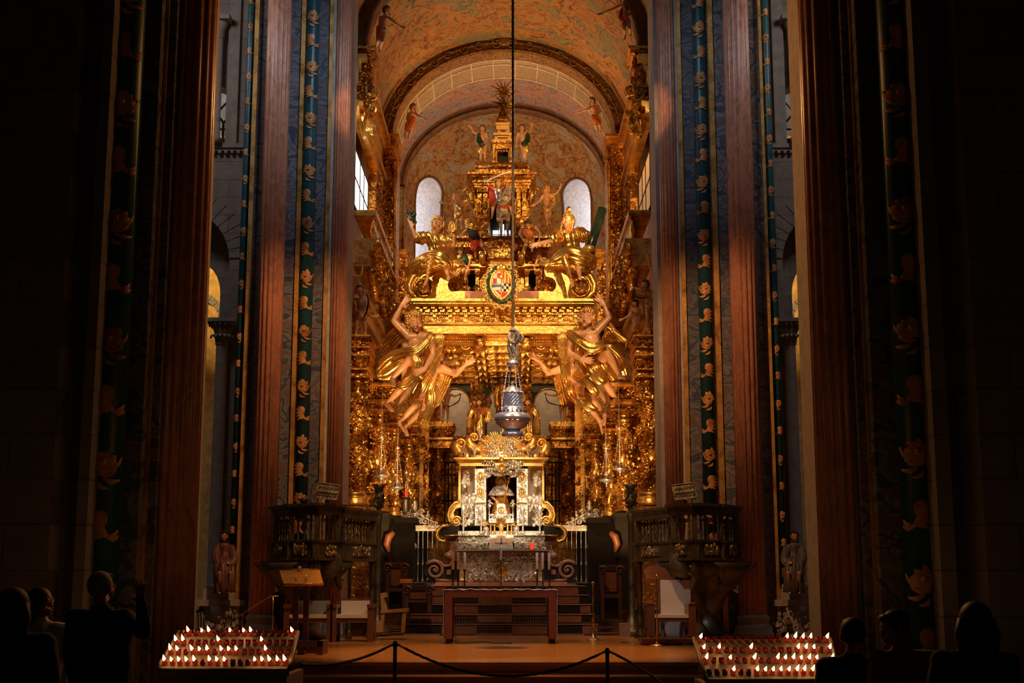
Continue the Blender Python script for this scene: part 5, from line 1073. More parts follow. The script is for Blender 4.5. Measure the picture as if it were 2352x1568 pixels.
def sm(pts, n=6):    # Catmull-Rom smoothing
    P = [V(p) for p in pts]; P = [P[0]*2-P[1]]+P+[P[-1]*2-P[-2]]; o = []
    for i in range(1, len(P)-2):
        for k in range(n):
            u = k/n; o.append(.5*((2*P[i])+(P[i+1]-P[i-1])*u+(2*P[i-1]-5*P[i]+4*P[i+1]-P[i+2])*u*u+(3*P[i]-P[i-1]-3*P[i+1]+P[i+2])*u**3))
    o.append(P[-2]); return o
m = MB(); rope(m, [W(1178, 757, Y), W(1178, 757, Y)+V((0,0,12))], .022); m.obj('rope_line', 'rope_grey', t)
m = MB(); q = lambda a, b, d=0: W(a, b, Y-d)
rope(m, sm([q(1178,752,0), q(1181,770,.05), q(1178,790,.07), q(1184,812,.05), q(1190,828,.0)]), .024); rope(m, sm([q(1174,764,.02), q(1170,780,.05), q(1168,798,.03), q(1173,812,0), q(1180,822,-.02)]), .024)
rope(m, sm([q(1172,760,.0), q(1182,757,.09), q(1190,764,.1), q(1190,778,.08), q(1184,786,.03), q(1176,786,.1), q(1169,776,.08), q(1171,764,.03)]), .024); rope(m, sm([q(1188,766,.04), q(1197,768,.05), q(1201,776,.05), q(1197,785,.03), q(1190,782,.0), q(1187,800,.03), q(1189,820,.03)]), .022)
rope(m, sm([q(1180,760,-.03), q(1188,772,-.05), q(1180,795,-.05), q(1174,815,-.03), q(1178,826,0)]), .024); m.obj('knot', 'rope_tan', t)
def cupm(e):
    def f(m):
        t = NT(m); t.set((.22,.006,.004), .2, 0.)
        if e: t.b.inputs['Emission Color'].default_value = (1,.05,.01,1); t.b.inputs['Emission Strength'].default_value = e
    return f
MDEF['steel'] = plain((.30,.26,.22), .35, .8)
MDEF['oak_pale'] = wood((.42,.22,.13)); MDEF['gold_stripe'] = plain((.8,.5,.08), .5)
MDEF['red_wood2'] = wood((.38,.12,.04), rough=.3)
MDEF['black_rope'] = plain((.035,.022,.018), .8, 0, .3, 40.)
MDEF['cup_dark'] = cupm(0); MDEF['cup_lit'] = cupm(.13)
# ================================================================ PULPITS
for s in (-1, 1):
    q = (lambda p: p) if s < 0 else (lambda p: 2324-p); side = 'left' if s < 0 else 'right'
    t = thing('bronze_pulpit', 'dark bronze and marble pulpit with baluster railing wrapped round the %s pier' % side, 'pulpit', W(q(725), 1290, 24.6))
    cor = [(634,25.6),(671,24.8),(729,24.4),(777,24.9)]; br = [(783,25.2),(859,26.6)]
    zt, zr, zb0, zb1, zf = 2.94, 2.82, 2.22, 1.98, 1.93
    def P2(px, Y): return V((W(q(px), 1200, Y).x, Y, 0))
    C = [P2(*c) for c in cor]; B = [P2(*c) for c in br]
    def wallseg(m, a, b, z0, z1, th, off=0):
        d = (b-a); L = d.length; d.normalize(); n = V((d.y, -d.x, 0)); n = n if n.y < 0 else -n; c = (a+b)/2+n*off
        m.box((c.x, c.y, (z0+z1)/2), (L+th*.7, th, z1-z0), math.atan2(d.y, d.x))
    m = MB(); bd = MB()
    for pts in (C, B):
        for a, b in zip(pts, pts[1:]):
            dz = 0 if pts is C else -.03
            wallseg(m, a, b, zt-.05+dz, zt+dz, .26); wallseg(m, a, b, zt-.10+dz, zt-.05+dz, .18); wallseg(m, a, b, zr-.08+dz, zt-.1+dz, .12)
            wallseg(bd, a, b, zb1, zb0+.03, .14); wallseg(bd, a, b, zb0+.03, zb0+.07, .2); wallseg(bd, a, b, zf, zb1, .22)
    m.obj('handrail', 'bronze', t); ba = bd.obj('base_band', 'bronze', t)
    for pts in (C, B):
        for a, b in zip(pts, pts[1:]):
            L = (b-a).length; u = (b-a).normalized(); n_ = V((u.y, -u.x, 0)); n_ = n_ if n_.y < 0 else -n_
            m = MB(); c = (a+b)/2+n_*.09; m.box((c.x, c.y, (zb0+zb1)/2+.015), (L*.5, .03, .17), math.atan2(u.y, u.x)); 
            for i in range(16): p = c+u*U(-.22,.22)*L+n_*.02; m.ell((p.x, p.y, U(zb1+.05, zb0-.02)), (.03,.02,.045), 6, 4)
            m.obj('relief_panel', 'bronze_relief', ba)
            k = max(3, int(L/.135))
            for i in range(1, k):
                p = a+u*L*i/k; m = MB(); h = zr-.08-zb0-.05
                if i % 2: m.lathe((p.x, p.y, zb0+.05), [(.028,0),(.028,.03),(.014,.06),(.03,h*.36),(.014,h*.44),(.022,h*.6),(.012,h*.68),(.034,h*.78),(.014,h*.9),(.03,h)], 8)
                else:
                    m.lathe((p.x, p.y, zb0+.05), [(.03,0),(.014,.05),(.02,h*.3),(.036,h*.62),(.02,h*.7),(.03,h*.78),(.03,h*.86),(.012,h*.9)], 8)
                    for d in (-1,1): m.leaf((p.x+d*.01, p.y, zb0+.05+h*.72), (d*.9, -.2, .8), (0,-1,0), .14, .03, .6)
                m.obj('baluster', 'bronze', t)
            for p in ((a, b) if pts is B else (a, b) if (a-C[0]).length < .01 else (b,)):
                m = MB(); m.box((p.x, p.y, (zb0+zr)/2), (.085, .085, zr-zb0)); m.box((p.x, p.y-.02, zb0+.02), (.13, .1, .08)); m.box((p.x, p.y-.02, (zb0+zb1)/2), (.12, .12, .24)); m.obj('corner_post', 'bronze', t)
    m = MB(); ctr = P2(708, 25.9); m.lathe((ctr.x, ctr.y, zf-.02), [(.9, 0), (.9, .02)], 8, a0=.39, a1=6.67); fl = m.obj('platform', 'bronze', t)
    m = MB()
    for a, b in zip(C, C[1:]):
        c = (a+b)/2; m.ell((c.x, c.y+.22, zf-.06), (.26, .26, .26), 16, 10)
    m.lathe((ctr.x, 25.5, .5), [(.5,0),(.45,.1),(.25,.2),(.2,.5),(.34,.8),(.75,1.2),(.95,1.4)], 8); m.obj('underside_bowl', 'bronze', t)
    for a in C:
        m = MB(); m.tube([(a.x, a.y, zf), (a.x, a.y+.02, zf-.15), (a.x, a.y+.2, zf-.38), (a.x, a.y+.5, zf-.5)], [.07,.09,.06,.03], 8)
        m.relief(lambda: (V((a.x+U(-.08,.08), a.y-.05+U(0,.15), zf-U(.05,.32))), (U(-.5,.5),-1,0)), 14, .1); m.obj('carved_bracket', 'bronze', t)
    for px, Y, r in ((857,26.5,.055),(806,25.9,.03)):
        p = P2(px, Y); m = MB(); m.lathe((p.x, p.y, .5), [(r*2.2,0),(r*2.2,.06),(r*1.2,.14),(r,.2),(r*.9,1.36),(r*1.5,1.44)], 12); m.obj('support_post', 'bronze', t)
    # small figures and lectern on the rim
    L = thing('book_stand', 'openwork bronze book stand on the rail of the %s pulpit' % side, 'book stand', (W(q(752), 1150, 24.45).x, 24.45, zt))
    m = MB(); c = W(q(752), 1128, 24.4); th = -.35
    M_ = Matrix.Rotation(math.radians(-25), 3, 'X')@Matrix.Rotation(math.radians(-8*s), 3, 'Y')
    wd = .4
    for x in (-wd/2, wd/2): m.box(c+M_@V((x,0,0)), (.02,.02,.3), 0, 0, M_)
    for z in (-.15, -.02, .15): m.box(c+M_@V((0,0,z)), (wd,.02,.02), 0, 0, M_)
    m.box(c+M_@V((0,.012,0)), (wd,.008,.3), 0, 0, M_)
    for i in range(12): m.scroll(c+M_@V((-wd/2+.02+wd*i/12, -.012, .065 if i % 2 else -.085)), .03, 1.2, .25, M_@V((1,0,0)), M_@V((0,0,1)), n=5)
    for sg in (-1, 1):
        for z in (-.12, 0, .12): m.ell(c+M_@V((sg*(wd/2+.015), 0, z)), .018, 6, 4)
    m.obj('openwork_desk', 'bronze', L); m = MB(); m.tube([(c.x, 24.45, zt), (c.x, 24.45, c.z-.1)], .02, 8); m.ell((c.x, 24.45, zt+.03), (.06,.06,.03)); m.obj('stem', 'bronze', L)
# small black lamp and gooseneck microphone on the left pulpit
t = thing('black_spotlight', 'small black lamp lying on the left pulpit rail', 'lamp', W(698, 1150, 24.5)); c = V((t['_b'][0], 24.5, 2.94)); t.location = c; t['_b'] = tuple(c)
m = MB(); m.lathe(c+V((-.07,0,.05)), [(.03,0),(.05,.02),(.045,.1),(.02,.13)], 12, Matrix.Rotation(math.pi/2, 3, 'Y')); m.tube([c, c+V((0,0,.05))], .02, 6); m.obj('lamp_head', 'iron', t)
t = thing('gooseneck_microphone', 'thin bent microphone rising above the left pulpit rail', 'microphone', (W(714, 1150, 24.5).x, 24.5, 2.94)); c = V(t['_b']); m = MB(); m.tube(sm([c, c+V((0,0,.2)), c+V((.03,-.02,.33)), c+V((.1,-.05,.38))]), .005, 5); m.obj('stem', 'iron', t); m = MB(); m.ell(c+V((.11,-.06,.385)), (.025,.012,.012)); m.obj('capsule', 'iron', t)
# carved eagle-like urn on the choir side behind each pulpit
for s in (-1, 1):
    q = (lambda p: p) if s < 0 else (lambda p: 2318-p)
    t = thing('bronze_candelabrum', 'dark bronze candelabrum with cup, behind the %s pulpit rail end' % ('left' if s < 0 else 'right'), 'candelabrum', W(q(866), 1400, 27.4)); c = V((t['_b'][0], 27.4, .52)); z1 = ZZ(1170, 27.4)-.52; z2 = ZZ(1112, 27.4)-.52
    m = MB(); m.lathe(c, [(.3,0),(.28,.1),(.12,.2),(.06,.4),(.06,z1-.3),(.1,z1-.1),(.05,z1)], 16); m.obj('stand', 'bronze', t)
    m = MB(); m.lathe(c, [(.04,z1),(.10,z1+.1),(.13,z1+.2),(.07,z1+.28),(.09,z1+.42),(.15,z2)], 16); m.relief(lambda: (c+V((U(-.11,.11), -.11, U(z1+.02, z2-.12))), (U(-.6,.6),-1,0)), 24, .09); m.obj('cup', 'bronze', t)
# ================================================================ MODERN ALTAR AND ITS THINGS
Yt = 24.0; zt = 0.5; a = W(1022, 1350, Yt); ztop = ZZ(1354, Yt); xl, xr = a.x, W(1277, 1350, Yt).x
t = thing('altar_table', 'modern reddish wooden altar table with metal grid front on the timber platform', 'altar table', ((xl+xr)/2, Yt, .5))
m = MB(); m.bx(xl, xr, Yt, Yt+.95, ztop-.13, ztop-.01); m.obj('table_top', 'table_wood', t)
for x0, x1 in ((xl, xl+.13), (xr-.13, xr)):
    for y in (0, .8): m = MB(); m.bx(x0, x1, Yt+y, Yt+y+.15, .58, ztop-.13); lg = m.obj('leg', 'table_wood', t); m = MB(); m.bx(x0+.02, x1-.02, Yt+y+.02, Yt+y+.13, .5, .58); m.obj('foot', 'black', lg)
m = MB(); n = 34
for i in range(n+1): x = xl+.15+(xr-xl-.3)*i/n; m.bx(x-.0025, x+.0025, Yt+.30, Yt+.305, .58, ztop-.14)
for i in range(15): z = .58+(ztop-.72)*i/14; m.bx(xl+.14, xr-.14, Yt+.296, Yt+.30, z-.0025, z+.0025)
m.obj('metal_grid', 'steel', t)
cl = thing('altar_cloth', 'rumpled white altar cloth lying over the wooden altar table and down both ends', 'cloth', ((xl+xr)/2, Yt, ztop))
m = MB()
m.grid(lambda u, v: (xl-.02+(xr-xl+.04)*u, Yt-.015+.96*v, ztop+.004+.012*abs(math.sin(u*19+v*5)*math.sin(u*7))+.006*math.sin(u*61)), 90, 8, th=(0,0,-.01))
m.obj('top_cloth', 'cloth_white', cl)
for sg, x in ((-1, xl-.02), (1, xr+.015)):
    m = MB(); m.grid(lambda u, v: (x+sg*.006*math.sin(u*16), Yt+.02+.9*u, .6+(ztop-.6)*v), 24, 4, th=(.004*sg,0,0)); m.obj('end_drop', 'cloth_white', cl)
for i, px in enumerate((1040,1052,1067,1234,1247,1262)):
    h1 = 1308 if px not in (1067,1262) else 1307; Yc = Yt+.3+.12*(i % 3); b = W(px, 1350, Yc); b.z = ztop+.02; ztp = ZZ(1268+(0 if i<3 else 1), Yc); zm = ZZ(1308, Yc)
    t = thing('altar_candle', 'tall ivory candle in a dark candlestick on the altar table, %s of the %s three' % (('outer','middle','inner')[i % 3] if i < 3 else ('inner','middle','outer')[i % 3], 'left' if i < 3 else 'right'), 'candle', b, 'six altar candles')
    m = MB(); m.lathe(b, [(.05,0),(.05,.012),(.014,.03),(.012,zm-b.z-.04),(.03,zm-b.z)], 12); m.obj('candlestick', 'iron', t)
    m = MB(); m.lathe((b.x, b.y, zm), [(.026,0),(.025,ztp-zm),(.0,ztp-zm+.002)], 14); m.tube([(b.x,b.y,ztp), (b.x,b.y,ztp+.015)], .003, 4); m.obj('wax', 'wax', t)
t = thing('altar_cross', 'slender dark standing cross with silver end in the middle of the altar table', 'cross', (W(1151,1350,Yt+.5).x, Yt+.5, ztop+.01)); b = V(t['_b']); m = MB(); m.lathe(b, [(.08,0),(.07,.02),(.01,.05),(.009,.52)], 10); m.obj('shaft', 'iron', t)
m = MB(); zc = ZZ(1235, Yt+.5); m.bx(b.x-.012, b.x+.012, b.y-.01, b.y+.01, b.z+.5, zc); m.bx(b.x-.11, b.x+.11, b.y-.01, b.y+.01, ZZ(1247,Yt+.5)-.02, ZZ(1247,Yt+.5)+.01); m.ell((b.x, b.y-.01, ZZ(1262, Yt+.5)), (.03,.02,.08)); m.obj('cross_bar', 'silver', t)
for px in (1103, 1197):
    t = thing('table_microphone', 'thin black microphone on round base, %s on the altar table' % ('left' if px < 1150 else 'right'), 'microphone', (W(px,1352,Yt+.12).x, Yt+.12, ztop+.015)); b = V(t['_b']); m = MB(); m.lathe(b, [(.055,0),(.05,.015),(.015,.025)], 14); m.obj('base', 'black', t)
    m = MB(); m.tube(sm([b+V((0,0,.02)), b+V((0,0,.25)), b+V((.01,.03,.34))]), .004, 5); m.ell(b+V((.012,.035,.35)), .01); m.obj('stem', 'black', t)
t = thing('floor_cable', 'black cable looping across the floor under the altar table', 'cable', (W(1100, 1468, 23.8).x, 23.9, .51)); b = V(t['_b']); m = MB()
m.tube(sm([V((W(a, b_, 23.9).x, Yq, z)) for a, b_, Yq, z in ((1045,1410,24.2,.95),(1046,1440,24.15,.8),(1047,1466,24.0,.54),(1060,1468,23.95,.515),(1085,1460,24.1,.52),(1110,1456,24.2,.53),(1135,1462,24.0,.515),(1160,1468,23.9,.515),(1172,1466,23.9,.515),(1174,1460,24.05,.515),(1166,1458,24.1,.515))], 5), .008, 6); m.obj('cable_loop', 'black', t)
# ---------------------------------------------------------------- seats
def armchair(px0, px1, pyb, pyt, label, Y, wide=.16, throne=False):
    x0, x1 = W(px0, pyb, Y).x, W(px1, pyb, Y).x; z0 = .5; w_ = x1-x0; k = PX(Y)
    t = thing('armchair', label, 'chair', ((x0+x1)/2, Y, .5))
    for i, x in enumerate((x0, x1-.1)):
        m = MB(); m.bx(x, x+.1, Y, Y+.09, z0, z0+.62); m.bx(x, x+.1, Y+.55, Y+.64, z0, z0+.62); m.bx(x-.01, x+.11, Y-.03, Y+.66, z0+.6, z0+.66); m.bx(x+.02, x+.08, Y+.09, Y+.55, z0+.12, z0+.6); m.obj('arm', 'red_wood', t)
    m = MB(); m.bx(x0+.1, x1-.1, Y+.03, Y+.6, z0+.34, z0+.42); m.obj('seat_frame', 'red_wood', t)
    m = MB(); m.bx(x0+.1, x1-.1, Y, Y+.56, z0+.42, z0+.48); m.obj('seat_cushion', 'cream_cloth', t)
    zt_ = ZZ(pyt, Y+.6); m = MB(); m.bx(x0+.12, x1-.12, Y+.52, Y+.57, z0+.46, zt_-.03); m.obj('back_cushion', 'cream_cloth', t)
    m = MB(); m.bx(x0+.09, x1-.09, Y+.57, Y+.63, z0+.4, zt_); m.obj('backrest', 'red_wood', t); return t
armchair(650, 762, 1466, 1375, 'cream-cushioned wooden armchair partly hidden behind the golden lectern', 24.6)
armchair(758, 856, 1466, 1375, 'cream-cushioned wooden armchair between the lectern and the plain oak chair', 24.6)
Y = 24.4; x0, x1 = W(1488, 1470, Y).x, W(1600, 1470, Y).x
t = thing('presider_chair', 'large presider chair with tall cream back panel on a low wooden dais, right', 'chair', ((x0+x1)/2, Y, .5))
for x in (x0, x1-.13):
    m = MB(); m.bx(x, x+.13, Y, Y+.12, .62, 1.17); m.bx(x, x+.13, Y+.6, Y+.7, .62, 1.17); m.bx(x, x+.13, Y+.1, Y+.65, .75, 1.15); am = m.obj('arm', 'red_wood', t); m = MB(); m.bx(x+.01, x+.12, Y-.02, Y+.1, 1.17, 1.2); m.obj('arm_cap', 'brass', am)
    m = MB(); m.lathe((x+.065, Y+.06, .5), [(.035,0),(.035,.12)], 10); m.obj('foot', 'brass', t)
m = MB(); m.bx(x0+.13, x1-.13, Y+.02, Y+.62, .86, .93); m.obj('seat_frame', 'red_wood', t); m = MB(); m.bx(x0+.13, x1-.13, Y, Y+.6, .93, .98); m.obj('seat_cushion', 'cream_cloth', t)
xa, xb = W(1517, 1360, Y+.6).x, W(1586, 1360, Y+.6).x; m = MB(); m.bx(xa, xb, Y+.58, Y+.64, .96, ZZ(1331, Y+.6)); m.obj('back_cushion', 'cream_cloth', t); m = MB(); m.bx(xa-.02, xb+.03, Y+.64, Y+.7, .9, ZZ(1328, Y+.6)); m.obj('backrest', 'red_wood', t)
t = thing('low_dais', 'low slatted wooden dais under the presider chair', 'dais', ((x0+x1)/2, 23.5, .5)); m = MB(); m.bx(W(1474,1475,23.6).x, W(1600,1475,23.6).x, 23.5, 24.3, .54, .6); m.obj('top', 'red_wood', t)
for i in range(5): m = MB(); xx = W(1480+i*28,1475,23.6).x; m.bx(xx, xx+.12, 23.52, 24.28, .5, .54); m.obj('runner', 'red_wood', t)
# plain oak chair seen from the side
Y = 25.4; k = PX(Y); t = thing('oak_chair', 'plain light oak side chair turned sideways, right of the armchairs', 'chair', (W(905,1450,Y).x, Y, .5)); X = lambda p, b=1410: W(p, b, Y).x; Z = lambda b: ZZ(b, Y)
for y in (0, .42):
    m = MB(); slab(m, [(871,1452),(880,1452),(884,1405),(881,1362),(873,1362),(876,1405)], Y+y, .05); m.obj('back_leg', 'oak', t); m = MB(); slab(m, [(921,1452),(929,1452),(934,1402),(924,1402)], Y+y, .05); m.obj('front_leg', 'oak', t)
m = MB(); slab(m, [(874,1402),(936,1397),(936,1404),(874,1408)], Y-.02, .5); m.obj('seat', 'oak', t)
m = MB(); slab(m, [(873,1362),(884,1360),(887,1371),(876,1374)], Y+.02, .44); 
for y in (.06, .2, .34): slab(m, [(875,1372),(883,1372),(890,1400),(884,1402)], Y+y, .05)
m.obj('backrest', 'oak', t)
def simple(name, lab, cat, px0, px1, py0, py1, Y, d, mat, part):
    t = thing(name, lab, cat, (W((px0+px1)/2, py1, Y).x, Y, ZZ(py1, Y))); m = MB(); m.bp(px0, px1, py0, py1, Y, Y+d); m.bp(px0+1.5, px1-1.5, py0-.8, py0, Y+.02, Y+d-.02); m.obj(part, mat, t); return t
simple('wooden_box', 'small light wooden box on the floor beside the plain oak chair', 'box', 856, 880, 1427, 1451, 25.2, .3, 'oak', 'box_body')
simple('wooden_box', 'pale rosy wooden box standing on the floor left of the low dais', 'box', 1424, 1448, 1432, 1462, 24.4, .3, 'oak_pale', 'box_body')
simple('wooden_crate', 'orange-lit wooden block on the floor behind the armchairs', 'box', 815, 838, 1354, 1371, 27.2, .3, 'oak', 'box_body')
# ---------------------------------------------------------------- lecterns
Y = 20.6; t = thing('golden_lectern', 'lectern with broad golden book desk on two purple-brown posts, left of the steps', 'lectern', (W(690, 1505, Y).x, Y, .5))
m = MB(); pts = [W(641,1308,Y+.25), W(734,1307,Y+.25), W(743,1340,Y-.08), W(652,1341,Y-.08)]; m.add(pts+[p+V((0,.05,-.03)) for p in pts], [(0,1,2,3),(7,6,5,4),(0,4,5,1),(1,5,6,2),(2,6,7,3),(3,7,4,0)]); dk = m.obj('book_desk', 'desk_gold', t)
m = MB(); m.tube([W(640,1308,Y+.24), W(735,1307,Y+.24)], .008, 6); m.tube([W(652,1341,Y-.09), W(744,1340,Y-.09)], .01, 6); m.obj('desk_edge', 'brass', dk)
for a in (672, 696):
    m = MB(); m.bp(a, a+12, 1336, 1492, Y, Y+.08); m.obj('post', 'purple_wood', t)
m = MB(); m.bp(672, 708, 1352, 1366, Y+.01, Y+.07); m.obj('crosspiece', 'purple_wood', t)
m = MB(); xx = W(690, 1500, Y).x; m.bx(xx-.02, xx+.34, Y-.1, Y, .5+.12, .5+.2) ; m.bx(xx+.26, xx+.34, Y-.1, Y+.5, .5, .7); m.bx(xx-.04, xx+.04, Y-.02, Y+.5, .5, .7); m.bx(xx-.04, xx+.3, Y+.35, Y+.5, .5, .62); m.obj('foot', 'purple_wood', t)
for a in (680, 703):
    m = MB(); m.tube([W(a,1342,Y-.06), W(a,1322,Y-.02), W(a,1312,Y+.1)], .006, 6); m.ell(W(a,1340,Y-.07), .012); m.obj('page_clip', 'brass', t)
t = thing('desk_microphone', 'small chrome microphone clipped to the top edge of the golden lectern', 'microphone', W(684,1308,Y+.22)); m = MB(); m.ell(W(688,1303,Y+.2), (.035,.02,.02)); m.tube([W(684,1308,Y+.22), W(688,1303,Y+.2)], .006, 6); m.obj('head', 'silver', t)
Y = 23.1; t = thing('wooden_music_stand', 'reddish wooden lectern desk on a thin metal pole in front of the presider chair', 'lectern', (W(1508, 1468, Y).x, Y, .5))
m = MB(); pts = [(1479,1310),(1486,1302),(1500,1300),(1516,1301),(1530,1306),(1545,1330),(1484,1329)]; pp = [W(a, b, Y+.12-(b-1300)*.006) for a, b in pts]; n = len(pp); m.add(pp+[p+V((0,.03,-.01)) for p in pp], [tuple(range(n)), tuple(range(n,2*n))[::-1]]+[(i,i+n,(i+1)%n+n,(i+1)%n) for i in range(n)]); m.obj('desk', 'red_wood2', t)
m = MB(); m.tube([(W(1508,1400,Y).x, Y, .5), W(1508,1318,Y)], .012, 8); m.lathe((W(1508,1400,Y).x, Y, .5), [(.13,0),(.13,.02),(.03,.04),(.012,.08)], 16); m.obj('pole', 'brass', t)
# brass rail at the left pier, paschal candlestick, furniture in the shadows
t = thing('brass_handrail', 'thin brass handrail sloping down beside the left pier base', 'handrail', W(626, 1450, 23.4)); m = MB(); Y = 23.4
m.tube([W(626,1450,Y), W(627,1369,Y)], .012, 6); m.tube([W(556,1450,Y+.6), W(557,1408,Y+.6)], .012, 6); m.tube([W(545,1416,Y+.7), W(618,1370,Y), W(640,1368,Y)], .014, 6); m.obj('rail', 'brass', t)
t = thing('brass_candlestick', 'tall slim brass candlestick standing on the floor right of the altar table', 'candlestick', (W(1363, 1455, 25.2).x, 25.2, .5)); b = V(t['_b']); h = ZZ(1335, 25.2)-.5; m = MB()
m.lathe(b, [(.13,0),(.1,.03),(.04,.07),(.05,.15),(.025,.2),(.05,.28),(.04,.36),(.02,.4),(.012,.5),(.012,h*.7),(.02,h*.72),(.012,h*.75),(.012,h*.92),(.035,h*.97),(.02,h)], 14); m.obj('stand', 'brass', t)
def bench(px0, px1, py0, py1, Y, lab):
    t = thing('carved_bench', lab, 'bench', (W((px0+px1)/2, py1, Y).x, Y, ZZ(py1, Y))); m = MB(); m.bp(px0, px1, py0+6, py1, Y+.4, Y+.5); m.obj('back_board', 'dark_wood', t)
    m = MB(); m.bp(px0-2, px1+2, py0, py0+6, Y+.35, Y+.55); row(m, px0, px1, py0+7, py0+13, Y+.34, 9, .6, .05); m.obj('top_rail', 'dark_wood', t)
    for p in (px0, px1-8):
        m = MB(); m.bp(p, p+8, py0+8, py1, Y, Y+.5); m.scroll(W(p+4, py0+14, Y-.02), .1, 1.3, .3); m.obj('end_panel', 'dark_wood', t)
    m = MB(); m.bp(px0, px1, py0+(py1-py0)*.55, py0+(py1-py0)*.62, Y+.02, Y+.5); m.obj('seat', 'dark_wood', t)
    m = MB(); m.bp(px0+12, px1-12, py0+18, py0+(py1-py0)*.5, Y+.36, Y+.4); m.obj('carved_panel', 'red_wood', t)
bench(930, 990, 1342, 1408, 27.6, 'dark carved choir bench left of the marble steps')
bench(886, 932, 1290, 1400, 29.3, 'tall dark carved stall between the left pulpit and the silver railing')
bench(1380, 1428, 1296, 1420, 29.0, 'tall dark carved stall between the silver railing and the right pulpit')
t = thing('striped_cushion', 'red cushion with two gold stripes lying on the carved bench at left', 'cushion', W(932, 1340, 28)); m = MB(); m.bp(918, 946, 1329, 1341, 28.0, 28.4); cc = m.obj('pad', 'red_cloth', t); m = MB(); m.bp(918, 946, 1331, 1333, 27.98, 28.0); m.obj('gold_stripe', 'gold_stripe', cc); m = MB(); m.bp(918, 946, 1335.5, 1337.5, 27.98, 28.0); m.obj('gold_stripe', 'gold_stripe', cc)
# stone corbel and statue shelf in the transepts
for s in (-1, 1):
    q = (lambda p: p) if s < 0 else (lambda p: 2336-p); Y = 27.0; side = 'left' if s < 0 else 'right'
    t = thing('stone_pedestal', 'carved stone pedestal in the shadows beside the %s pier, carrying a seated statue' % side, 'pedestal', (W(q(512), 1450, Y).x, Y, 0)); c = V((t['_b'][0], Y, 0)); k = PX(Y)
    zc = ZZ(1376, Y); m = MB(); m.lathe(c, [(.3,0),(.3,.3),(.26,.5),(.3,.7),(.44,zc-.12)], 18); m.relief(lambda: (c+V((U(-.38,.38), -.36, U(.5, zc-.2))), (U(-.4,.4),-1,0)), 50, .14); m.obj('corbel', 'column_stone', t)
    m = MB(); m.box(c+V((0,0,zc-.06)), (.95,.8,.12)); m.box(c+V((0,0,zc+.1)), (.7,.6,.22)); m.lathe(c+V((0,0,zc+.2)), [(.34,0),(.36,.05),(.28,.1)], 16); m.obj('plinth', 'column_stone', t)
# low iron fence beyond the left stand
t = thing('iron_fence', 'low dark iron fence in the shadow behind the left votive stand', 'fence', W(450, 1450, 20)); m = MB(); Y = 20
m.tube([W(414,1412,Y), W(470,1400,Y)], .02, 6); m.tube([W(414,1448,Y), W(470,1446,Y)], .015, 6)
for i in range(9): m.tube([W(416+i*6.5,1411-i*1.3,Y), W(416+i*6.5,1447,Y)], .008, 5)
m.ell(W(463,1397,Y), .04); m.obj('fence_bars', 'iron', t)
t = thing('iron_fence', 'low metal fence in the shadow right of the right pier base', 'fence', W(1885, 1470, 20)); m = MB(); m.tube([W(1868,1432,Y), W(1908,1440,Y)], .015, 6); 
for i in range(9): m.tube([W(1870+i*4.5,1433+i,Y), W(1870+i*4.5,1480,Y)], .008, 5)
m.obj('fence_bars', 'tray_metal', t)
# ---------------------------------------------------------------- rope barrier
Y = 14.2; posts = []
for px, pyt in ((907, 1471), (1395, 1487)):
    zt_ = ZZ(pyt, Y); x = W(px, 1520, Y).x; posts.append((x, zt_)); t = thing('barrier_post', 'slim black barrier post with rope hooks, %s of the two in front of the steps' % ('left' if px < 1000 else 'right'), 'post', (x, Y, 0))
    m = MB(); m.lathe((x, Y, 0), [(.15,0),(.15,.02),(.03,.04),(.02,.06),(.02,zt_-.05)], 16); m.obj('pole', 'iron', t); m = MB(); m.lathe((x, Y, zt_-.06), [(.026,0),(.026,.03),(.018,.05),(.012,.06)], 14); m.obj('cap', 'iron', t)
    for d in (-1, 1): m = MB(); m.tube([(x+d*.02, Y, zt_-.035), (x+d*.1, Y, zt_-.075)], .011, 8); m.obj('rope_ferrule', 'silver_dark' if (d < 0) == (px > 1000) else 'steel', t)
def droop(a, b, sag, lab, n=30):
    a = V(a); b = V(b); t = thing('barrier_rope', lab, 'rope', a); m = MB(); pts = [a+(b-a)*(i/n)-V((0,0,sag*4*(i/n)*(1-i/n))) for i in range(n+1)]; rope(m, pts, .013); m.obj('rope_length', 'black_rope', t)
(x1_, z1_), (x2_, z2_) = posts; droop((x1_+.1, Y, z1_-.075), (x2_-.1, Y, z2_-.075), .24, 'dark barrier rope sagging between the two barrier posts')
droop((x1_-.1, Y, z1_-.075), (W(690,1525,12.6).x, 12.6, ZZ(1525,12.6)), .06, 'dark barrier rope from the left post to the left votive stand')
droop((x2_+.1, Y, z2_-.075), (W(1560,1600,12.6).x, 12.9, ZZ(1590,12.9)), -.02, 'dark barrier rope from the right post down toward the right votive stand')
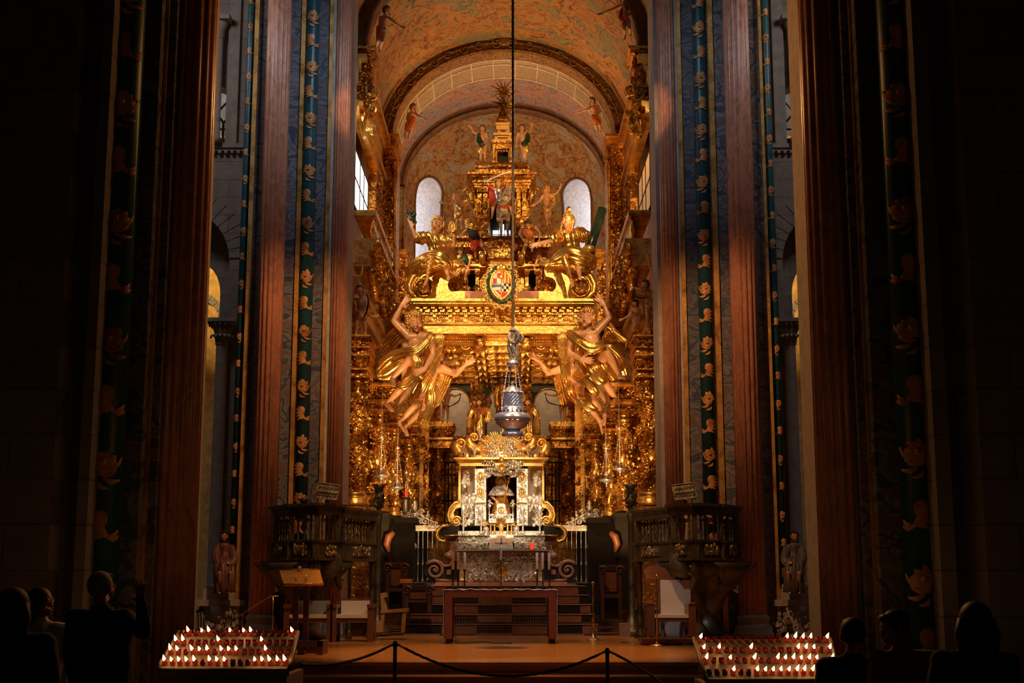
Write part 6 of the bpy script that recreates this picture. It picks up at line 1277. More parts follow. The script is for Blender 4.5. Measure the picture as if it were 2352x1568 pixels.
# ================================================================ VOTIVE CANDLE STANDS
LITL = [[1,3,4,7,9,10,16,(16,.3)], [0,1,6,12], [0,1,3,4,5,7,8,9,13], [0,1,2,3,4,6,7,8,12,13,14,15,16]]
LITR = [[0,11,12,13,14,16], [0,2,6,12,13,14,16], [0,3,6,9,10,11,12,13,14,16], [3,6,7,8,9,10,11,12,13,14,15,16]]
ORD = ['first','second','third','fourth','fifth','sixth','seventh','eighth','ninth','tenth','eleventh','twelfth','thirteenth','fourteenth','fifteenth','sixteenth','seventeenth']
ROW = ['back','third','second','front']
def votive(side, FL, FR, BL, BR, lits):
    # corners in pixels: front left/right, back left/right ; real depth of the sloping tray
    Yf, Yb = 11.0, 12.0; fl = W(*FL, Yf); fr = W(*FR, Yf); bl = W(*BL, Yb); br = W(*BR, Yb); zf = (fl.z+fr.z)/2; zb = (bl.z+br.z)/2; fl.z = fr.z = zf; bl.z = br.z = zb
    t = thing('votive_stand', 'grey metal stand with sloping tray of red votive candles on the %s' % side, 'candle stand', ((fl.x+fr.x)/2, (Yf+Yb)/2, 0))
    m = MB(); tr = [fl, fr, br, bl]; m.add(tr+[p-V((0,0,.05)) for p in tr], [(0,1,2,3),(7,6,5,4),(0,4,5,1),(1,5,6,2),(2,6,7,3),(3,7,4,0)]); m.obj('tray', 'tray_metal', t)
    m = MB()
    for a, b in ((fl, bl), (fr, br)): m.tube([a+V((0,0,.01)), b+V((0,0,.01))], .02, 6)
    m.tube([fl, fr], .015, 6); m.obj('tray_rim', 'tray_metal', t)
    m = MB(); m.bx(fl.x+.03, fr.x-.03, Yf+.03, Yf+.08, 0.02, zf-.05); m.bx(fl.x+.03, fl.x+.08, Yf+.03, Yb-.05, .02, zf-.05); m.bx(fr.x-.08, fr.x-.03, Yf+.03, Yb-.05, .02, zf-.05); m.obj('cabinet', 'tray_metal', t)
    m = MB(); xc = (fl.x+fr.x)/2; m.bx(xc-.18, xc+.18, Yf-.02, Yf+.03, zf-.35, zf-.07); bxp = m.obj('coin_box', 'tray_metal', t)
    for i in range(4):
        v = (3.35-i)/4+.08; 
        if v > 1: v = .93
        v = (.93, .66, .40, .12)[i]
        for j in range(17):
            u = (j+.6)/17.2; a = fl+(bl-fl)*v; b = fr+(br-fr)*v; p = a+(b-a)*u; lit = any((x[0] if isinstance(x, tuple) else x) == j for x in lits[i])
            o = thing('votive_candle', '%s red glass votive candle, %s row of the %s stand, %s from left' % ('burning' if lit else 'unlit', ROW[i], side, ORD[j]), 'candle', p, 'votive candles on the %s stand' % side)
            c = CUP.copy(); sc.collection.objects.link(c); c.parent = o; c.data = CUPL.data if lit else CUP.data
            if lit:
                c = FLM.copy(); sc.collection.objects.link(c); c.parent = o; c.rotation_euler = (0, (-.36 if side == 'left' else .36)*U(.7,1.3), 0); c.scale = (1.5, 1.5, U(.8, 1.25)); c.location = (0, -.012, .026); lamps.append(p)
lamps = []
m = MB(); m.lathe((0,0,0), [(.015,0),(.022,.008),(.023,.046),(.020,.046),(.018,.012),(0,.012)], 14); CUP = m.obj('glass_cup', 'cup_dark', None)
m = MB(); m.lathe((0,0,0), [(.015,0),(.022,.008),(.023,.046),(.020,.046),(.018,.034),(0,.034)], 14); CUPL = m.obj('glass_cup', 'cup_lit', None)
m = MB(); m.lathe((0,0,0), [(.002,0),(.007,.008),(.0095,.018),(.006,.036),(.0,.058)], 10); FLM = m.obj('flame', 'flame', None)
votive('left', (362,1538), (664,1538), (412,1454), (684,1454), LITL)
votive('right', (1622,1562), (1932,1562), (1594,1466), (1906,1470), LITR)
for o in (CUP, CUPL, FLM): bpy.data.objects.remove(o)
# a few warm point lights among the flames (each stands for a handful of them)
l = bpy.data.lights.new('candle_glow', 'POINT'); l.energy = .35; l.color = (1, .42, .12); l.shadow_soft_size = .03
for p in lamps[::4]:
    o = bpy.data.objects.new('candle_glow', l); sc.collection.objects.link(o); o.location = p+V((0,-.0,.11))
MDEF['hair_red'] = plain((.06,.022,.012), .7, 0, .3, 12.); MDEF['robe_umber'] = plain((.07,.05,.035), .5); MDEF['robe_rust'] = plain((.12,.035,.02), .5)
# ================================================================ FIGURES
def remesh(mb, vox, smooth=4):
    me = bpy.data.meshes.new('t'); me.from_pydata(mb.v, [], mb.f); o = bpy.data.objects.new('t', me); sc.collection.objects.link(o)
    r = o.modifiers.new('r', 'REMESH'); r.mode = 'VOXEL'; r.voxel_size = vox; r.use_smooth_shade = True
    s = o.modifiers.new('s', 'SMOOTH'); s.iterations = smooth; s.factor = .5
    dg = bpy.context.evaluated_depsgraph_get(); e = o.evaluated_get(dg); m2 = bpy.data.meshes.new_from_object(e)
    vs = [v.co.copy() for v in m2.vertices]; ns = [v.normal.copy() for v in m2.vertices]; fs = [tuple(p.vertices) for p in m2.polygons]
    bpy.data.objects.remove(o); bpy.data.meshes.remove(me); bpy.data.meshes.remove(m2); return vs, ns, fs
def crsm(pts, rad, n=5):
    P = sm(pts, n); L = len(pts)-1; r = []
    for i in range(len(P)): u = min(L-1e-6, i/n); k = int(u); r.append(rad[k]+(rad[k+1]-rad[k])*(u-k))
    return P, r
SWAP = {'sl':'sr','el':'er','wl':'wr','hl':'hr','kl':'kr','al':'ar','tl':'tr','gl':'gr'}
def fig(name, label, cat, Y, h, J, face=(0,0,0), hair=('hair_brown','curls'), wear=(), drape=(), wings=(), skinm='skin', vox=22, group=None, base=None, pose_base=None, nohands='', sc_leg=1.):
    G = {}
    for k, p in J.items(): G[k] = W(p[0], p[1], Y-(p[2] if len(p) > 2 else 0))
    H = h*PX(Y, J['hd'][1]); g = G
    if 'nk' not in g: g['nk'] = (g['sl']+g['sr'])/2+V((0,0,.08*H))
    up = (g['nk']-g['pv']).normalized(); sx = (g['sr']-g['sl']); sx = (sx-up*sx.dot(up)).normalized()
    if 'hl' not in g: g['hl'] = g['pv']-sx*.29*H-up*.12*H
    if 'hr' not in g: g['hr'] = g['pv']+sx*.29*H-up*.12*H
    yw, pt, rl = [math.radians(a) for a in face]
    M = Matrix.Rotation(yw, 3, 'Z')@Matrix.Rotation(rl, 3, 'Y')@Matrix.Rotation(-pt, 3, 'X')
    hd = g['hd']; L = lambda x, y, z: hd+M@(V((x, y, z))*H)
    def parts(sel, inf=0.):
        m = MB(); i_ = inf*H
        def rc(a, ra, b, rb): m.rc(a, ra*H+i_, b, rb*H+i_, 12)
        if 'head' in sel:
            m.ell(L(0,.03,.07), ((.36*H+i_), .43*H+i_, .42*H+i_), 16, 12, M); rc(L(0,-.08,-.12), .27, L(0,-.17,-.33), .15)
            m.rc(L(0,-.385,.04), .035*H, L(0,-.45,-.12), .058*H, 8); m.ell(L(0,-.36,-.385), (.09*H,.07*H,.07*H)); m.ell(L(0,-.36,-.26), (.12*H,.06*H,.05*H))
            for s in (-1, 1): m.ell(L(s*.36,.04,-.06), (.05*H,.09*H,.12*H)); m.ell(L(s*.15,-.31,.10), (.12*H,.08*H,.04*H)); m.ell(L(s*.20,-.24,-.15), (.12*H,.1*H,.12*H))
            rc(L(0,.08,-.25), .2, g['nk']+up*0, .23)
        if 'torso' in sel:
            fr = sx.cross(up).normalized(); MT = Matrix((sx, fr, up)).transposed(); W2 = (g['sr']-g['sl']).length/2
            rc(g['sl'], .24, g['sr'], .24); rc(g['nk'], .22, (g['sl']+g['sr'])/2, .3)
            T = (g['nk']-g['pv']).length
            m.ell(g['nk']-up*T*.33, (max(W2*.86, .45*H)+i_, .40*H+i_, T*.36+i_), 16, 12, MT)
            m.ell(g['pv']+up*T*.36, (.46*H+i_, .35*H+i_, T*.33+i_), 14, 10, MT); m.ell(g['pv'], (.54*H+i_, .42*H+i_, .42*H+i_), 14, 10, MT)
        if 'bulk' in sel:
            for s in 'lr': rc(g['s'+s]*.8+g['nk']*.2-up*.25*H, .34, g['h'+s], .46)
        for s in 'lr':
            if 'arm'+s in sel: rc(g['s'+s], .22, g['e'+s], .155)
            if 'puff'+s in sel: q = g['s'+s]*.45+g['e'+s]*.55; m.ell(q, .34*H+i_, 12, 8); rc(g['s'+s], .3, q, .36)
            if 'fore'+s in sel: q = g['e'+s]*.65+g['w'+s]*.35; rc(g['e'+s], .155, q, .155); rc(q, .155, g['w'+s], .095)
            if 'hand'+s in sel:
                w_ = g['w'+s]; d = (g['g'+s]-w_).normalized() if 'g'+s in g else (w_-g['e'+s]).normalized(); sd = d.cross(V((0,-1,0))).normalized(); fw = V((0,-1,0)); e = w_+d*.26*H
                for k in (-1, 0, 1): m.rc(w_+sd*k*.05*H, .075*H, e+sd*k*.085*H, .07*H, 8)
                for k, ln in ((-1.5,.34),(-.5,.42),(.5,.40),(1.5,.31)):
                    a = e+sd*k*.068*H; b = a+(d+sd*k*.17+fw*.08).normalized()*ln*.55*H; c = b+(d*.95+sd*k*.10+fw*(.25+.12*k)).normalized()*ln*.5*H; m.rc(a, .046*H, b, .041*H, 8); m.rc(b, .041*H, c, .033*H, 8)
                ts = -1 if (s == 'l') == (d.z > 0) else 1; ts = -ts; a = w_+d*.07*H+sd*ts*.1*H; b = a+(d*.55+sd*ts*.8+fw*.3).normalized()*.16*H; m.rc(a, .055*H, b, .045*H, 6); m.rc(b, .045*H, b+(d*.9+sd*ts*.3+fw*.3).normalized()*.13*H, .036*H, 6)
            if 'thigh'+s in sel: rc(g['h'+s], .32*sc_leg, g['k'+s], .20)
            if 'calf'+s in sel: q = g['k'+s]*.7+g['a'+s]*.3; rc(g['k'+s], .19, q, .20); rc(q, .20, g['a'+s], .105)
            if 'foot'+s in sel:
                a = g['a'+s]; b = g['t'+s] if 't'+s in g else a+V((0,-.35*H,-.2*H)); d = (b-a).normalized(); rc(a, .105, a-V((0,0,.1*H)), .1)
                b = a+d*min(.62*H, max(.45*H, (b-a).length)); sd = d.cross(V((0,0,1))).normalized()
                for k in (-1, 1): m.rc(a-V((0,0,.04*H))+sd*k*.03*H, .095*H, b+sd*k*.07*H, .06*H, 8)
                for k in range(5): m.ell(b+d*.08*H+sd*(k-2)*.042*H, .036*H, 6, 5)
        return m
    allp = ['head','torso']
    for s in 'lr':
        if 'e'+s in g: allp += ['arm'+s]
        if 'w'+s in g: allp += ['fore'+s]+(['hand'+s] if s not in nohands else [])
        if 'k'+s in g: allp += ['thigh'+s]
        if 'a'+s in g: allp += ['calf'+s, 'foot'+s]
    vs, ns, fs = remesh(parts(allp), H/vox)
    lo = min(vs, key=lambda p: p.z)
    t = thing(name, label, cat, base or (g['pv'].x, g['pv'].y, lo.z), group)
    b = MB(); b.add(vs, fs, True, 0)
    for s in (-1, 1):
        b.ell(L(s*.15,-.338,.015), (.06*H,.048*H,.030*H), 10, 7, M, 1); b.ell(L(s*.15,-.372,.006), (.026*H,.02*H,.024*H), 8, 6, M, 2); b.ell(L(s*.15,-.335,.036), (.08*H,.062*H,.034*H), 10, 7, M, 0); b.ell(L(s*.15,-.328,-.03), (.08*H,.05*H,.03*H), 10, 7, M, 0)
        b.tube([L(s*.06,-.40,.13), L(s*.15,-.41,.17), L(s*.25,-.36,.13)], .011*H, 5, 4)
    b.ell(L(0,-.415,-.24), (.085*H,.03*H,.02*H), 8, 5, M, 3); b.ell(L(0,-.41,-.285), (.07*H,.035*H,.025*H), 8, 5, M, 3)
    b.obj('body', [skinm, 'eye_white', 'iris', 'lips', hair[0] if hair else 'hair_brown'], t)
    # hair
    if hair:
        hm, st = hair[:2]; m = MB()
        if st in ('curls', 'long'):
            n = 130 if vox > 20 else 60
            for i in range(n):
                z = 1-2*(i+.5)/n*.82; a = i*2.399; r = math.sqrt(max(0, 1-z*z)); x, y = r*math.cos(a), r*math.sin(a)
                if y < -.25 and z < .48: continue
                if z < -.35 and y < .2: continue
                p = L(x*.385, .03+y*.46, .08+z*.46); q = (.085+.03*R())*H; m.ell(p, (q, q, q), 7, 5)
                if vox > 20: m.ell(L(x*.45, .03+y*.53, .08+z*.53), q*.5, 6, 4)
            m.ell(L(0,.07,.12), (.37*H,.43*H,.42*H), 14, 10, M)
            for s in (-1, 1):
                for k in range(5 if st == 'curls' else 8): m.ell(L(s*(.37+.03*math.sin(k*2)), .0, -.05-.09*k), .075*H, 7, 5)
        elif st == 'short': m.ell(L(0,.08,.10), (.39*H,.45*H,.44*H), 16, 10, M); m.ell(L(0,-.22,.36), (.27*H,.16*H,.13*H), 10, 6, M)
        elif st == 'straight':
            m.ell(L(0,.08,.10), (.40*H,.46*H,.45*H), 16, 10, M)
            for s in (-1, 1): m.tube([L(s*.33,.1,.1), L(s*.42,.12,-.3), L(s*.40,.16,-.75)], [.16*H,.19*H,.1*H], 10)
            m.tube([L(0,.4,0), L(0,.42,-.4), L(0,.4,-.85)], [.3*H,.36*H,.16*H], 12)
        m.obj('hair', hm, t)
    for wnm, mat, sel, inf, fold in wear:
        vs, ns, fs = remesh(parts(sel, inf), H/(vox*.9), 3); k, am, fd = fold; fd = V(fd).normalized(); out = []
        for p, n in zip(vs, ns): q = p/H; out.append(p+n*(am*H*math.sin(k*q.dot(fd)+2.2*math.sin(q.z*1.3+q.x*1.7))))
        m = MB(); m.add(out, fs, True); m.obj(wnm, mat, t)
    for dn, mat, chains in drape:
        m = MB()
        for ch in chains:
            P, r = crsm([W(c[0], c[1], Y-c[2]) for c in ch], [c[3]*PX(Y) for c in ch]); m.tube(P, r, 40, fl=(8, .17, .09), flat=((0,1,0), .45))
            m.tube([p+V((0,-r_*.28,r_*.25)) for p, r_ in zip(P, r)], [q*.55 for q in r], 24, fl=(6, .2, -.12), flat=((0,1,0), .4))
        m.obj(dn, mat, t)
    for le, tr, nf, mat in wings:
        m = MB(); LE = [W(c[0], c[1], Y-c[2]) for c in le]; TR = [W(c[0], c[1], Y-c[2]) for c in tr]; A = sm(LE, 8); B = sm(TR, 8)
        def at(C, u): x = u*(len(C)-1); k = min(len(C)-2, int(x)); return C[k]+(C[k+1]-C[k])*(x-k)
        for rowk, (ln, off, wd) in enumerate(((1., 0, 1.), (.62, -.05, .9), (.35, -.1, .8))):
            for i in range(nf):
                u = (i+.5)/nf; a = at(A, u); bb = at(B, u); d = bb-a; e = a+d*ln*U(.93, 1.04)+V((0,off,0)); a = a+V((0,off,0)); w_ = wd*max((A[0]-A[-1]).length, (B[0]-B[-1]).length)/nf*.62
                m.tube([a, a+(e-a)*.3, a+(e-a)*.75, a+(e-a)*.93, e], [w_*.6, w_, w_, w_*.75, w_*.1], 8, flat=((0,1,0), .7)); m.tube([a+V((0,-w_*.3,0)), e+V((0,-w_*.25,0))], w_*.14, 5)
        m.tube(A, [(A[0]-A[-1]).length*.07+.02]*len(A), 8); m.obj('wing', mat, t)
    return t, g, H, L
SWAP.update({v: k for k, v in list(SWAP.items())})
CL = 'gold_cloth'
def mir(J): return {SWAP.get(k, k): (MX(p[0]),)+tuple(p[1:]) for k, p in J.items()}
# ---- the two front angels carrying the canopy
fig('flying_angel', 'large curly-haired angel with raised arm at the left canopy corner, bent bare leg, gold drapery', 'angel', 29.55, 46,
 dict(hd=(954,740,.12), nk=(960,768), sl=(941,774,.05), el=(905,737), wl=(922,702), gl=(938,684), sr=(989,774,.05), er=(994,816,.1), wr=(976,847,.3), gr=(953,856,.4), pv=(950,826,-.05), hl=(942,830,.05), kl=(938,829,.5), al=(901,868,.35), tl=(904,884,.45), hr=(955,840), kr=(922,890,.15), ar=(889,926,-.1), tr=(901,944,.1)),
 (8,-14,-8), ('hair_gold','curls'), (), [('drapery', CL, [[(992,767,.2,8),(974,790,.3,10),(952,808,.35,12),(925,812,.2,12),(893,824,.1,13),(866,852,0,12)],[(948,815,.1,12),(918,836,.1,15),(888,856,0,16),(862,862,0,7)],[(946,812,.3,8),(957,835,.35,11),(948,862,.25,13),(926,884,.25,10),(915,879,.2,5)],[(956,850,.15,9),(940,872,.2,11),(922,893,.15,4)],[(990,790,-.1,9),(980,830,-.2,12),(962,866,-.15,8)]])],
 [([(932,752,-.2),(920,742,-.25),(924,760,-.3),(930,778,-.3)], [(872,792,-.4),(862,798,-.4),(872,812,-.4),(884,824,-.4)], 8, 'gold'), ([(1000,772,-.1),(1010,768,-.12),(1021,776,-.15)], [(985,866,-.25),(992,872,-.25),(1008,838,-.3)], 7, 'gold_bright')], vox=34)
fig('flying_angel', 'large angel with raised arm at the right canopy corner, hand on belly, gold drapery', 'angel', 29.55, 46,
 dict(hd=(1347,733,.12), nk=(1348,763), sl=(1314,771,.05), el=(1309,811,.1), wl=(1334,825,.35), gl=(1354,828,.42), sr=(1366,765,.05), er=(1398,731), wr=(1388,701), gr=(1374,684), pv=(1368,828,-.05), hr=(1378,826,.05), kr=(1396,812,.5), ar=(1422,862,.35), tr=(1431,868,.5), hl=(1364,838), kl=(1394,884,.15), al=(1414,915,-.1), tl=(1407,932,.1)),
 (-14,4,6), ('hair_gold','curls'), (), [('drapery', CL, [[(1306,764,.15,9),(1328,782,.35,11),(1352,800,.4,12),(1376,797,.35,11),(1394,784,.1,7)],[(1352,832,.2,8),(1366,850,.3,14),(1382,870,.25,14),(1392,868,.2,6)],[(1376,806,.3,7),(1398,797,.5,7),(1420,815,.4,8),(1432,842,.3,9),(1437,862,.2,6)],[(1380,822,.1,9),(1398,850,.15,13),(1412,872,.1,9)],[(1326,798,-.2,9),(1340,830,-.25,12),(1352,860,-.15,8)]])],
 [([(1302,770,-.1),(1290,765,-.12),(1280,776,-.15)], [(1312,866,-.25),(1295,880,-.25),(1288,842,-.3)], 7, 'gold_bright'), ([(1384,748,-.25),(1398,742,-.3),(1396,760,-.3),(1386,776,-.3)], [(1448,781,-.4),(1440,788,-.4),(1420,786,-.4),(1405,786,-.4)], 8, 'gold')], vox=34)
fig('flying_angel', 'second left angel, lower and further back, arm stretched toward the coffered soffit', 'angel', 31.0, 42,
 dict(hd=(1001,818), nk=(996,842), sl=(980,850), el=(972,872,.1), wl=(968,900,.3), sr=(1016,846), er=(1047,860,.1), wr=(1070,837,.1), gr=(1086,826,.1), pv=(970,894), kl=(952,932,.35), al=(917,970,.2), tl=(934,998,.3), kr=(975,938,.1), ar=(930,980,-.1), tr=(936,1004,.1)),
 (30,0,0), ('hair_gold','curls'), (), [('drapery', CL, [[(985,860,.1,10),(968,890,.25,14),(955,915,.3,14),(945,935,.3,6)],[(982,880,.0,12),(985,920,.1,15),(975,955,.1,14),(965,975,.1,6)],[(1000,870,0,8),(985,895,.1,11),(990,935,.1,9)]])],
 [([(1022,838,-.1),(1030,845,-.15),(1042,868,-.15)], [(985,905,-.1),(992,930,-.1),(1004,940,-.1)], 7, 'gold_bright')], vox=26)
fig('flying_angel', 'second right angel, lower and further back, arm stretched toward the coffered soffit', 'angel', 31.0, 42,
 dict(hd=(1302,822), nk=(1308,842), sl=(1286,848), el=(1259,857,.1), wl=(1239,829,.1), gl=(1225,818,.1), sr=(1328,846), er=(1342,868,.1), wr=(1338,895,.3), pv=(1340,886), kl=(1352,930,.3), al=(1378,968,.1), tl=(1384,998,.1), kr=(1364,922,.3), ar=(1390,952,.1), tr=(1386,975,.2)),
 (-30,0,0), ('hair_gold','curls'), (), [('drapery', CL, [[(1318,860,.1,9),(1345,872,.3,11),(1362,892,.3,10),(1372,905,.2,5)],[(1328,895,.2,10),(1340,915,.3,15),(1358,932,.3,14),(1376,940,.2,5)],[(1305,870,-.1,9),(1315,905,-.1,11),(1330,925,.1,8)]])],
 [([(1288,838,-.1),(1276,848,-.15),(1270,868,-.15)], [(1318,905,-.2),(1296,935,-.2),(1286,925,-.2)], 7, 'gold_dark')], vox=26)
fig('flying_angel', 'third left angel mostly hidden behind the others, one small arm raised', 'angel', 32.6, 38,
 dict(hd=(1014,806), nk=(1008,828), sl=(994,832), el=(985,855), wl=(980,875), sr=(1024,832), er=(1043,830,.1), wr=(1044,808,.1), gr=(1040,796,.1), pv=(975,872), kl=(936,898,.3), al=(906,938,.2), tl=(911,958,.3), kr=(960,905), ar=(940,935)),
 (20,0,0), ('hair_brown','curls'), (), [('drapery', 'gold_cloth', [[(990,850,.1,10),(970,870,.2,13),(950,885,.2,10)],[(980,870,0,12),(975,900,0,12),(960,920,0,6)]])], vox=22)
fig('flying_angel', 'third right angel mostly hidden behind the others, upper arm reaching left', 'angel', 32.6, 38,
 dict(hd=(1302,793), nk=(1300,812), sl=(1285,812), el=(1271,819,.1), wl=(1246,797,.1), gl=(1228,800,.1), sr=(1316,818), er=(1314,866,.1), wr=(1326,910,.2), gr=(1330,922,.2), pv=(1328,866), kl=(1370,890,.3), al=(1403,938,.2), tl=(1396,958,.3), kr=(1350,900), ar=(1366,935)),
 (-20,0,0), ('hair_brown','curls'), (), [('drapery', 'gold_cloth', [[(1310,850,.1,10),(1335,870,.2,13),(1355,885,.2,10)],[(1325,870,0,12),(1335,900,0,12),(1345,920,0,6)]])], vox=22)
# ---- seated gold-robed women on the volutes
t, g, H, L = fig('seated_statue', 'seated gold-robed woman holding up a snake and a mirror on the left volute', 'statue', 30.0, 35,
 dict(hd=(1006,516,.1), nk=(1004,540), sl=(980,545), el=(957,548,.1), wl=(946,521,.15), gl=(943,506,.15), sr=(1026,545), er=(1041,563,.1), wr=(1042,543,.25), gr=(1036,533,.25), pv=(1003,588), hl=(998,590,.1), kl=(989,593,.6), al=(981,640,.55), tl=(977,651,.6), hr=(1008,590,.1), kr=(1020,600,.5), ar=(1030,636,.3)),
 (10,2,0), ('hair_gold','long'), [('gold_robe', CL, ['torso','puffl','puffr'], .10, (15, .035, (1,0,.3))), ('lace_boot', 'gold_bright', ['calfl'], .02, (26, .03, (0,0,1)))],
 [('drapery', CL, [[(975,592,.3,8),(992,588,.5,14),(1012,592,.6,16),(1026,604,.5,14),(1024,618,.4,6)],[(1000,588,.2,12),(975,598,.3,14),(953,614,.2,15),(942,634,.1,12),(938,650,.1,5)],[(985,600,.2,10),(965,618,.2,11),(950,640,.1,6)],[(986,586,.4,10),(974,598,.5,10),(972,612,.4,5)]])], vox=32)
m = MB(); c = W(1038,521,29.7); k = PX(29.7); m.tube([c+V((7*k*math.cos(i*.4189),0,11*k*math.sin(i*.4189))) for i in range(15)], 2.3*k, 6, closed=True)
for i in range(15): m.leaf(c+V((8*k*math.cos(i*.4189),-.02,12*k*math.sin(i*.4189))), (math.cos(i*.4189),0,math.sin(i*.4189)), (0,-1,0), 3.5*k, 1.5*k)
m.tube([c-V((0,0,11*k)), c-V((0,0,22*k))], 1.4*k, 6); tt = thing('hand_mirror', 'oval gilt hand mirror held by the seated gold woman on the left', 'mirror', c-V((0,0,22*k))); m.obj('mirror_frame', 'gold_bright', tt); m = MB(); m.ell(c+V((0,.02,0)), (6*k,.02,10*k)); m.obj('mirror_glass', 'gold_matte', tt)
m = MB(); P, r = crsm([W(*p) for p in ((952,512,29.85),(950,504,29.8),(943,500,29.85),(951,494,29.85),(952,489,29.85),(942,488,29.85),(934,488,29.85),(934,481,29.85))], [.03,.045,.05,.045,.04,.035,.03,.015]); m.tube(P, r, 8); m.tube(sm([W(950,504,29.8), W(956,510,29.8), W(953,514,29.8)]), .02, 6)
tt = thing('snake', 'dark green snake coiled round the raised hand of the left seated woman', 'snake', W(948,505,29.85)); m.obj('coiled_body', 'green_cloth', tt)
t, g, H, L = fig('seated_statue', 'seated gold-armoured woman with plumed helmet, arm stretched left, on the right volute', 'statue', 30.0, 35,
 dict(hd=(1304,510,.1), nk=(1306,531), sl=(1283,537), el=(1266,554,.15), wl=(1235,559,.3), gl=(1218,566,.35), sr=(1332,534), er=(1350,548,.05), wr=(1346,572,-.1), pv=(1318,584), hr=(1322,586,.1), kr=(1325,600,.45), ar=(1332,636,.3), hl=(1310,586,.1), kl=(1295,592,.6), al=(1311,638,.55), tl=(1315,655,.6)),
 (-16,18,6), ('hair_gold','long'), [('gold_robe', CL, ['torso','puffl','puffr'], .10, (15, .035, (1,0,.3))), ('greave', 'gold_bright', ['calfl'], .03, (5, .01, (0,0,1)))],
 [('drapery', CL, [[(1268,600,.3,6),(1282,592,.4,12),(1305,582,.5,16),(1330,588,.5,18),(1352,600,.3,18),(1362,616,.2,7)],[(1262,606,.3,5),(1276,600,.3,11),(1290,600,.3,8)],[(1318,596,.4,14),(1338,612,.3,14),(1356,618,.2,9)]])], vox=32)
m = MB(); m.ell(L(0,.02,.22), (.42*H,.5*H,.36*H), 16, 10); m.tube([L(-.4,-.2,.12), L(0,-.48,.18), L(.4,-.2,.12)], .05*H, 8)
for i in range(14): a = i/13; m.leaf(L(-.1+.1*math.sin(a*9), .0, .5+a*.5), (U(-.7,.5), U(-.4,.2), 1), (0,-1,0), .32*H, .1*H, .9)
m.obj('plumed_helmet', 'gold_bright', t)
tt = thing('green_column', 'toppling dark green marble column shaft held by the right seated woman', 'column', W(1354,572,30.0)); m = MB(); a, b = W(1355,568,30.0), W(1384,480,30.25); q = (b-a).to_track_quat('Z','Y').to_matrix(); m.lathe(a, [(.105,0),(.115,.02),(.105,(b-a).length)], 20, q, 0); m.obj('shaft', 'green_marble', tt)
m = MB(); m.lathe(a-(b-a).normalized()*.12, [(.15,0),(.13,.04),(.15,.07),(.12,.1),(.12,.13)], 20, q); m.obj('gilt_base', 'gold_bright', tt)
# ---- small standing figures on the tower
def little(lab, Y, h, J, face=(0,0,0), hairm='hair_gold', drp=(), wings=(), vox=15, cat='angel', nm='standing_angel', **k): return fig(nm, lab, cat, Y, h, J, face, (hairm,'curls'), (), drp, wings, vox=vox, **k)
little('small nude angel with arm out left, beside the tower, standing left of the niche', 31.2, 19, dict(hd=(1047,453,.03), nk=(1049,463), sl=(1041,467), el=(1030,468), wl=(1019,466,.1), gl=(1011,465,.1), sr=(1060,466), er=(1066,477), wr=(1058,484,.15), pv=(1053,489), kl=(1050,506,.1), al=(1049,521,0), tl=(1048,527,.1), kr=(1059,505,.1), ar=(1061,520,0), tr=(1060,526,.1)), (-20,0,0), 'hair_gold',
 [('drapery','gold_cloth',[[(1048,470,.1,3),(1060,482,.12,4),(1050,492,.14,5),(1047,506,.1,3)]])], [([(1062,460,-.1),(1072,458,-.1)], [(1072,490,-.1),(1084,484,-.1)], 5, 'gold')])
little('small nude angel with arm raised right, beside the tower, standing right of the niche', 31.2, 19, dict(hd=(1256,437,.03), nk=(1255,446), sl=(1246,450), el=(1240,461), wl=(1229,469,.1), gl=(1222,472,.1), sr=(1266,448), er=(1278,444), wr=(1286,433,.05), gr=(1288,427,.05), pv=(1256,477), kl=(1254,494,.1), al=(1257,511,0), tl=(1257,518,.1), kr=(1263,492,.1), ar=(1262,508,-.05), tr=(1265,514,.05)), (20,10,0), 'hair_gold',
 [('drapery','gold_matte',[[(1247,474,.12,3),(1257,482,.16,4),(1264,476,.1,4),(1268,462,.0,3)]])], [([(1264,446,-.1),(1272,448,-.1)], [(1266,486,-.1),(1278,464,-.1)], 5, 'gold')])
for lab, J, fc in (('small angel in dark green and gold cloak standing left of the lantern', dict(hd=(1108,296,.03), nk=(1108,304), sl=(1100,308), el=(1089,305), wl=(1083,295), gl=(1079,290), sr=(1116,308), er=(1119,318), wr=(1115,325,.08), pv=(1109,331), kl=(1105,350,.05), al=(1103,367), kr=(1113,350,.05), ar=(1114,367)), (-10,10,0)),
 ('small angel in dark green and gold cloak standing right of the lantern', dict(hd=(1199,295,.03), nk=(1198,303), sl=(1190,308), el=(1187,320), wl=(1186,331,.05), sr=(1208,307), er=(1217,303), wr=(1221,292), gr=(1222,286), pv=(1203,331), kl=(1202,350,.05), al=(1203,366), kr=(1207,350,.05), ar=(1208,365)), (-10,10,0))):
    x = J['pv'][0]; d = -1 if x < 1150 else 1
    little(lab, 31.7, 17, J, fc, 'hair_brown', [('green_cloak','green_cloth',[[(x+d*9,306,.05,3),(x+d*8,320,.05,5),(x+d*2,330,.1,6),(x-d*5,328,.08,3)],[(x+d*9,310,0,4),(x+d*9,328,0,5)]]), ('gold_skirt','gold_cloth',[[(x+d*6,333,.05,5),(x+d*6,345,.05,6),(x+d*3,352,.05,3)],[(x+d*(12 if d>0 else 10),305,-.05,2),(x+d*12,330,-.05,3)]])])
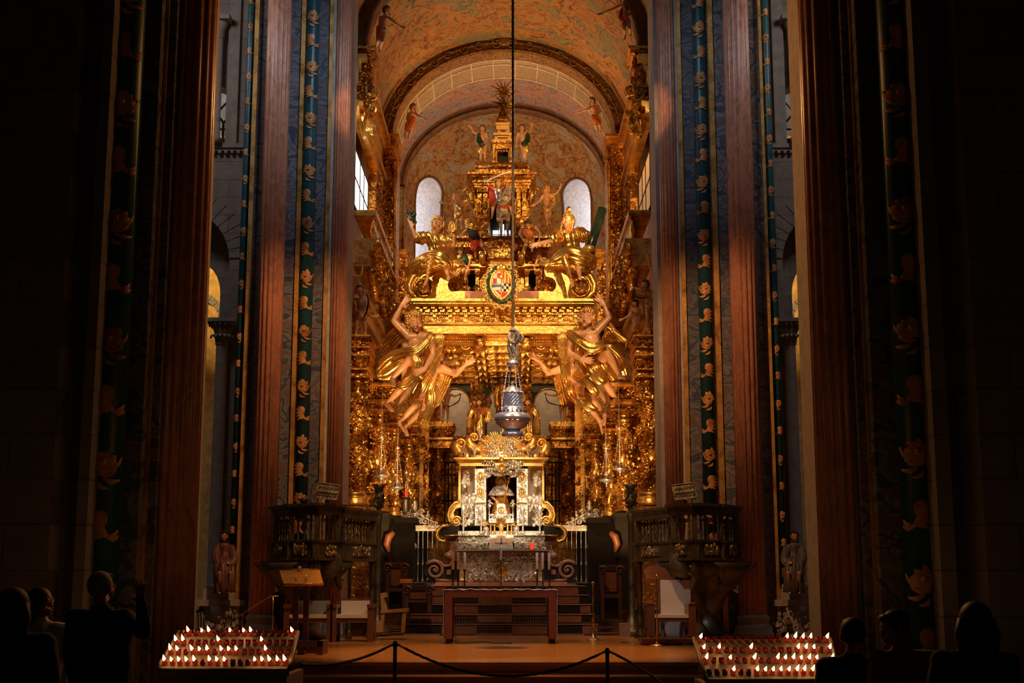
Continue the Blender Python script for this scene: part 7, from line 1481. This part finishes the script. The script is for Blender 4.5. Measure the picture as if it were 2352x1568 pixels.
# ---- captives at the feet of the tower
little('bent captive in dark armour and red striped hose below the tower niche, left', 30.9, 20, dict(hd=(1076,514,.15), nk=(1084,522), sl=(1077,526,.1), el=(1068,530,.1), wl=(1061,538,.15), sr=(1096,526,.1), er=(1100,542,.1), wr=(1096,556,.1), pv=(1096,554), kl=(1090,570,.3), al=(1092,588,.2), kr=(1108,564,.3), ar=(1116,580,.2)), (-10,-40,0), 'hair_gold',
 [('dark_cuirass','black',[[(1080,524,.15,9),(1090,540,.18,9),(1095,550,.1,7)]]), ('gold_sleeve','gold_cloth',[[(1072,518,.2,6),(1086,520,.22,8),(1097,528,.12,6)]]), ('striped_hose','red_cloth',[[(1094,554,.15,7),(1088,568,.3,7),(1092,576,.3,4)],[(1100,556,.1,6),(1110,568,.3,5)]])], cat='statue', nm='captive_statue')
little('bent captive in orange-gold cuirass with hanging arms below the tower niche, right', 30.9, 20, dict(hd=(1212,516,.2), nk=(1212,520), sl=(1200,522,.1), el=(1193,536,.1), wl=(1200,548,.2), sr=(1228,522,.1), er=(1240,534,.05), wr=(1239,550,.1), pv=(1216,548), kl=(1209,556,.35), al=(1202,578,.25), tl=(1197,584,.3), kr=(1224,560,.3), ar=(1222,575,.2)), (-8,-40,0), 'hair_brown',
 [('orange_cuirass','orange_cloth',[[(1206,526,.15,8),(1214,538,.2,10),(1218,548,.15,8)]]), ('gold_sleeve','gold_cloth',[[(1198,520,.15,5),(1212,519,.22,6),(1226,521,.15,5)],[(1214,548,.15,8),(1216,560,.2,8)]]), ('gold_boot','gold_bright',[[(1208,560,.35,4),(1201,582,.28,3)]])], cat='statue', nm='captive_statue')
little('crouching figure in dark and gold tunic leaning over beside the left volute', 30.2, 18, dict(hd=(1058,577,.15), nk=(1063,584), sl=(1056,588,.1), el=(1062,602,.15), wl=(1072,614,.2), sr=(1076,587,.1), er=(1079,602,.15), wr=(1074,617,.2), pv=(1066,606), kl=(1056,618,.3), al=(1055,636,.1), kr=(1072,622,.25), ar=(1068,640,.1)), (10,-35,0), 'hair_brown',
 [('dark_tunic','green_cloth',[[(1062,586,.12,8),(1068,598,.15,9),(1067,608,.1,7)]]), ('gold_sleeve','gold_cloth',[[(1054,586,.15,5),(1056,594,.15,5)],[(1078,586,.15,5),(1082,596,.15,5)],[(1062,612,.2,7),(1058,628,.2,6)]])], cat='statue', nm='crouching_statue')
little('crouching figure in dark and gold tunic leaning over beside the right volute', 30.3, 16, dict(hd=(1238,588,.12), nk=(1242,593), sl=(1234,596,.1), el=(1231,604,.12), wl=(1228,614,.2), sr=(1251,594,.1), er=(1248,604,.15), wr=(1238,608,.22), pv=(1248,612), kl=(1243,622,.25), al=(1244,638,.1), kr=(1252,624,.2), ar=(1251,640,.1)), (-10,-35,0), 'hair_brown',
 [('dark_tunic','gold_dark',[[(1240,594,.1,7),(1246,604,.12,8),(1248,612,.1,7)]]), ('red_skirt','red_cloth',[[(1246,612,.1,7),(1248,628,.1,7),(1247,636,.1,4)]])], cat='statue', nm='crouching_statue')
# ---- horseman
Yh = 30.95; k = PX(Yh, 470)
t = thing('white_horse', 'pale dappled rearing horse seen head on inside the tower niche', 'horse', W(1158,550,Yh)); m = MB()
def hr(*c):
    for a, b in zip(c, c[1:]): m.rc(W(a[0],a[1],Yh-a[2]), a[3]*k, W(b[0],b[1],Yh-b[2]), b[3]*k, 14)
m.ell(W(1155,480,Yh-.1), (15.5*k,.34,19*k), 18, 12); m.ell(W(1157,470,Yh+.5), (15*k,.6,16*k), 16, 12)
hr((1158,470,.1,12),(1162,450,.2,9.5),(1168,436,.25,8)); hr((1167,433,.25,5.8),(1169,444,.42,4.4),(1170,456,.50,3.4)); m.ell(W(1170,458,Yh-.5), (3.8*k,3.4*k,3*k)); hr((1163,430,.2,2),(1162,425,.2,1)); hr((1171,430,.2,2),(1172,425,.2,1))
hr((1147,492,.15,7),(1144,503,.4,4.3),(1146,509,.3,3)); hr((1166,492,.15,7),(1167,503,.4,4.3),(1166,509,.3,3)); hr((1144,504,.4,4.2),(1145,502,.45,4)); 
hr((1150,490,-.6,8),(1150,515,-.5,5),(1151,532,-.55,3.5),(1150,547,-.5,3.2)); hr((1165,490,-.6,8),(1167,515,-.5,5),(1166,532,-.55,3.5),(1168,547,-.5,3.2))
vs, ns, fs = remesh(m, .02, 4); m = MB(); m.add(vs, fs, True)
for d in (-4.3, 4.3): m.ell(W(1168+d,437,Yh-.36), .018, 8, 6, None, 1)
for d in (-1.6, 1.6): m.ell(W(1170+d,459,Yh-.61), .01, 6, 4, None, 1)
m.obj('body', ['horse','iris'], t)
m = MB(); m.tube(sm([W(1143,468,Yh-.25), W(1150,475,Yh-.46), W(1160,474,Yh-.46), W(1172,466,Yh-.2)]), .022, 6)
for a in (1148,1158,1166): m.leaf(W(a,474,Yh-.45), (0,0,-1), (0,-1,0), .1, .03)
m.tube(sm([W(1163,448,Yh-.42), W(1169,451,Yh-.52), W(1174,448,Yh-.42)]), .014, 6); m.obj('red_harness', 'red_cloth', t)
for a in (1145.5,1166): m = MB(); m.lathe(W(a,512,Yh-.28), [(.045,0),(.04,.05)], 12); m.obj('hoof', 'hair_brown', t)
m = MB()
for i in range(16): m.tube(sm([W(1158,428+i*2.6,Yh-.15), W(1153-U(0,3),433+i*2.6,Yh-.15), W(1151-U(0,2),440+i*2.6,Yh-.2)], 3), .02, 5)
m.obj('mane', 'horse', t)
t, g, H, L = fig('horse_rider', 'bearded rider in red cloak and gold hat on the pale horse, sword arm raised', 'statue', 30.85, 18, dict(hd=(1145,421,.12), nk=(1145,431), sl=(1134,435), el=(1124,428,.05), wl=(1119,418,.1), gl=(1116,413,.1), sr=(1156,435), er=(1163,444,.15), wr=(1158,450,.3), pv=(1147,462,-.05), kl=(1132,476,.25), al=(1130,498,.15), tl=(1128,504,.3), kr=(1173,476,.25), ar=(1176,496,.15)),
 (8,0,0), ('hair_brown','curls'), [('cuirass','silver_dark',['torso'],.05,(3,.0,(1,0,0))), ('sleeve','red_cloth',['arml','armr'],.08,(9,.03,(0,0,1)))], [('red_cloak','red_cloth',[[(1132,432,-.05,7),(1130,448,-.05,7),(1133,466,0,6),(1132,480,.1,4)],[(1156,430,-.05,6),(1166,438,0,5),(1166,452,.05,4)]]), ], vox=15)
m = MB(); m.lathe(L(0,.0,.32), [(.62*H,.0),(.6*H,.08*H),(.35*H,.12*H),(.33*H,.45*H),(.1*H,.55*H)], 18); m.obj('gold_hat', 'gold_bright', t)
t = thing('long_sword', 'long pale sword raised diagonally above the horseman', 'sword', W(1120,414,30.6)); m = MB(); m.tube([W(1112,418,30.6), W(1150,400,30.5), W(1188,389,30.4)], [.02,.022,.006], 6, flat=((0,1,0),.6)); m.obj('blade', 'silver', t); m = MB(); m.tube([W(1119,419,30.6), W(1115,410,30.6)], .018, 6); m.obj('hilt', 'gold', t)
# ---- figures on the side altarpieces
def bow(lab, pts, Y, r=.02, mt='iron'):
    t = thing('hunting_bow', lab, 'bow', W(pts[0][0], pts[0][1], Y)); m = MB(); P = sm([W(a, b, Y-(c if c else 0)) for a, b, c in pts], 8); n = len(P); m.tube(P, [r*(.5+math.sin(math.pi*i/(n-1))*.6) for i in range(n)], 7); m.obj('bow_limb', mt, t)
little('nude winged figure with a bow standing on the left upper cornice, hand stretched right', 28.6, 21, dict(hd=(826,666,.05), nk=(828,678), sl=(817,685), el=(826,686,.2), wl=(837,674,.3), sr=(841,685), er=(845,722,.1), wr=(858,728,.15), gr=(870,724,.2), pv=(829,722), kl=(820,742,.1), al=(818,764), kr=(838,742,.1), ar=(840,764)), (20,0,0), 'hair_brown',
 [('gilt_loincloth','gold_cloth',[[(817,712,.15,3),(828,722,.2,5),(842,730,.15,4)]])], [([(812,684,-.1),(808,690,-.1)], [(822,730,-.15),(812,742,-.15)], 4, 'gold_dark')], vox=18, cat='statue', nm='archer_statue')
bow('dark curved bow held by the nude figure on the left upper cornice', [(840,668,.3),(846,690,.3),(842,715,.3),(834,732,.3)], 28.6)
little('brightly lit curly figure holding a candle branch, half hidden by the left pier', 28.5, 22, dict(hd=(803,562,.05), nk=(802,574), sl=(790,578), el=(786,598), wl=(792,615,.1), sr=(808,578), er=(811,606,.1), wr=(824,602,.2), gr=(832,601,.25), pv=(800,618), kl=(794,640,.1), al=(793,664), kr=(804,640,.1), ar=(803,664)), (20,0,0), 'hair_gold',
 [('pale_loincloth','gold_cloth',[[(793,624,.1,5),(804,632,.15,7),(802,648,.1,4)]])], vox=18, cat='statue', nm='torchbearer_statue')
bow('pale curving candle branch held by the lit figure near the left pier', [(830,598,.2),(832,620,.2),(826,634,.2),(806,630,.2)], 28.5, .022, 'gold_matte')
little('figure drawing a bow on the right upper cornice, small gilt wing, nearest the pier', 28.6, 21, dict(hd=(1482,654,.1), nk=(1488,665), sl=(1481,670), el=(1470,666,.1), wl=(1460,662,.15), gl=(1455,661,.15), sr=(1502,672), er=(1500,690,.1), wr=(1489,683,.2), pv=(1494,708), kl=(1488,730,.1), al=(1486,753), kr=(1504,728,.1), ar=(1507,752)), (-40,0,0), 'hair_brown',
 [('gilt_loincloth','gold_cloth',[[(1484,700,.15,4),(1494,710,.2,6),(1506,704,.15,4)]])], [([(1500,668,-.05),(1512,672,-.05)], [(1490,704,.2),(1498,708,.2)], 4, 'gold')], vox=18, cat='statue', nm='archer_statue')
little('smaller nude figure pointing left with outstretched arm on the right upper cornice', 28.9, 17, dict(hd=(1459,697,.05), nk=(1461,706), sl=(1455,711), el=(1443,726,.1), wl=(1431,732,.1), gl=(1423,735,.1), sr=(1469,711), er=(1472,724), wr=(1468,736,.1), pv=(1461,735), kl=(1460,746,.1), al=(1457,758), kr=(1466,746), ar=(1464,758)), (-40,0,0), 'hair_dark', [], vox=15, cat='statue', nm='pointing_statue')
bow('dark bow drawn by the figure on the right upper cornice', [(1462,645,.2),(1456,664,.2),(1462,682,.2),(1490,684,.2)], 28.6)
# big lit forearm figure on the right gallery
little('brightly lit figure reaching left with a candle branch, mostly hidden by the right pier', 28.5, 22, dict(hd=(1522,560,.05), nk=(1520,573), sl=(1510,580), el=(1496,586,.1), wl=(1482,583,.15), gl=(1472,581,.15), sr=(1534,580), pv=(1524,620), kl=(1520,640), al=(1520,664), kr=(1530,640), ar=(1530,664)), (-20,0,0), 'hair_gold', [], vox=16, cat='statue', nm='torchbearer_statue')
bow('pale curving candle branch held by the lit figure near the right pier', [(1478,576,.2),(1488,590,.2),(1494,615,.2),(1504,630,.2),(1516,626,.2)], 28.5, .02, 'gold_matte')
# archers before the back arches
little('small nude archer before the left arch of the back screen', 36.2, 14, dict(hd=(1031,896,.03), nk=(1029,904), sl=(1020,908), el=(1015,920), wl=(1019,933,.05), sr=(1037,907), er=(1045,910), wr=(1053,907,.05), gr=(1058,905,.05), pv=(1024,933), kl=(1018,950,.05), al=(1016,968), kr=(1029,950,.05), ar=(1028,968)), (30,0,0), 'hair_gold', [('gilt_belt','gold_cloth',[[(1017,930,.08,2),(1024,935,.1,3),(1031,931,.08,2)]])], cat='statue', nm='archer_statue')
bow('dark bow of the small archer before the left arch', [(1058,904,.1),(1054,920,.1),(1040,930,.1),(1026,936,.1)], 36.2, .015)
little('small nude archer before the right arch of the back screen', 36.2, 14, dict(hd=(1285,896,.03), nk=(1287,904), sl=(1280,908), el=(1266,908), wl=(1257,906,.05), gl=(1252,904,.05), sr=(1297,908), er=(1303,920), wr=(1298,932,.05), pv=(1292,933), kl=(1288,950,.05), al=(1289,968), kr=(1297,950,.05), ar=(1295,968)), (-30,0,0), 'hair_brown', [('gilt_belt','gold_cloth',[[(1286,930,.08,2),(1292,935,.1,3),(1299,931,.08,2)]])], cat='statue', nm='archer_statue')
bow('dark bow of the small archer before the right arch', [(1252,904,.1),(1258,922,.1),(1272,928,.1),(1288,932,.1)], 36.2, .015)
# pilgrim saint and attendants above the shrine
def robed(lab, Y, h, J, mats, robe, face=(0,0,0), hairm='hair_gold', wings=(), cat='statue', nm='robed_statue', vox=16): return fig(nm, lab, cat, Y, h, J, face, (hairm,'curls'), (), [('robe', mats, robe)], wings, vox=vox)
t, g, H, L = robed('standing pilgrim statue in gold robe with dark broad-brimmed hat and long staff', 35.2, 15, dict(hd=(1153,872,.05), nk=(1153,881), sl=(1144,885), el=(1137,890,.05), wl=(1130,882,.1), sr=(1163,885), er=(1168,897,.05), wr=(1160,906,.15), pv=(1154,912), kl=(1150,930,.05), al=(1150,948), kr=(1158,930,.05), ar=(1158,948)), 'gold_cloth',
 [[(1153,884,.05,10),(1153,900,.06,11),(1153,925,.05,12),(1154,950,.05,13)],[(1146,886,.1,5),(1140,905,.1,5),(1142,935,.1,5)],[(1163,888,.05,5),(1166,910,.1,6),(1164,940,.05,5)]], hairm='hair_brown')
m = MB(); m.lathe(L(0,.02,.25), [(.75*H,.02*H),(.78*H,.06*H),(.4*H,.08*H),(.3*H,.3*H),(0,.34*H)], 20); m.obj('pilgrim_hat', 'black', t)
tt = thing('pilgrim_staff', 'long gilt staff held by the standing pilgrim statue', 'staff', W(1143,950,35)); m = MB(); m.tube([W(1128,876,35.0), W(1143,950,35.0)], .02, 6); m.ell(W(1128,876,35.0), .05); m.obj('pole', 'gold', tt)
for s, lab in ((-1, 'gold-caped attendant statue holding a banner, left above the shrine'), (1, 'gold-caped attendant statue with outstretched arm, right above the shrine')):
    J = dict(hd=(1100,924,.05), nk=(1100,934), sl=(1090,939), el=(1080,948,.05), wl=(1075,955,.1), sr=(1111,939), er=(1122,952,.1), wr=(1133,961,.15), gr=(1140,964,.15), pv=(1100,968), kl=(1096,985,.15), al=(1094,1004), kr=(1106,985,.15), ar=(1108,1004))
    f = (lambda p: p) if s < 0 else (lambda p: 2312-p)
    J = J if s < 0 else {SWAP.get(k, k): (f(p[0]),)+tuple(p[1:]) for k, p in J.items()}
    rb = [[(1100,938,.08,11),(1100,955,.1,10),(1099,975,.1,12),(1098,998,.1,13)],[(1090,938,.1,6),(1080,950,.12,6),(1077,970,.1,5),(1078,998,.05,6)],[(1111,938,.1,6),(1122,950,.15,6),(1116,970,.1,5)]]
    t, g, H, L = robed(lab, 33.4, 15, J, 'gold_cloth', [[(f(a), b, c, r) for a, b, c, r in ch] for ch in rb], (s*-5,0,0), 'hair_brown', [([(f(1092),936,-.1),(f(1086),928,-.15)], [(f(1082),965,-.1),(f(1078),950,-.15)], 4, 'gold_dark')], nm='attendant_statue')
    m = MB(); P, r = crsm([W(f(a), b, 33.4-c) for a, b, c in ((1088,938,.15),(1100,944,.2),(1112,938,.15))], [.05,.07,.05]); m.tube(P, r, 10); m.tube([W(f(1100),942,33.15), W(f(1100),962,33.15)], [.05,.035], 8); m.obj('copper_collar', 'red_wood2', t)
robed('small dark winged figure peering from behind, left of the pilgrim statue', 36.0, 11, dict(hd=(1111,907,.03), nk=(1111,914), sl=(1104,917), el=(1100,926), wl=(1102,934), sr=(1118,917), er=(1122,926), wr=(1120,934), pv=(1111,938), kl=(1108,950), al=(1108,962), kr=(1114,950), ar=(1114,962)), 'gold_dark', [[(1111,918,.05,7),(1111,940,.05,8),(1111,960,.05,7)]], hairm='hair_brown', wings=[([(1104,915,-.1),(1100,908,-.1)], [(1098,940,-.1),(1092,925,-.1)], 4, 'gold_dark'), ([(1118,915,-.1),(1124,908,-.1)], [(1124,940,-.1),(1130,925,-.1)], 4, 'gold_dark')], nm='attendant_statue')
# enthroned saint in the shrine
t, g, H, L = fig('enthroned_saint', 'seated bearded saint with jewelled silver cape, haloed, in the dark niche of the shrine', 'statue', 33.3, 22,
 dict(hd=(1151,1107,.1), nk=(1151,1119,.05), sl=(1137,1123), el=(1129,1140,.1), wl=(1140,1150,.35), gl=(1143,1158,.4), sr=(1165,1123), er=(1173,1136,.1), wr=(1164,1124,.4), gr=(1161,1120,.42), pv=(1151,1168), kl=(1141,1176,.6), al=(1143,1204,.5), kr=(1162,1176,.6), ar=(1160,1204,.5)), (0,0,0), ('hair_brown','short'), (),
 [('brown_gold_robe','gold_dark',[[(1151,1126,.05,13),(1151,1145,.1,13),(1151,1165,.25,17),(1151,1182,.55,18),(1151,1204,.55,18)]]), ], vox=24)
m = MB(); m.lathe(W(1151,1138,33.15), [(29*PX(33),0),(27*PX(33),.05),(20*PX(33),.17),(12*PX(33),.25),(6*PX(33),.28)], 30, sy=.55, fl=(15,.04)); m.obj('silver_cape', 'silver_relief', t)
m = MB(); m.lathe(L(0,.2,.1), [(.15*H,.0),(.62*H,-.02),(.66*H,-.04),(.62*H,.02),(.2*H,.05)], 28, Matrix.Rotation(math.pi/2,3,'X'), fl=(14,.05)); m.obj('shell_halo', 'gold_bright', t)
m = MB(); m.ell(L(0,-.3,-.42), (.2*H,.14*H,.24*H), 10, 8); m.ell(L(0,-.42,-.2), (.14*H,.04*H,.03*H)); m.obj('beard', 'hair_brown', t)
tt = thing('saint_staff', 'thin gilt staff leaning in the hand of the enthroned saint', 'staff', W(1157,1155,32.85)); m = MB(); m.tube([W(1157,1155,32.85), W(1169,1098,32.85)], .014, 6); m.ell(W(1169,1098,32.85), .03); m.ell(W(1168,1105,32.82), (.03,.03,.05)); m.obj('pole', 'gold', tt)
# painted figures at the springing of the arches
for lab, Y, h, J, fc, mt, ch in (
 ('nude painted statue with outstretched arm perched on the left corbel of the front arch', 28.4, 20, dict(hd=(888,24,.05), nk=(884,36), sl=(875,41), el=(872,58), wl=(880,64,.1), sr=(893,42), er=(908,54,.1), wr=(919,60,.1), gr=(926,63,.1), pv=(876,74), kl=(868,94,.15), al=(862,110), tl=(862,120,.1), kr=(878,96,.15), ar=(872,114), tr=(869,122,.1)), (40,0,0), 'red_cloth', [[(868,60,.1,3),(870,78,.15,5),(880,92,.1,4)]]),
 ('nude painted statue pointing left perched on the right corbel of the front arch', 28.4, 20, dict(hd=(1432,-6,.05), nk=(1432,8), sl=(1422,14), el=(1402,24,.1), wl=(1384,30,.1), gl=(1375,33,.1), sr=(1443,14), er=(1450,28), wr=(1442,38,.1), pv=(1436,46), kl=(1434,68,.15), al=(1436,86), tl=(1432,94,.1), kr=(1446,66,.15), ar=(1448,82)), (-40,0,0), 'red_cloth', [[(1428,20,.1,3),(1426,40,.15,5),(1434,52,.1,4)]]),
 ('painted statue in orange loincloth pointing right at the left foot of the painted arch', 34.3, 17, dict(hd=(949,247,.05), nk=(946,256), sl=(938,261), el=(935,274), wl=(941,282,.1), sr=(954,261), er=(964,268,.1), wr=(974,272,.1), gr=(981,275,.1), pv=(940,286), kl=(933,302,.1), al=(930,316), kr=(943,302,.1), ar=(938,318)), (40,0,0), 'orange_cloth', [[(950,268,.1,4),(944,285,.15,8),(934,300,.1,5)]]),
 ('painted statue in orange loincloth pointing left at the right foot of the painted arch', 34.3, 17, dict(hd=(1360,232,.05), nk=(1363,241), sl=(1356,247), el=(1346,252,.1), wl=(1336,256,.1), gl=(1330,257,.1), sr=(1373,245), er=(1378,256), wr=(1372,262,.1), pv=(1370,272), kl=(1368,288,.1), al=(1373,300), kr=(1378,287,.1), ar=(1380,301)), (-40,0,0), 'orange_cloth', [[(1362,264,.1,4),(1366,276,.15,6),(1378,284,.1,4)]])):
    fig('painted_statue', lab, 'statue', Y, h, J, fc, ('hair_brown','curls'), (), [('loincloth', mt, ch)], vox=17)
# bright crowned angel on the left gallery cornice and its dark twin on the right
for s in (-1, 1):
    f = (lambda p: p) if s < 0 else MX
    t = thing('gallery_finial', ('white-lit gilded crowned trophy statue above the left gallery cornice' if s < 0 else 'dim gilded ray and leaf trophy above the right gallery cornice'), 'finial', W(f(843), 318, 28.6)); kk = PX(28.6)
    m = MB(); P, r = crsm([W(f(a), b, 28.6) for a, b in ((838,318),(836,290),(840,262),(843,240),(846,228))], [.04,.12,.15,.12,.06]); m.tube(P, r, 24, fl=(5,.2,.1)); P, r = crsm([W(f(a), b, 28.4) for a, b in ((852,310),(856,290),(848,275))], [.03,.08,.05]); m.tube(P, r, 20, fl=(5,.2,.1))
    for i in range(16): m.leaf(W(f(U(834,856)), U(250,312), 28.45), (U(-.5,1)*-s, -.3, U(-.6,.9)), (0,-1,0), .28, .05, .6)
    for i in range(5): m.tube([W(f(840+i*2), 300, 28.35), W(f(846+i*3), 265+i*6, 28.3)], [.02,.012], 6)
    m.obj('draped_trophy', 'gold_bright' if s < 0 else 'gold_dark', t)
    m = MB(); c = W(f(848), 222, 28.5)
    for i in range(7): a = i*.9; m.tube(sm([c+V((.16*math.cos(a), .16*math.sin(a), 0)), c+V((.22*math.cos(a), .22*math.sin(a), .13)), c+V((.1*math.cos(a), .1*math.sin(a), .22)), c+V((0,0,.14))]), .03, 7)
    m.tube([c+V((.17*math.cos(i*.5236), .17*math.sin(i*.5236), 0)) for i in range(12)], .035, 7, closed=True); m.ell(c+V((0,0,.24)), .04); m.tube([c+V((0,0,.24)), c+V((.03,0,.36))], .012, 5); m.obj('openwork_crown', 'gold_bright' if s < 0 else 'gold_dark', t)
spot((-2.9, 28.0, 9.6), (-3.0, 28.6, 11.9), 160, (1,.95,.8), 60, .03)
# seated stone prophets in the shadow
for s in (-1, 1):
    f = (lambda p: p) if s < 0 else (lambda p: 2340-p)
    J = dict(hd=(516,1222,.1), nk=(516,1238), sl=(502,1245), el=(494,1268,.1), wl=(504,1285,.35), sr=(531,1245), er=(540,1268,.1), wr=(528,1280,.4), pv=(516,1305), kl=(504,1306,.6), al=(506,1346,.5), kr=(530,1306,.6), ar=(528,1346,.5)); y0 = -6 if s < 0 else 14
    J = {(k if s < 0 else SWAP.get(k, k)): (f(p[0]), p[1]+10)+tuple(p[2:]) for k, p in J.items()}
    fig('seated_prophet', 'dark painted seated prophet statue on the stone pedestal in the %s shadows' % ('left' if s < 0 else 'right'), 'statue', 26.9, 24, J, (0,0,0), ('hair_dark','long'), (), [('robe', 'robe_rust' if s < 0 else 'robe_umber', [[(f(516),1252,.1,17),(f(516),1285,.15,17),(f(515),1308,.4,22),(f(516),1340,.5,20),(f(516),1360,.5,21)],[(f(500),1256,.1,8),(f(496),1285,.3,8),(f(505),1300,.4,7)],[(f(532),1256,.1,8),(f(538),1285,.3,8),(f(527),1300,.4,7)]])], skinm='skin_dark', vox=17)
# ================================================================ VISITORS IN THE DARK NAVE
def person(lab, Y, px, pyt, h, hairst, top, bottom, arms=None, face=(0,0,0), skirt=False, hunch=0, cloth='jacket'):
    k = PX(Y, 1400); H = h*k; ztop = ZZ(pyt, Y); q = lambda dx, dz, d=0: (px+dx*h, pyt+dz*h, d*H)
    zf = (ztop-0.0)/H     # height in heads, so that feet meet the floor
    def pyz(z): # pixel row of height z at depth Y
        a = math.atan((z-CZ)/Y)-TL; return 784-F*math.tan(a)
    zl = lambda fr: pyz(ztop*fr)
    J = dict(hd=(px+hunch*h, pyt+.52*h, .0), nk=(px+hunch*.5*h, pyt+1.2*h, 0), sl=(px-.82*h, pyt+1.5*h), sr=(px+.82*h, pyt+1.5*h), el=(px-1.0*h, pyt+2.6*h, .1), er=(px+1.0*h, pyt+2.6*h, .1), wl=(px-.85*h, pyt+3.5*h, .25), wr=(px+.85*h, pyt+3.5*h, .25), pv=(px, zl(.53), 0),
      kl=(px-.3*h, zl(.28), .05), al=(px-.32*h, zl(.055), 0), kr=(px+.3*h, zl(.28), .05), ar=(px+.32*h, zl(.055), 0))
    if arms: J.update({a: (px+b[0]*h, pyt+b[1]*h)+tuple(b[2:]) for a, b in arms.items()})
    for kk in ('l', 'r'): J['t'+kk] = (J['a'+kk][0], zl(.03), .25)
    t, g, HH, L = fig('person', lab, 'person', Y, h, J, face, hairst, [(cloth, top, ['torso','bulk','arml','armr','forel','forer'], .07, (7, .018, (1,.2,.4))), ('trousers', bottom, ['thighl','thighr','calfl','calfr'], .06, (6, .01, (0,.2,1)))], (), (), 'skin_dark', 30, base=(W(px,1500,Y).x, Y, 0))
    m = MB()
    for kk in ('l', 'r'): a = g['a'+kk]; m.rc(V((a.x, a.y+.05, .05)), .05, V((a.x, a.y-.14, .045)), .045, 10); m.box((a.x, a.y-.04, .012), (.1,.28,.024))
    m.obj('shoe', 'black', t)
person('grey-haired man in dark navy jacket seen from behind, right hand raised, left of candles', 9.4, 232, 1312, 72, ('hair_gray','short'), 'navy_cloth', 'black_cloth', dict(er=(1.35,1.95,.2), wr=(1.27,1.0,.3), gr=(1.25,.6,.3)), (165,0,0))
person('woman with long reddish hair in dark coat, at the far left edge', 7.8, 34, 1350, 86, ('hair_red','straight'), 'black_cloth', 'black_cloth', None, (160,0,0), cloth='coat')
person('dark-haired woman in white blouse, face turned right, beside the left edge', 10.0, 94, 1350, 66, ('hair_dark','straight'), 'white_cloth', 'black_cloth', None, (75,0,0), cloth='blouse')
person('dark-haired person in black coat facing away, just right of the right candles', 9.0, 1958, 1418, 76, ('hair_dark','short'), 'black_cloth', 'black_cloth', None, (180,0,0), cloth='coat')
person('dark-haired person in dusty pink jacket leaning left toward the right candles', 8.8, 2080, 1402, 76, ('hair_dark','short'), 'pink_cloth', 'black_cloth', None, (-80,-15,0), hunch=-.35)
person('long-haired person in black coat facing away at the far right', 7.4, 2238, 1382, 92, ('hair_dark','straight'), 'black_cloth', 'black_cloth', None, (190,0,0), cloth='coat')
